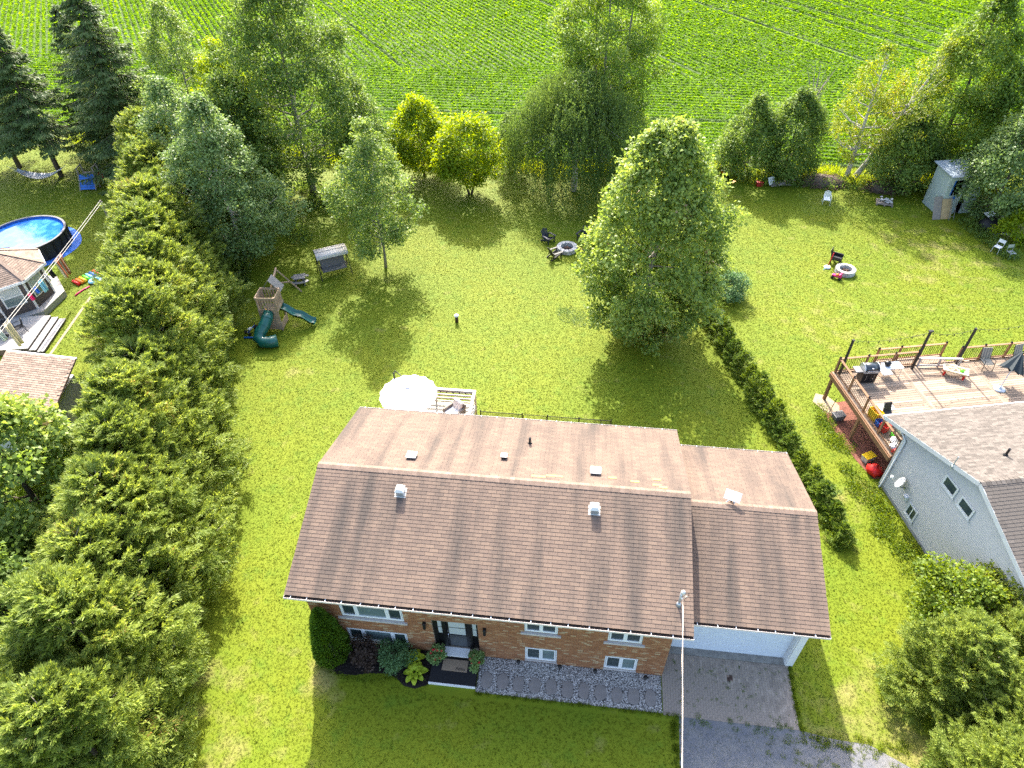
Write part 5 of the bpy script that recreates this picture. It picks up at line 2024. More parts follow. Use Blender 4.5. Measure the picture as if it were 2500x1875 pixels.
for x in (-.24, .24):
    for y in (-.14, .14):
        MB().tube([(x, y - .03, .1), (x, y + .03, .1)], .1, 14).build('wheel', M['charcoal'], t, True)
t = thing('toy_stand', 'white domed toy base with a red pole behind the fire pit chair', 'toy', (26.55, 30.75, 0))
MB().lathe([(.22, 0), (.23, .06), (.16, .13), (.02, .16)], 16).build('base', M['white'], t, True)
MB().tube([(0, 0, .1), (.08, .05, .6), (.14, .06, 1.15)], .03, 8).build('pole', M['red'], t, True)
MB().tube([(-.05, -.1, .1), (-.35, -.35, .05)], .015, 6).build('handle', M['skyp'], t)


def metal_chair(label, xy, rz, m):
    t = thing('garden_chair', label, 'chair', (xy[0], xy[1], 0), rz, 'white metal chairs at the right edge')
    MB().obox((0, 0, .45), (.22, .22, .014)).build('seat', m, t, bevel=.01)
    MB().obox((0, .27, .78), (.22, .014, .11), 0, R_(-10)).build('backrest', m, t)
    for s in (-1, 1):
        MB().tube([(s * .21, .21, .45), (s * .21, .29, .88)], .014, 6).build('back_post', m, t)
        for y in (-1, 1):
            MB().tube([(s * .2, y * .2, .44), (s * .23, y * .25, 0)], .014, 6).build('leg', m, t)


metal_chair('white metal chair under the lime sapling, the left one', (38.75, 33.9), R_(-48), M['white_paint'])
metal_chair('grey white metal chair under the lime sapling, the right one', (39.35, 33.2), R_(14), M['galv'])
t = thing('stone_planter', 'low pallet stacked with stones before the brush', 'stone pile', (33.0, 40.6, 0), R_(-14))
for k in range(6):
    MB().box(-.6, .6, -.5 + k * .17, -.37 + k * .17, .12, .15).build('pallet_board', M['oldwood'], t)
for k in range(3):
    MB().box(-.6 + k * .55, -.5 + k * .55, -.5, .48, 0, .119).build('runner', M['oldwood'], t)
q = random.Random(12)
for k in range(22):
    s = MB()
    rr = .09 + .05 * q.random()
    s.lathe([(rr * .7, -rr * .4), (rr, 0), (rr * .7, rr * .4), (rr * .1, rr * .5)], 7)
    s.build('stone', M['block'], t, loc=(q.uniform(-.35, .45), q.uniform(-.35, .35), .2 + q.random() * .28))


def brush(label, xy, R, h, seed, n=170):
    t = thing('brush_pile', label, 'brush pile', (xy[0], xy[1], 0), 0, 'brush piles at the lawn edge')
    q = random.Random(seed)
    m = MB()
    for k in range(n):
        a = q.random() * 6.28
        d = R * math.sqrt(q.random())
        z = h * (1 - (d / R) ** 2) * q.random() + .05
        b = q.random() * 3.14
        l = .5 + .9 * q.random()
        c = Vector((d * math.cos(a), d * .6 * math.sin(a), z))
        v = Vector((math.cos(b), .7 * math.sin(b), q.uniform(-.25, .3))) * l * .5
        m.tube([c - v, c + Vector((0, 0, .05)), c + v], [.02, .016, .006], 4, False)
    m.build('sticks', M['rust'], t)
    m = MB()
    m.lathe([(R * .85, 0), (R * .75, h * .4), (R * .4, h * .65), (.05, h * .75)], 14, sy=.6)
    m.build('heap', M['bark'], t, True)


brush('long pile of cut brush behind the white armchair', (28.9, 43.9), 2.2, .8, 1, 260)
brush('round pile of cut brush behind the stacked stones', (33.6, 43.0), 1.6, 1.1, 2, 240)
t = thing('board_pile', 'loose grey boards under the dark trees', 'boards', (25.6, 43.0, 0), .3)
for k in range(6):
    MB().obox((k * .12 - .3, .1 * (k % 2), .12 + .05 * k), (.75, .12, .02), .3 * math.sin(k * 2), 0, .12 * math.sin(k)).build('board', M['oldwood'], t)
MB().obox((-.9, .3, .45), (.35, .02, .3), .4, -.5).build('white_panel', M['white_paint'], t)
t = thing('storage_box', 'small dull red box under the dark trees', 'box', (23.7, 42.9, 0), .2)
MB().box(-.25, .25, -.2, .2, 0, .34).build('body', M['brass'], t, bevel=.03)
MB().box(-.27, .27, -.22, .22, .341, .39).build('lid', M['brass'], t, bevel=.02)
t = thing('garden_cart', 'small orange cart at the lawn edge behind the big maple', 'cart', (21.2, 44.4, 0), .2)
MB().add([(-.4, -.25, .3), (.4, -.25, .3), (.4, .25, .3), (-.4, .25, .3), (-.55, -.35, .6), (.55, -.35, .6), (.55, .35, .6), (-.55, .35, .6)], [(0, 3, 2, 1), (0, 1, 5, 4), (1, 2, 6, 5), (2, 3, 7, 6), (3, 0, 4, 7)]).build('tray', M['orange'], t)
for s in (-1, 1):
    MB().tube([(0, s * .3 - .04, .18), (0, s * .3 + .04, .18)], .18, 14).build('wheel', M['charcoal'], t, True)
MB().tube([(.4, 0, .35), (1.0, 0, .7)], .02, 6).build('handle', M['galv'], t)

# shed
t = thing('shed', 'ramshackle pale green metal shed half hidden by trees', 'shed', (37.75, 39.4, 0), R_(12))
sh = 3.1
MB().box(-1.35, .0, 0, .05, 0, .5).build('wall_panel', M['mint'], t)
for a in ((-1.35, -.98, .501, sh), (-.98, -.25, .501, 1.55), (-.25, .0, .501, sh), (-.98, -.25, 2.75, sh)):
    MB().box(a[0], a[1], 0, .05, a[2], a[3]).build('wall_panel', M['mint'], t)
MB().box(-.98, -.92, -.03, .08, 1.552, 2.748).build('window_frame', M['bluep'], t)
MB().box(-.7, -.45, -.035, -.005, 1.25, 1.5).build('blue_board', M['bluep'], t)
MB().box(.42, 1.35, .0, .05, 0, 1.75).build('wall_panel', M['mint'], t)
MB().box(.0, 1.35, .0, .05, 1.752, sh + .1).build('wall_panel', M['mint'], t)
for x in (.05, .3, .55, .8, 1.05, 1.3):
    MB().box(x, x + .025, -.02, -.001, 0 if x > .42 else 1.76, sh).build('rib', M['mint'], t)
MB().box(-1.35, -1.3, .051, 2.0, 0, sh).build('wall_panel', M['mint'], t)
MB().box(1.3, 1.35, .051, 2.0, 0, sh).build('wall_panel', M['mint'], t)
MB().box(-1.29, 1.29, 1.9, 1.95, 0, sh).build('wall_panel', M['inside'], t)
MB().box(-1.29, 1.29, .06, 1.89, .02, .06).build('floor', M['inside'], t)
MB().obox((0, .95, sh + .14), (1.6, 1.3, .03), 0, R_(3)).build('roof', M['tin'], t)
for k in range(9):
    MB().obox((-1.4 + k * .35, .95, sh + .18), (.03, 1.28, .012), 0, R_(3)).build('roof_rib', M['tin'], t)
for i, (lb, x, m, w_, h_) in enumerate((('sheet of plywood leaning on the shed', -1.05, 'ply', .42, 1.5), ('weathered board leaning on the shed beside the plywood', -1.75, 'oldwood', .32, 1.7))):
    o = MB().obox((0, 0, h_ / 2), (w_, .015, h_ / 2)).build('leaning_board', M[m])
    tag(o, lb, 'board')
    p = t.matrix_basis @ Vector((x, -.72, 0))
    o.location = p
    o.rotation_euler = (R_(-26), 0, R_(12))
t2 = thing('ladder', 'pale aluminium ladder leaning on the shed', 'ladder', t.matrix_basis @ Vector((-.72, -.95, 0)), R_(12))
for s in (-1, 1):
    MB().bar((s * .19, 0, 0), (s * .19, .75, 1.9), .05, .03).build('stile', M['silver'], t2)
for k in range(6):
    MB().tube([(-.19, .1 + .11 * k, .25 + .29 * k), (.19, .1 + .11 * k, .25 + .29 * k)], .016, 6).build('rung', M['silver'], t2)
t = thing('tarp_heap', 'heap under a black tarp right of the shed', 'heap', (39.7, 37.2, 0))
r = np.random.default_rng(95)
m = MB()
m.lathe([(1.1, 0), (1.05, .35), (.8, .75), (.4, .95), (.02, 1.0)], 18, sy=.7)
m.v = [(x * (1 + .12 * math.sin(9 * x + 5 * z)), y * (1 + .1 * math.cos(7 * y + 3 * x)), z * (1 + .1 * math.sin(5 * x + 4 * y))) for x, y, z in m.v]
m.build('tarp', M['charcoal'], t, True)
MB().obox((-.3, .4, 1.0), (.4, .25, .02), .4, .2).build('white_board', M['white_paint'], t)
for k in range(6):
    MB().lathe([(.12, 0), (.14, .06), (.08, .12), (.01, .14)], 8, (-.9 + .35 * k, -.75, 0)).build('stone', M['block'], t)
# ------------------------------------------------------------------ grey house and its deck (turned against the brick house)
RZ2 = math.atan2(.2287, .9735)


def gable_tabs(roof, x0, x1, ye, ym, zr, slope, m, nsing, camloc, expo=.143, tab=.30):
    """overlapping shingle tabs on both slopes; the nearest nsing are single pieces"""
    an = math.atan(slope)
    ca, sa = math.cos(an), math.sin(an)
    me = bpy.data.meshes.new('shingle')
    me.from_pydata(tab_verts(tab - .006), [], TABF)
    me.materials.append(m)
    L = []
    q = random.Random(6)
    for sgn, e in ((1, ye[0]), (-1, ye[1])):
        run = abs(ym - e)
        for i in range(int(run / ca / expo)):
            x = x0 - tab * q.random()
            while x < x1:
                a, b = max(x, x0), min(x + tab - .006, x1)
                if b - a > .04:
                    s = i * expo
                    p = Vector((a, e + sgn * s * ca, zr - slope * run + s * sa))
                    L.append(((p - camloc).length + (0 if b - a > tab - .02 and sgn > 0 else 60), p, b - a, sgn))
                x += tab
    L.sort(key=lambda k: k[0])
    for d, p, wd, sgn in L[:nsing]:
        o = bpy.data.objects.new('shingle', me)
        link(o)
        o.parent = roof
        o.location = p
        o.rotation_euler = (an, 0, 0)
    mm = MB()
    for d, p, wd, sgn in L[nsing:]:
        vs = [(p.x + vx, p.y + sgn * (vy * ca - vz * sa), p.z + vy * sa + vz * ca) for vx, vy, vz in tab_verts(wd)]
        mm.add(vs, TABF if sgn > 0 else [tuple(reversed(f)) for f in TABF])
    tag(mm.build('shingle_courses', m, roof), kind='stuff')


gh = thing('grey_house', 'pale grey sided house at the right edge with tan roof', 'house', O2, RZ2)
camL = Vector(((CAM - O2).dot(EX2), (CAM - O2).dot(EY2), CAM.z))
HD, RY, RZT, S2 = 8.86, -4.43, 5.55, .36
core = MB()
core.add([(.02, 0, 0), (.02, -HD, 0), (.02, -HD, 3.9), (.02, RY, 5.45), (.02, 0, 3.9), (11, 0, 0), (11, -HD, 0), (11, -HD, 3.9), (11, RY, 5.45), (11, 0, 3.9)],
         [(0, 4, 3, 2, 1), (5, 6, 7, 8, 9), (0, 5, 9, 4), (1, 2, 7, 6), (0, 1, 6, 5)])
wl = core.build('wall', M['siding'], gh)
MB().box(-.006, .019, -HD + .02, -.02, 0, .2).build('foundation', M['found'], gh)
z = .2
while z < 5.4:
    zt = z + .108
    hw = min(HD / 2, (5.46 - z) / S2)
    hw2 = min(HD / 2, (5.46 - zt) / S2)
    if hw2 > .1:
        m = MB()
        a0, a1, b0, b1 = RY - hw, RY + hw, RY - hw2, RY + hw2
        m.add([(-.030, a0, z), (-.030, a1, z), (-.002, b1, zt), (-.002, b0, zt), (.018, a0, z), (.018, a1, z)], [(0, 3, 2, 1), (0, 1, 5, 4)])
        m.build('siding_board', M['siding'], wl)
    z += .108
rs = MB()
vs = []
ye0, ye1 = -HD - 1.0, 1.25
for x in (-.32, 11.2):
    vs += [(x, ye0, RZT - S2 * (RY - ye0)), (x, RY, RZT), (x, ye1, RZT - S2 * (ye1 - RY)), (x, ye1, RZT - S2 * (ye1 - RY) - .12), (x, RY, RZT - .12), (x, ye0, RZT - S2 * (RY - ye0) - .12)]
rs.add(vs, [(0, 1, 7, 6), (1, 2, 8, 7), (2, 3, 9, 8), (3, 4, 10, 9), (4, 5, 11, 10), (5, 0, 6, 11), (0, 5, 4, 1), (1, 4, 3, 2), (6, 7, 10, 11), (7, 8, 9, 10)])
r2 = rs.build('roof', M['tan_roof'], gh)
gable_tabs(r2, -.34, 8.5, (ye0 - .02, ye1 + .02), RY, RZT + .005, S2, M['tan_roof'], 300, camL)
m = MB()
x = -.34
while x < 11:
    d = .15
    m.add([(x, RY - d, RZT - S2 * d + .035), (x, RY, RZT + .04), (x, RY + d, RZT - S2 * d + .035), (x + .2, RY - d, RZT - S2 * d + .022), (x + .2, RY, RZT + .026), (x + .2, RY + d, RZT - S2 * d + .022)], [(0, 1, 4, 3), (1, 2, 5, 4)])
    x += .2
m.build('ridge_cap', M['tan_roof'], r2)
m = MB()
for a in (ye0, ye1):
    zz = RZT - S2 * abs(a - RY)
    m.bar((-.335, a, zz - .1), (-.335, RY, RZT - .1), .025, .2)
    m.bar((-.16, a, zz - .15), (-.16, RY, RZT - .15), .32, .02)
m.build('rake_board', M['siding_trim'], gh)
MB().box(-.34, 11, 1.25, 1.36, 3.34, 3.47).build('gutter', M['white'], gh)
m = MB()
m.box(-.035, .05, -.09, .03, 0, 3.75)
m.build('corner_board', M['siding_trim'], gh)
m = MB()
m.tube([(-.08, 1.1, 3.36), (-.08, .3, 3.5), (-.09, -.2, 3.3), (-.09, -.2, .25), (-.2, -.25, .1)], .045, 8)
m.build('downspout', M['siding_trim'], gh, True)
for (y0, y1, z0, z1, sl_) in ((-3.64, -2.80, 3.5, 4.12, 0), (-4.72, -3.89, 3.48, 4.08, 0), (-2.67, -2.01, .46, 1.2, 1)):
    w_ = MB()
    f = .09
    w_.box(-.065, -.031, y0, y0 + f, z0, z1)
    w_.box(-.065, -.031, y1 - f, y1, z0, z1)
    w_.box(-.065, -.031, y0 + f, y1 - f, z0, z0 + f)
    w_.box(-.065, -.031, y0 + f, y1 - f, z1 - f, z1)
    o = w_.build('window', M['siding_trim'], gh, bevel=.006)
    MB().box(-.045, -.032, y0 + f, y1 - f, z0 + f, z1 - f).build('pane', M['glass'], o)
    MB().box(-.08, -.066, y0 - .04, y1 + .04, z0 - .05, z0 + .01).build('sill', M['siding_trim'], o)
    if sl_:
        ym_ = (y0 + y1) / 2
        MB().box(-.056, -.046, ym_ - .02, ym_ + .02, z0 + f, z1 - f).build('mullion', M['white'], o)
t = thing('satellite_dish', 'white satellite dish mounted on the grey siding', 'satellite dish', loc2(-.02, -1.36, 1.41), RZ2)
MB().tube([(0, 0, 0), (-.22, 0, .02), (-.28, .03, .22)], .022, 8).build('mast', M['galv'], t, True)
MB().box(-.02, 0, -.08, .08, -.08, .08).build('wall_plate', M['galv'], t)
dsh = MB()
nr, nn = 5, 24
Md = Matrix.Rotation(R_(62), 3, Vector((0, 1, 0))).to_3x3()
Md = Matrix.Rotation(R_(145), 3, 'Z') @ Matrix.Rotation(R_(62), 3, 'Y')
cc = Vector((-.32, .08, .34))
dsh.v.append(tuple(cc + Md @ Vector((0, 0, -.06))))
for i in range(1, nr + 1):
    for k in range(nn):
        rr = .30 * i / nr
        a = 6.2832 * k / nn
        dsh.v.append(tuple(cc + Md @ Vector((rr * math.cos(a), rr * .88 * math.sin(a), -.06 + .07 * (i / nr) ** 2))))
for k in range(nn):
    dsh.f.append((0, 1 + k, 1 + (k + 1) % nn))
for i in range(1, nr):
    for k in range(nn):
        b = 1 + (i - 1) * nn
        dsh.f.append((b + k, b + nn + k, b + nn + (k + 1) % nn, b + (k + 1) % nn))
o = dsh.build('dish', M['white_paint'], t, True)
sm_ = o.modifiers.new('thick', 'SOLIDIFY')
sm_.thickness = .012
e = cc + Md @ Vector((.05, 0, .42))
MB().tube([tuple(cc + Md @ Vector((.28, 0, 0))), tuple(e)], .014, 6).build('feed_arm', M['galv'], t)
MB().obox(tuple(e), (.06, .05, .05), 1.0).build('receiver', M['white_paint'], t, bevel=.01)
t = thing('meter_box', 'small white utility box on the grey siding below the dish', 'utility box', loc2(-.02, -1.72, 1.15), RZ2)
MB().box(-.14, 0, -.12, .12, -.12, .14).build('body', M['white_paint'], t, bevel=.02)
MB().tube([(-.14, 0, .02), (-.2, 0, .02)], .08, 14).build('meter', M['vent'], t)
t = thing('roof_pipe', 'black vent pipe on the tan roof of the grey house', 'pipe', loc2(2.05, -2.83, RZT - S2 * 1.6), RZ2)
MB().tube([(0, 0, -.05), (0, 0, .42)], .05, 12).build('pipe', M['black'], t)
MB().lathe([(.11, .03), (.06, .1)], 12).build('boot', M['blackmetal'], t)
t = thing('antenna_post', 'short grey metal post fixed to the roof edge of the grey house', 'antenna mast', loc2(-.34, -3.05, 4.9), RZ2)
MB().tube([(0, 0, -.1), (0, 0, .6)], .025, 8).build('post', M['galv'], t)
MB().box(-.05, .04, -.06, .06, -.12, .06).build('bracket', M['galv'], t)

# deck
DK = 1.9
dk = thing('wooden_deck', 'raised brown wooden deck behind the grey house', 'deck', O2, RZ2)
for (x0, x1) in ((.05, 3.52), (3.80, 7.36), (7.64, 10.9)):
    y = .15
    while y < 6.0:
        MB().box(x0, x1, y, y + .138, DK - .035, DK).build('plank', M['wood'], dk)
        y += .157
for x in (3.525, 3.665, 7.365, 7.505):
    MB().box(x, x + .134, .15, 6.0, DK - .034, DK + .001).build('plank', M['wood'], dk)
MB().box(-.05, 10.9, 6.005, 6.13, DK - .035, DK).build('plank', M['wood'], dk)
MB().box(-.05, .045, .15, 6.0, DK - .035, DK).build('plank', M['wood'], dk)
for a in ((-.10, -.055, .1, 6.17, DK - .30, DK - .002), (-.15, -.105, .1, 6.17, DK - .32, DK - .06), (-.05, 10.9, 6.135, 6.175, DK - .30, DK - .002)):
    MB().box(*a).build('rim_joist', M['wood_red'], dk)
for k in range(14):
    MB().box(.5 + k * .75, .54 + k * .75, .15, 6.0, DK - .24, DK - .036).build('joist', M['oldwood'], dk)
for x, y in ((0, 6.0), (0, 3.0), (3.6, 6.0), (7.2, 6.0), (10.8, 6.0), (3.6, 3), (7.2, 3)):
    MB().box(x - .07, x + .07, y - .07, y + .07, 0, DK - .04).build('support_post', M['wood_red'], dk)


def railing(p0, p1, posts, par, h=1.02, z=DK, m=None, bal=True, capc=True):
    m = m or M['wood_red']
    p0, p1 = Vector((*p0, z)), Vector((*p1, z))
    for s in posts:
        p = p0.lerp(p1, s)
        MB().obox((p.x, p.y, z + h / 2 - .1), (.045, .045, h / 2 + .1)).build('rail_post', m, par)
        if capc:
            c = MB().lathe([(.075, 0), (.07, .03), (.01, .09)], 4, (p.x, p.y, z + h + .0))
            c.build('post_cap', M['blackmetal'], par)
    u = Vector((0, 0, 1))
    MB().bar(p0 + u * (h - .06), p1 + u * (h - .06), .12, .035).build('top_rail', m, par)
    MB().bar(p0 + u * .12, p1 + u * .12, .04, .07).build('bottom_rail', m, par)
    if bal:
        L = (p1 - p0).length
        n = int(L / .118)
        for k in range(1, n):
            p = p0.lerp(p1, k / n)
            MB().box(p.x - .008, p.x + .008, p.y - .008, p.y + .008, z + .155, z + h - .078).build('baluster', M['blackmetal'], par)


railing((.06, .05), (.06, 6.08), (0.01, .25, .5, .75, 1), dk)
railing((.12, 6.08), (4.42, 6.08), (.35, .70, 1), dk)
railing((6.85, 6.08), (10.9, 6.08), (0, .32, .68), dk)
MB().box(2.85, 6.8, 6.2, 7.1, DK - .42, DK - .38).build('landing', M['wood'], dk)
railing((2.9, 7.05), (6.75, 7.05), (0, .33, .66, 1), dk, .95, DK - .4)
MB().box(-.0 + 2.85, 6.8, 6.2, 7.12, DK - .6, DK - .43).build('landing_frame', M['wood_red'], dk)
for k in range(3):
    MB().box(1.9 + .3 * k, 2.19 + .3 * k, 6.2, 7.1, DK - 1.2 + .25 * k, DK - 1.16 + .25 * k).build('stair_tread', M['wood'], dk)
t = thing('baby_gate', 'grey weathered wooden gate across the deck stairs', 'gate', loc2(0, 0, DK), RZ2)
MB().bar((4.55, 5.95, .62), (6.72, 5.6, .62), .12, .04).build('top_rail', M['greywood'], t)
MB().bar((4.55, 5.95, .12), (6.72, 5.6, .12), .05, .08).build('bottom_rail', M['greywood'], t)
for q in (0.02, .5, .98):
    p = Vector((4.55, 5.95, 0)).lerp(Vector((6.72, 5.6, 0)), q)
    MB().box(p.x - .045, p.x + .045, p.y - .02, p.y + .02, 0, .6).build('upright', M['greywood'], t)
for k in range(16):
    p = Vector((4.55, 5.95, 0)).lerp(Vector((6.72, 5.6, 0)), .06 + k * .058)
    MB().box(p.x - .006, p.x + .006, p.y - .006, p.y + .006, .16, .6).build('bar', M['galv'], t)
tops = []
for i, (x, y, zt) in enumerate(((.17, 5.84, 4.3), (4.22, 5.80, 4.45), (6.80, 5.90, 4.3))):
    t = thing('light_post', 'tall dark post on the deck, %s' % ['at the outer corner behind the barbecue', 'beside the weathered gate with a lamp on top', 'behind the water table'][i], 'post', loc2(x, y, DK), RZ2, 'tall dark posts on the deck')
    MB().box(-.05, .05, -.05, .05, 0, zt - DK).build('post', M['charcoal'] if i else M['charcoal'], t, bevel=.008)
    if i == 1:
        MB().box(-.12, .12, -.07, .07, zt - DK + .001, zt - DK + .07).build('lamp', M['blackmetal'], t, bevel=.01)
    else:
        MB().box(-.055, .055, -.055, .055, zt - DK + .001, zt - DK + .02).build('cap', M['blackmetal'], t)
    tops.append(Vector((x, y, zt - .05)))
tops.append(Vector((10.8, 6.1, 4.3)))
t = thing('festoon_lights', 'thin string of bulbs hung between the tall deck posts', 'string lights', O2, RZ2)
for a, b in zip(tops[:-1], tops[1:]):
    n = max(6, int((b - a).length / .55))
    pts = []
    for k in range(n * 2 + 1):
        q = k / (n * 2)
        p = a.lerp(b, q)
        p.z -= .9 * q * (1 - q)
        pts.append(p)
    MB().tube(pts, .009, 5).build('wire', M['blackmetal'], t)
    for k in range(1, n * 2, 2):
        MB().lathe([(.012, .0), (.016, -.05), (.03, -.08), (.02, -.12), (.002, -.13)], 7, tuple(pts[k])).build('bulb', M['blackmetal'], t)

t = thing('barbecue', 'gas barbecue with dark hood and grey side shelves on the deck', 'barbecue', loc2(1.32, 5.3, DK), RZ2 + R_(-4))
MB().box(-.38, .38, -.26, .26, .06, .72).build('cabinet', M['black'], t, bevel=.01)
for x in (-.37, .01):
    MB().box(x, x + .36, -.272, -.261, .1, .68).build('cabinet_door', M['black'], t)
    MB().tube([(x + .18, -.29, .25), (x + .18, -.29, .6)], .01, 6).build('door_handle', M['silver'], t)
MB().box(-.40, .40, -.28, .28, .721, .80).build('firebox', M['galv'], t)
hd_ = MB()
pr = [(-.28, .80), (-.29, .92), (-.22, 1.04), (-.05, 1.12), (.15, 1.10), (.27, 1.0), (.28, .80)]
for x in (-.36, .36):
    hd_.v += [(x, a, b) for a, b in pr]
k = len(pr)
hd_.f = [(i, i + 1, k + i + 1, k + i) for i in range(k - 1)] + [tuple(range(k))[::-1], tuple(range(k, 2 * k))]
hd_.v = [(a, b, c + .003) for a, b, c in hd_.v]
hd_.build('hood', mat('dark_enamel', (.02, .028, .036), .2, .1, 4, spec=.6), t, True)
for s in (-1, 1):
    e = MB()
    e.v = [(s * .361, a * 1.03, b + (.01 if b > .85 else 0)) for a, b in pr] + [(s * .40, a * 1.03, b + (.01 if b > .85 else 0)) for a, b in pr]
    e.f = [(i, i + 1, k + i + 1, k + i) for i in range(k - 1)] + [tuple(range(k)), tuple(range(k, 2 * k))[::-1]]
    e.build('hood_end', M['galv'], t)
    MB().box(min(s * .42, s * .80), max(s * .42, s * .80), -.24, .24, .76, .82).build('side_shelf', M['greyplastic'] if s < 0 else M['vent'], t, bevel=.015)
MB().tube([(-.28, -.33, .9), (.28, -.33, .9)], .014, 8).build('hood_handle', M['silver'], t)
MB().lathe([(.04, 0), (.04, .012)], 14, (0, -.24, 1.02)).build('thermometer', M['white'], t)
for x in (-.32, .32):
    for y in (-.2, .2):
        MB().tube([(x, y - .02, .05), (x, y + .02, .05)], .05, 10).build('wheel', M['charcoal'], t)
t = thing('folding_table', 'white folding table beside the barbecue', 'table', loc2(2.7, 5.5, DK), RZ2)
MB().box(-.5, .5, -.28, .28, .68, .71).build('table_top', M['white'], t, bevel=.012)
MB().box(-.45, .1, -.24, .24, .25, .27).build('lower_shelf', M['white'], t)
for s in (-1, 1):
    for y in (-1, 1):
        MB().tube([(s * .42, y * .22, .68), (s * .48, y * .24, 0)], .014, 6).build('leg', M['galv'], t)
t = thing('kettle_grill', 'small black kettle grill on the white folding table', 'grill', loc2(2.42, 5.52, DK + .712), RZ2)
MB().lathe([(.05, 0), (.14, .03), (.18, .12), (.185, .16), (.15, .24), (.05, .28), (.02, .285)], 18).build('bowl', M['black'], t, True)
MB().lathe([(.012, .285), (.03, .31), (.01, .33)], 8).build('knob', M['black'], t)
t = thing('water_table', "child's cream water play table with red legs on the deck", 'play table', loc2(6.08, 5.05, DK), RZ2 + R_(-33))
MB().add([(-.55, -.25, .30), (.55, -.25, .30), (.55, .25, .30), (-.55, .25, .30), (-.60, -.30, .44), (.60, -.30, .44), (.60, .30, .44), (-.60, .30, .44), (-.52, -.22, .44), (.52, -.22, .44), (.52, .22, .44), (-.52, .22, .44), (-.48, -.18, .36), (.48, -.18, .36), (.48, .18, .36), (-.48, .18, .36)],
         [(0, 3, 2, 1), (0, 1, 5, 4), (1, 2, 6, 5), (2, 3, 7, 6), (3, 0, 4, 7), (4, 5, 9, 8), (5, 6, 10, 9), (6, 7, 11, 10), (7, 4, 8, 11), (8, 9, 13, 12), (9, 10, 14, 13), (10, 11, 15, 14), (11, 8, 12, 15), (12, 13, 14, 15)]).build('basin', M['playcream'], t, bevel=.015)
for x in (-.45, .45):
    for y in (-.18, .18):
        MB().tube([(x, y, 0), (x, y, .299)], .055, 10).build('leg', M['red'], t)
MB().lathe([(.02, .37), (.1, .38), (.13, .46), (.06, .5), (.01, .51)], 12, (.28, .02, 0)).build('scoop_toy', M['limeplastic'], t, True)
MB().tube([(-.35, .1, .38), (-.2, -.05, .46), (0, .08, .42), (.1, -.1, .4)], .05, 8).build('water_ramp', M['playcream'], t, True)


def sling_chair(label, x, y, rz):
    t = thing('sling_chair', label, 'patio chair', loc2(x, y, DK), RZ2 + rz, 'striped patio chairs on the deck')
    MB().obox((0, -.02, .42), (.25, .24, .012), 0, R_(4)).build('seat', M['sling'], t)
    MB().obox((0, .32, .74), (.25, .012, .33), 0, R_(-18)).build('backrest', M['sling'], t)
    for k in (-1, 0, 1):
        MB().obox((k * .14, .313, .742), (.02, .012, .325), 0, R_(-18)).build('stripe', M['greyfab'], t)
    for s in (-1, 1):
        MB().tube([(s * .28, -.32, 0), (s * .27, -.26, .42), (s * .28, -.22, .62), (s * .28, .1, .63), (s * .27, .24, .5)], .016, 8).build('arm', M['blackmetal'], t, True)
        MB().tube([(s * .27, -.26, .42), (s * .27, .22, .42), (s * .26, .44, 1.06)], .014, 8).build('side_rail', M['blackmetal'], t, True)
        MB().tube([(s * .27, .2, .42), (s * .27, .42, 0)], .016, 8).build('leg', M['blackmetal'], t)


sling_chair('beige striped patio chair at the deck railing, left of the dark umbrella', 8.05, 5.42, R_(-6))
sling_chair('beige striped patio chair at the right edge behind the dark umbrella', 9.95, 5.45, R_(8))
t = thing('deck_umbrella', 'half closed dark umbrella leaning over a round grey base', 'umbrella', loc2(7.8, 3.75, DK), RZ2)
MB().lathe([(.30, 0), (.31, .03), (.22, .07), (.05, .11), (.03, .22)], 22).build('base', M['galv'], t, True)
tipv = Vector((.95, .78, 1.75))
MB().tube([(0, 0, .1), tuple(tipv)], .02, 8).build('pole', M['galv'], t)
c = MB()
ax = tipv.normalized()
uu = ax.orthogonal().normalized()
vv = ax.cross(uu)
ng = 8
c.v.append(tuple(tipv))
for i in range(1, 5):
    q = i / 4
    for k in range(ng * 2):
        a = math.pi * k / ng
        rr = (.62 if k % 2 == 0 else .42) * q ** .9
        dd = 1.12 * q - (0 if k % 2 == 0 else .12 * q)
        c.v.append(tuple(tipv - ax * dd + (uu * math.cos(a) + vv * math.sin(a)) * rr))
for k in range(ng * 2):
    c.f.append((0, 1 + k, 1 + (k + 1) % (ng * 2)))
for i in range(1, 4):
    for k in range(ng * 2):
        b = 1 + (i - 1) * ng * 2
        c.f.append((b + k, b + ng * 2 + k, b + ng * 2 + (k + 1) % (ng * 2), b + (k + 1) % (ng * 2)))
o = c.build('canopy', M['umb_dark'], t)
sm_ = o.modifiers.new('thick', 'SOLIDIFY')
sm_.thickness = .008
MB().lathe([(.03, 0), (.035, .04), (.005, .08)], 8, tuple(tipv)).build('finial', M['blackmetal'], t)


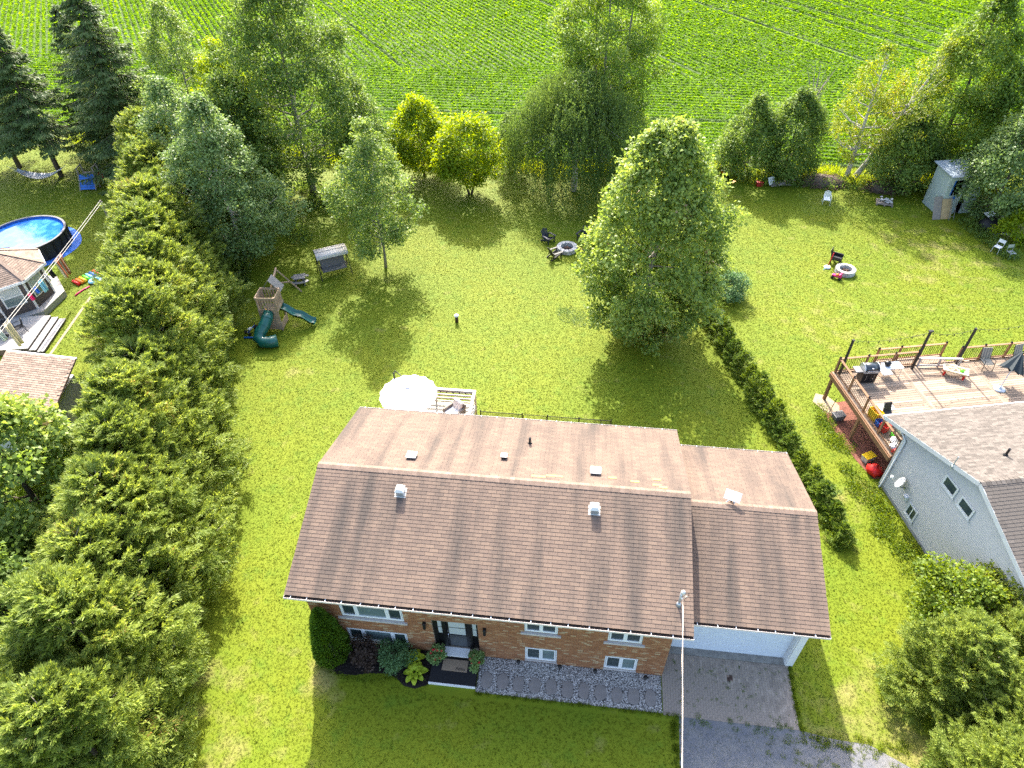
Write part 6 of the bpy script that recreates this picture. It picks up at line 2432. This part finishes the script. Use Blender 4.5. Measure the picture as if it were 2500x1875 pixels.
# clutter on the deck corner by the wall
def tub(label, x, y, z, rz, m, s, lid=None, cat='tub'):
    t = thing('storage_tub', label, cat, loc2(x, y, z), RZ2 + rz)
    a, b, h = s
    MB().add([(-a * .85, -b * .85, 0), (a * .85, -b * .85, 0), (a * .85, b * .85, 0), (-a * .85, b * .85, 0), (-a, -b, h), (a, -b, h), (a, b, h), (-a, b, h), (-a * .92, -b * .9, h), (a * .92, -b * .9, h), (a * .92, b * .9, h), (-a * .92, b * .9, h), (-a * .8, -b * .8, .05), (a * .8, -b * .8, .05), (a * .8, b * .8, .05), (-a * .8, b * .8, .05)],
             [(0, 3, 2, 1), (0, 1, 5, 4), (1, 2, 6, 5), (2, 3, 7, 6), (3, 0, 4, 7), (4, 5, 9, 8), (5, 6, 10, 9), (6, 7, 11, 10), (7, 4, 8, 11), (8, 9, 13, 12), (9, 10, 14, 13), (10, 11, 15, 14), (11, 8, 12, 15), (12, 13, 14, 15)]).build('body', m, t)
    if lid:
        MB().box(-a * 1.03, a * 1.03, -b * 1.03, b * 1.03, h + .002, h + .03).build('lid', lid, t, bevel=.01)


def sack(label, x, y, z, m, s, seed):
    t = thing('bag', label, 'bag', loc2(x, y, z), seed)
    b = MB()
    b.lathe([(s * .6, 0), (s, s * .3), (s * .9, s * .8), (s * .45, s * 1.15), (s * .12, s * 1.3), (s * .2, s * 1.45)], 12)
    b.v = [(p[0] * (1 + .14 * math.sin(8 * p[2] / s + 5 * p[0] / s + seed)), p[1] * (1 + .14 * math.cos(7 * p[0] / s + seed)), p[2]) for p in b.v]
    b.build('sack', m, t, True)


tub('white plastic table box at the end of the deck by the roof edge', .95, 2.75, DK + .35, 0, M['white'], (.36, .2, .16), M['white'])
tub('yellow toy bin behind the deck railing', .38, 2.6, DK, .2, M['yellow'], (.2, .3, .55))
tub('red tub full of toys behind the deck railing', .42, 1.75, DK, .4, M['red'], (.2, .2, .4))
tub('pale green tub at the foot of the wall on the deck', 1.25, 1.6, DK, .1, M['mint'], (.22, .26, .35), M['limeplastic'])
tub('blue tub squeezed against the deck railing', .36, 2.1, DK, .1, M['bluep'], (.16, .16, .3))
sack('white sack on the deck close to the grey corner', .3, .55, DK, M['cushion'], .24, 1)
sack('second white sack on the deck beside the toy tubs', .55, .95, DK, M['white_paint'], .22, 2)
sack('pale pink bag on the deck below the roof edge', 1.1, 2.15, DK, mat('pale_pink_bag', (.6, .42, .42), .7), .26, 3)
sack('dark red bag at the very corner of the deck', .22, .28, DK, M['brass'], .2, 4)
sack('green bag between the toy tubs', .7, 1.35, DK, M['limeplastic'], .14, 5)
t = thing('stroller', 'folded black stroller below the roof edge on the deck', 'stroller', loc2(.85, 2.42, DK), RZ2)
for s in (-1, 1):
    MB().tube([(s * .22, -.2, .12), (s * .22, .1, .5), (s * .22, .2, .95)], .016, 6).build('frame', M['galv'], t)
    for y in (-.2, .2):
        MB().tube([(s * .25 - .03, y, .1), (s * .25 + .03, y, .1)], .1, 12).build('wheel', M['charcoal'], t)
MB().obox((0, .05, .48), (.2, .2, .05), 0, .3).build('seat', M['charcoal'], t, bevel=.02)
MB().obox((0, .2, .75), (.21, .03, .22), 0, -.3).build('hood', M['charcoal'], t, bevel=.02)

# bare ground under the deck edge
m = MB()
pp = [loc2(-.35, 5.6), loc2(-.55, 4.4), loc2(-.5, 3.0), loc2(-.4, 1.6), loc2(-.15, .3), loc2(2.5, .3), loc2(2.5, 5.8)]
m.v = [(p.x, p.y, .008) for p in pp]
m.f = [tuple(reversed(range(len(pp))))]
tag(m.build('bare_soil', M['reddirt']), 'reddish bare soil under the wooden deck', kind='structure')
m = MB()
pp = [loc2(-.25, 6.5), loc2(-.7, 5.9), loc2(-.35, 5.0), loc2(.2, 4.6), loc2(.6, 5.4), loc2(.3, 6.2)]
m.v = [(p.x, p.y, .012) for p in pp]
m.f = [tuple(range(len(pp)))]
tag(m.build('sand_path', M['sand']), 'pale bare sandy patch at the deck corner', kind='structure')
tub('clear tote with a yellow rim on the soil under the deck', .15, 1.5, .01, .3, M['vent'], (.3, .2, .35), M['yellow'])
sack('crumpled red tarp on the soil at the house corner', .05, .7, .01, M['red'], .4, 6)
tub('grey tote lying under the deck edge', .05, 4.5, .01, .1, M['greyplastic'], (.3, .22, .3), M['greyplastic'])
t = thing('garden_fork', 'thin metal stake standing under the deck edge', 'stake', loc2(-.25, 4.9, 0), RZ2)
MB().tube([(0, 0, 0), (.1, 0, 1.1)], .02, 6).build('shaft', M['rust'], t)
MB().tube([(-.02, 0, .02), (.14, 0, .02)], .015, 6).build('foot', M['rust'], t)

# ------------------------------------------------------------------ left neighbour's yard
gz = thing('garden_pavilion', 'eight sided brown pavilion with shingle roof beside the pool', 'pavilion', (-27.75, 21.35, 0))
AP = 2.2


def oct_(ap, z, k):
    a = math.pi / 8 + k * math.pi / 4
    rr = ap / math.cos(math.pi / 8)
    return Vector((rr * math.cos(a), rr * math.sin(a), z))


FZ, EZ, TZ = .45, 2.72, 4.1
m = MB()
for k in range(8):
    p, q = oct_(AP, 0, k), oct_(AP, 0, k + 1)
    m.add([(p.x, p.y, FZ), (q.x, q.y, FZ), (q.x, q.y, EZ), (p.x, p.y, EZ)], [(0, 1, 2, 3)])
wl = m.build('wall', M['brown_siding'], gz)
m = MB()
for k in range(8):
    p, q = oct_(AP + .004, 0, k), oct_(AP + .004, 0, k + 1)
    nrm = ((p + q) / 2).normalized() * .018
    for j in range(14):
        z = FZ + j * .16
        m.add([(p.x + nrm.x, p.y + nrm.y, z), (q.x + nrm.x, q.y + nrm.y, z), (q.x, q.y, z + .155), (p.x, p.y, z + .155), (p.x, p.y, z), (q.x, q.y, z)], [(0, 1, 2, 3), (0, 4, 5, 1)])
m.build('siding_boards', M['brown_siding'], wl)
for k in range(8):
    p = oct_(AP + .02, 0, k)
    MB().obox((p.x, p.y, (FZ + EZ) / 2), (.06, .06, (EZ - FZ) / 2), math.pi / 8 + k * math.pi / 4).build('corner_post', M['white_paint'], gz)
    pm, qm = oct_(AP + .03, 0, k), oct_(AP + .03, 0, k + 1)
    mid = (pm + qm) / 2
    ang = math.atan2(mid.y, mid.x)
    Rm = Matrix.Rotation(ang, 3, 'Z')

    def put(name, h, off, mt, par):
        c = mid + Rm @ Vector((off[0], off[1], 0))
        return MB().obox((c.x, c.y, off[2]), h, ang).build(name, mt, par)
    if k == 5:
        dd = put('door', (.03, .45, 1.0), (0, 0, FZ + 1.0), M['white_paint'], gz)
        put('handle', (.03, .02, .06), (.05, .36, FZ + 1.0), M['galv'], dd)
        continue
    fo = put('window', (.025, .60, .66), (0, 0, FZ + 1.3), M['white_paint'], gz)
    put('pane', (.006, .52, .27), (.033, 0, FZ + 1.61), M['shade'], fo)
    put('pane', (.006, .52, .27), (.033, 0, FZ + .99), M['glass_pale'], fo)
m = MB()
ap2 = AP + .35
rfm = MB()
rfm.v = [tuple(oct_(ap2, EZ - .02, k)) for k in range(8)] + [(0, 0, TZ)] + [tuple(oct_(ap2, EZ - .14, k)) for k in range(8)]
rfm.f = [(k, (k + 1) % 8, 8) for k in range(8)]
rfo = rfm.build('roof', M['gaz_roof'], gz)
m = MB()
q = random.Random(31)
for k in range(8):
    e0, e1, tp = oct_(ap2, EZ, k), oct_(ap2, EZ, k + 1), Vector((0, 0, TZ + .02))
    nrm = (e1 - e0).cross(tp - e0).normalized()
    rows = 20
    for j in range(rows):
        a, b = j / rows, (j + 1.12) / rows
        b = min(b, 1)
        L0, R0 = e0.lerp(tp, a), e1.lerp(tp, a)
        L1, R1 = e0.lerp(tp, b), e1.lerp(tp, b)
        n = max(1, int((R0 - L0).length / .3))
        for i in range(n):
            s0, s1 = i / n + .012 / n, (i + 1) / n - .012 / n
            m.add([L0.lerp(R0, s0) + nrm * .018, L0.lerp(R0, s1) + nrm * .018, L1.lerp(R1, s1) + nrm * .003, L1.lerp(R1, s0) + nrm * .003, L0.lerp(R0, s0), L0.lerp(R0, s1)], [(0, 1, 2, 3), (0, 4, 5, 1)])
tag(m.build('shingle_courses', M['gaz_roof'], rfo), kind='stuff')
for k in range(8):
    e0 = oct_(ap2, EZ + .03, k)
    MB().bar(e0, (0, 0, TZ + .05), .22, .03).build('hip_cap', M['gaz_roof'], rfo)
m = MB()
for k in range(8):
    a, b = oct_(ap2 + .02, EZ - .02, k), oct_(ap2 + .02, EZ - .02, k + 1)
    m.bar(a + Vector((0, 0, -.06)), b + Vector((0, 0, -.06)), .04, .16)
m.build('fascia', M['white_paint'], gz)
m = MB()
m.prism([tuple(oct_(AP + .55, 0, k))[:2] for k in range(8)], .02, FZ)
m.build('base_platform', M['greywood'], gz)

ld = thing('grey_deck', 'low grey deck with wide steps before the pavilion', 'deck', (-23.35, 16.5, 0), R_(11.5))
y = 0.0
k = 0
while y < 3.35:
    MB().box(-7.5, -.55, y, y + .136, .44, .48).build('plank', M['greywood'], ld)
    y += .142
MB().box(-7.5, -.56, .0, 3.35, .05, .439).build('deck_frame', M['brown_siding'], ld)
for k in range(3):
    x0 = -.55 + .40 * k
    zt = .48 - .15 * k
    MB().box(x0 + .002, x0 + .40, 0, 3.35, zt - .045, zt).build('tread', M['greywood'], ld)
    MB().box(x0 + .005, x0 + .375, .02, 3.33, 0, zt - .046).build('riser', M['brown_siding'], ld)
armchair('deck_chair', 'dark folding chair on the grey deck under the laundry', (-24.9, 17.9), R_(-40), M['charcoal'], 'dark chairs on the grey deck', .48)
armchair('deck_chair', 'dark chair on the grey deck at the left edge of the picture', (-26.3, 18.2), R_(30), M['charcoal'], 'dark chairs on the grey deck', .48)
t = thing('round_table', 'low round dark table on the grey deck', 'table', (-25.7, 17.4, .48))
MB().lathe([(.45, .48), (.46, .50), (.44, .52)], 20).build('table_top', M['charcoal'], t)
MB().lathe([(.25, 0), (.06, .06), (.05, .479)], 14).build('pedestal', M['charcoal'], t)

nh = thing('brown_outbuilding', 'brown shingle roofed outbuilding half hidden by the left trees', 'outbuilding')
q4 = [(-21.2, 13.35, 3.05), (-16.95, 13.1, 3.05), (-15.9, 8.2, 2.35), (-20.2, 8.5, 2.35)]
m = MB()
m.add(q4 + [(x, y, z - .1) for x, y, z in q4], [(0, 3, 2, 1), (4, 5, 6, 7), (0, 1, 5, 4), (1, 2, 6, 5), (2, 3, 7, 6), (3, 0, 4, 7)])
ro = m.build('roof', M['gaz_roof'], nh)
m = MB()
A, B, C_, D_ = [Vector(p) + Vector((0, 0, .012)) for p in q4]
for j in range(34):
    a, b = j / 34, (j + 1.1) / 34
    b = min(1, b)
    # courses run across the slope, lower edge proud
    L0, R0, L1, R1 = D_.lerp(A, a), C_.lerp(B, a), D_.lerp(A, b), C_.lerp(B, b)
    n = 14
    for i in range(n):
        s0, s1 = (i + .5 * (j % 2) - .5) / n + .001, (i + 1 + .5 * (j % 2) - .5) / n - .001
        s0, s1 = max(s0, 0), min(s1, 1)
        if s1 > s0:
            u = Vector((0, 0, .016))
            m.add([L0.lerp(R0, s0) + u, L0.lerp(R0, s1) + u, L1.lerp(R1, s1), L1.lerp(R1, s0), L0.lerp(R0, s0), L0.lerp(R0, s1)], [(0, 1, 2, 3), (0, 4, 5, 1)])
tag(m.build('shingle_courses', M['gaz_roof'], ro), kind='stuff')
MB().prism([(-20.9, 12.9), (-17.2, 12.7), (-16.3, 8.6), (-19.9, 8.9)][::-1], 0, 2.25).build('wall', M['siding'], nh)
MB().bar((-21.2, 13.42, 3.0), (-16.95, 13.17, 3.0), .08, .1).build('gutter', M['white'], nh)
t = thing('brown_outbuilding', 'brown roof corner with white gutter at the left edge by the grey deck', 'outbuilding')
m = MB()
q4 = [(-32, 15.0, 3.0), (-22.9, 14.55, 3.0), (-22.4, 10.5, 4.2), (-32, 10.9, 4.2)]
m.add(q4 + [(x, y, z - .1) for x, y, z in q4], [(0, 3, 2, 1), (4, 5, 6, 7), (0, 1, 5, 4), (1, 2, 6, 5), (2, 3, 7, 6), (3, 0, 4, 7)])
m.build('roof', M['gaz_roof'], t)
MB().prism([(-32, 14.5), (-23.3, 14.1), (-22.9, 11), (-32, 11.4)][::-1], 0, 2.88).build('wall', M['siding'], t)
gu_ = MB().bar((-32, 15.06, 2.98), (-22.9, 14.61, 2.98), .1, .1).build('gutter', M['white'], t)

pl = thing('swimming_pool', 'round above ground pool with dark wall and bright blue water', 'pool', (-31.45, 28.05, 0))
PR = 2.75
MB().lathe([(PR, .02), (PR, 1.22)], 48, cap=False).build('wall', M['darkwall'], pl, True)
for k in range(24):
    a = 2 * math.pi * k / 24
    MB().obox(((PR + .03) * math.cos(a), (PR + .03) * math.sin(a), .6), (.03, .05, .6), a).build('upright', M['charcoal'], pl)
MB().lathe([(PR - .1, 1.20), (PR - .1, 1.25), (PR + .05, 1.25), (PR + .05, 1.2)], 48, cap=False).build('rim', M['greyplastic'], pl)
MB().lathe([(.01, 1.06), (PR - .02, 1.06)], 48, cap=False).build('water', M['water'], pl)
MB().lathe([(PR - .012, .05), (PR - .012, 1.2)], 48, cap=False).build('liner', M['tarp'], pl, True)
m = MB()
m.lathe([(PR - .1, .012), (PR + .62, .012)], 40, cap=False)
m.v = [(x * (1 + .02 * math.sin(5 * math.atan2(y, x))), y, z) for x, y, z in m.v]
m.build('ground_sheet', M['tarp'], pl)
t = thing('pool_ladder', 'yellow wooden pool ladder behind the pavilion roof', 'ladder', (-30.3, 25.15, 0), R_(20))
for s in (-1, 1):
    MB().bar((s * .25, -.5, 0), (s * .25, 0, 1.75), .05, .09).build('stile', M['ply'], t)
    MB().bar((s * .25, .5, 0), (s * .25, 0, 1.75), .05, .09).build('stile', M['ply'], t)
for k in range(5):
    MB().box(-.22, .22, -.45 + .085 * k, -.33 + .085 * k, .28 + .3 * k, .31 + .3 * k).build('step', M['ply'], t)

t = thing('hammock', 'pale grey hammock hung between the trees at the left', 'hammock', (-37.3, 38.3, 0), R_(7))
m = MB()
nx, ny = 14, 6
for i in range(nx + 1):
    q = i / nx
    x = -1.9 + 3.8 * q
    wd = .55 * math.sin(math.pi * min(max(q, .06), .94)) ** .5
    for j in range(ny + 1):
        p = j / ny * 2 - 1
        m.v.append((x, wd * p, .55 + .62 * (2 * q - 1) ** 2 + .12 * p * p))
for i in range(nx):
    for j in range(ny):
        b = i * (ny + 1) + j
        m.f.append((b, b + ny + 1, b + ny + 2, b + 1))
o = m.build('fabric', mat('hammock_cloth', (.42, .43, .44), .8, .1, 5), t, True)
sm_ = o.modifiers.new('thick', 'SOLIDIFY')
sm_.thickness = .01
for s in (-1, 1):
    MB().tube([(s * 1.9, 0, 1.17), (s * 2.5, 0, 1.6)], .015, 6).build('rope', M['canopy'], t)
    MB().tube([(s * 1.4, -.5, .95), (s * 1.4, .5, .95)], .02, 6).build('spreader', M['ply'], t)
t = thing('climbing_frame', 'small wooden climbing frame with blue ramp under the spruces', 'playset', (-32.6, 37.7, 0), R_(10))
for x in (-.65, .65):
    MB().bar((x, -.6, .1), (x, .2, 1.25), .08).build('post', M['oldwood'], t)
    MB().box(x - .045, x + .045, .2, .29, 0, 1.75).build('post', M['oldwood'], t)
    MB().box(x - .045, x + .045, 1.0, 1.09, 0, 1.75).build('post', M['oldwood'], t)
    MB().bar((x, .2, 1.7), (x, 1.1, 1.7), .06, .08).build('rail', M['oldwood'], t)
for k in range(6):
    q = k / 5
    MB().obox((0, -.5 + .62 * q, .25 + .85 * q), (.6, .09, .02), 0, R_(48)).build('ramp_board', M['bluep'], t)
MB().box(-.6, .6, .2, 1.05, 1.02, 1.06).build('platform', M['oldwood'], t)
m = MB()
m.add([(.7, .4, 1.06), (.7, .85, 1.06), (2.0, .85, .15), (2.0, .4, .15)], [(0, 3, 2, 1)])
o = m.build('slide', M['brass'], t)
sm_ = o.modifiers.new('thick', 'SOLIDIFY')
sm_.thickness = .05

# clothes line
cl = thing('clothes_line', 'double clothes line running past the pavilion', 'clothes line')
LA, LB = Vector((-25.45, 29.6, 3.3)), Vector((-21.9, 10.2, 3.2))


def on_line(q, dx=0.0):
    p = LA.lerp(LB, q)
    p.z -= .5 * q * (1 - q)
    p.x += dx
    return p


for dx in (0, .22):
    MB().tube([on_line(i / 20, dx) for i in range(21)], .016, 5).build('line', M['canopy'], cl)
for p in (LA, LB):
    MB().tube([(p.x + .1, p.y, 0), (p.x + .1, p.y, 3.4)], .07, 8).build('pole', M['oldwood'], cl)
ldir = (LB - LA)
ldir.z = 0
ldir.normalize()


def cloth(name, label, q, wd, ht, m, cat='laundry', stripes=None):
    q = (q * 23.3 - 3.9) / 19.4
    p = on_line(q)
    p.z -= .02
    t = thing(name, label, cat, p, math.atan2(ldir.y, ldir.x), 'laundry on the clothes line')
    b = MB()
    nx, nz = 10, 6
    for i in range(nx + 1):
        for j in range(nz + 1):
            u, v = i / nx, j / nz
            b.v.append(((u - .5) * wd * (1 - .15 * v), .10 * math.sin(u * 9) * (.3 + v) + .12 * v * math.sin(u * 3), -ht * v - .05 * math.sin(u * 3.14)))
    for i in range(nx):
        for j in range(nz):
            c = i * (nz + 1) + j
            b.f.append((c, c + 1, c + nz + 2, c + nz + 1))
    o = b.build('cloth', m, t, True)
    s_ = o.modifiers.new('thick', 'SOLIDIFY')
    s_.thickness = .012
    if stripes:
        for k in range(4):
            sb = MB()
            for i in (k * 2.6, k * 2.6 + 1.0):
                for j in range(nz + 1):
                    u, v = i / nx, j / nz
                    sb.v.append(((u - .5) * wd * (1 - .15 * v), .10 * math.sin(u * 9) * (.3 + v) + .12 * v * math.sin(u * 3) + .016, -ht * v - .05 * math.sin(u * 3.14)))
            for j in range(nz):
                sb.f.append((j, j + 1, nz + 2 + j, nz + 1 + j))
            s2 = sb.build('stripe', stripes, t, True)
            s3 = s2.modifiers.new('thick', 'SOLIDIFY')
            s3.thickness = .034
    for s in (-.4, .4):
        MB().box(s * wd - .012, s * wd + .012, -.012, .012, -.05, .05).build('peg', M['ply'], t)


M['stripe'] = mat('towel_orange', (.40, .12, .05), .9)
cloth('striped_towel', 'orange and beige striped towel on the clothes line', .475, .95, 1.35, M['playcream'], stripes=M['stripe'])
cloth('black_shirt', 'black shirt hanging beside the striped towel', .53, .45, .6, M['charcoal'])
cloth('grey_shirt', 'pale grey shirt next to the black shirt on the line', .555, .3, .5, M['canopy'])
cloth('blue_towel', 'blue patterned towel hanging before the pavilion window', .585, .45, .75, M['skyp'])
cloth('blue_shorts', 'small blue shorts between the blue towel and the pink top', .615, .28, .4, M['bluep'])
cloth('pink_top', 'small pink top on the clothes line', .645, .28, .42, M['pink'])
cloth('beige_sheet', 'long beige sheet hanging over the grey deck', .765, .6, 1.6, M['playcream'])
cloth('pale_shirt', 'pale green shirt at the near end of the clothes line', .80, .4, .6, M['mint'])

t = thing('pool_mat', 'rainbow striped pool mat lying on the grass', 'pool float', (-24.9, 24.6, .02), R_(62))
for k, mk in enumerate(('red', 'orange', 'yellow', 'limeplastic', 'skyp', 'bluep', 'red')):
    MB().tube([(-.75 + k * .25, -.4, .07), (-.75 + k * .25, .4, .07)], .11, 8).build('air_tube', M[mk], t, True)
t = thing('pool_float', 'pale blue pool float lying on the grass by the cedars', 'pool float', (-24.0, 24.3, .02), R_(20))
MB().lathe([(.5, .08), (.42, .18), (.3, .19), (.22, .08), (.3, .0), (.42, .0), (.5, .08)], 18, cap=False, sy=.75).build('ring', M['skyp'], t, True)
MB().tube([(.4, 0, .1), (.8, .1, .12), (1.0, .1, .1)], [.16, .12, .03], 10).build('tail', M['skyp'], t, True)
t = thing('pool_noodle', 'bright pink foam noodle on the grass', 'pool noodle', (-24.3, 23.1, .05), R_(75))
MB().tube([(-.6, 0, 0), (-.2, .05, 0), (.2, .04, 0), (.6, -.05, 0)], .05, 8).build('foam', M['pink'], t, True)
m = MB()
m.add([(-23.45, 22.6, .009), (-23.27, 22.6, .009), (-22.2, 16.3, .009), (-22.38, 16.3, .009)], [(0, 3, 2, 1)])
tag(m.build('dirt_path', M['sand']), 'narrow worn dirt strip in the left lawn', kind='structure')
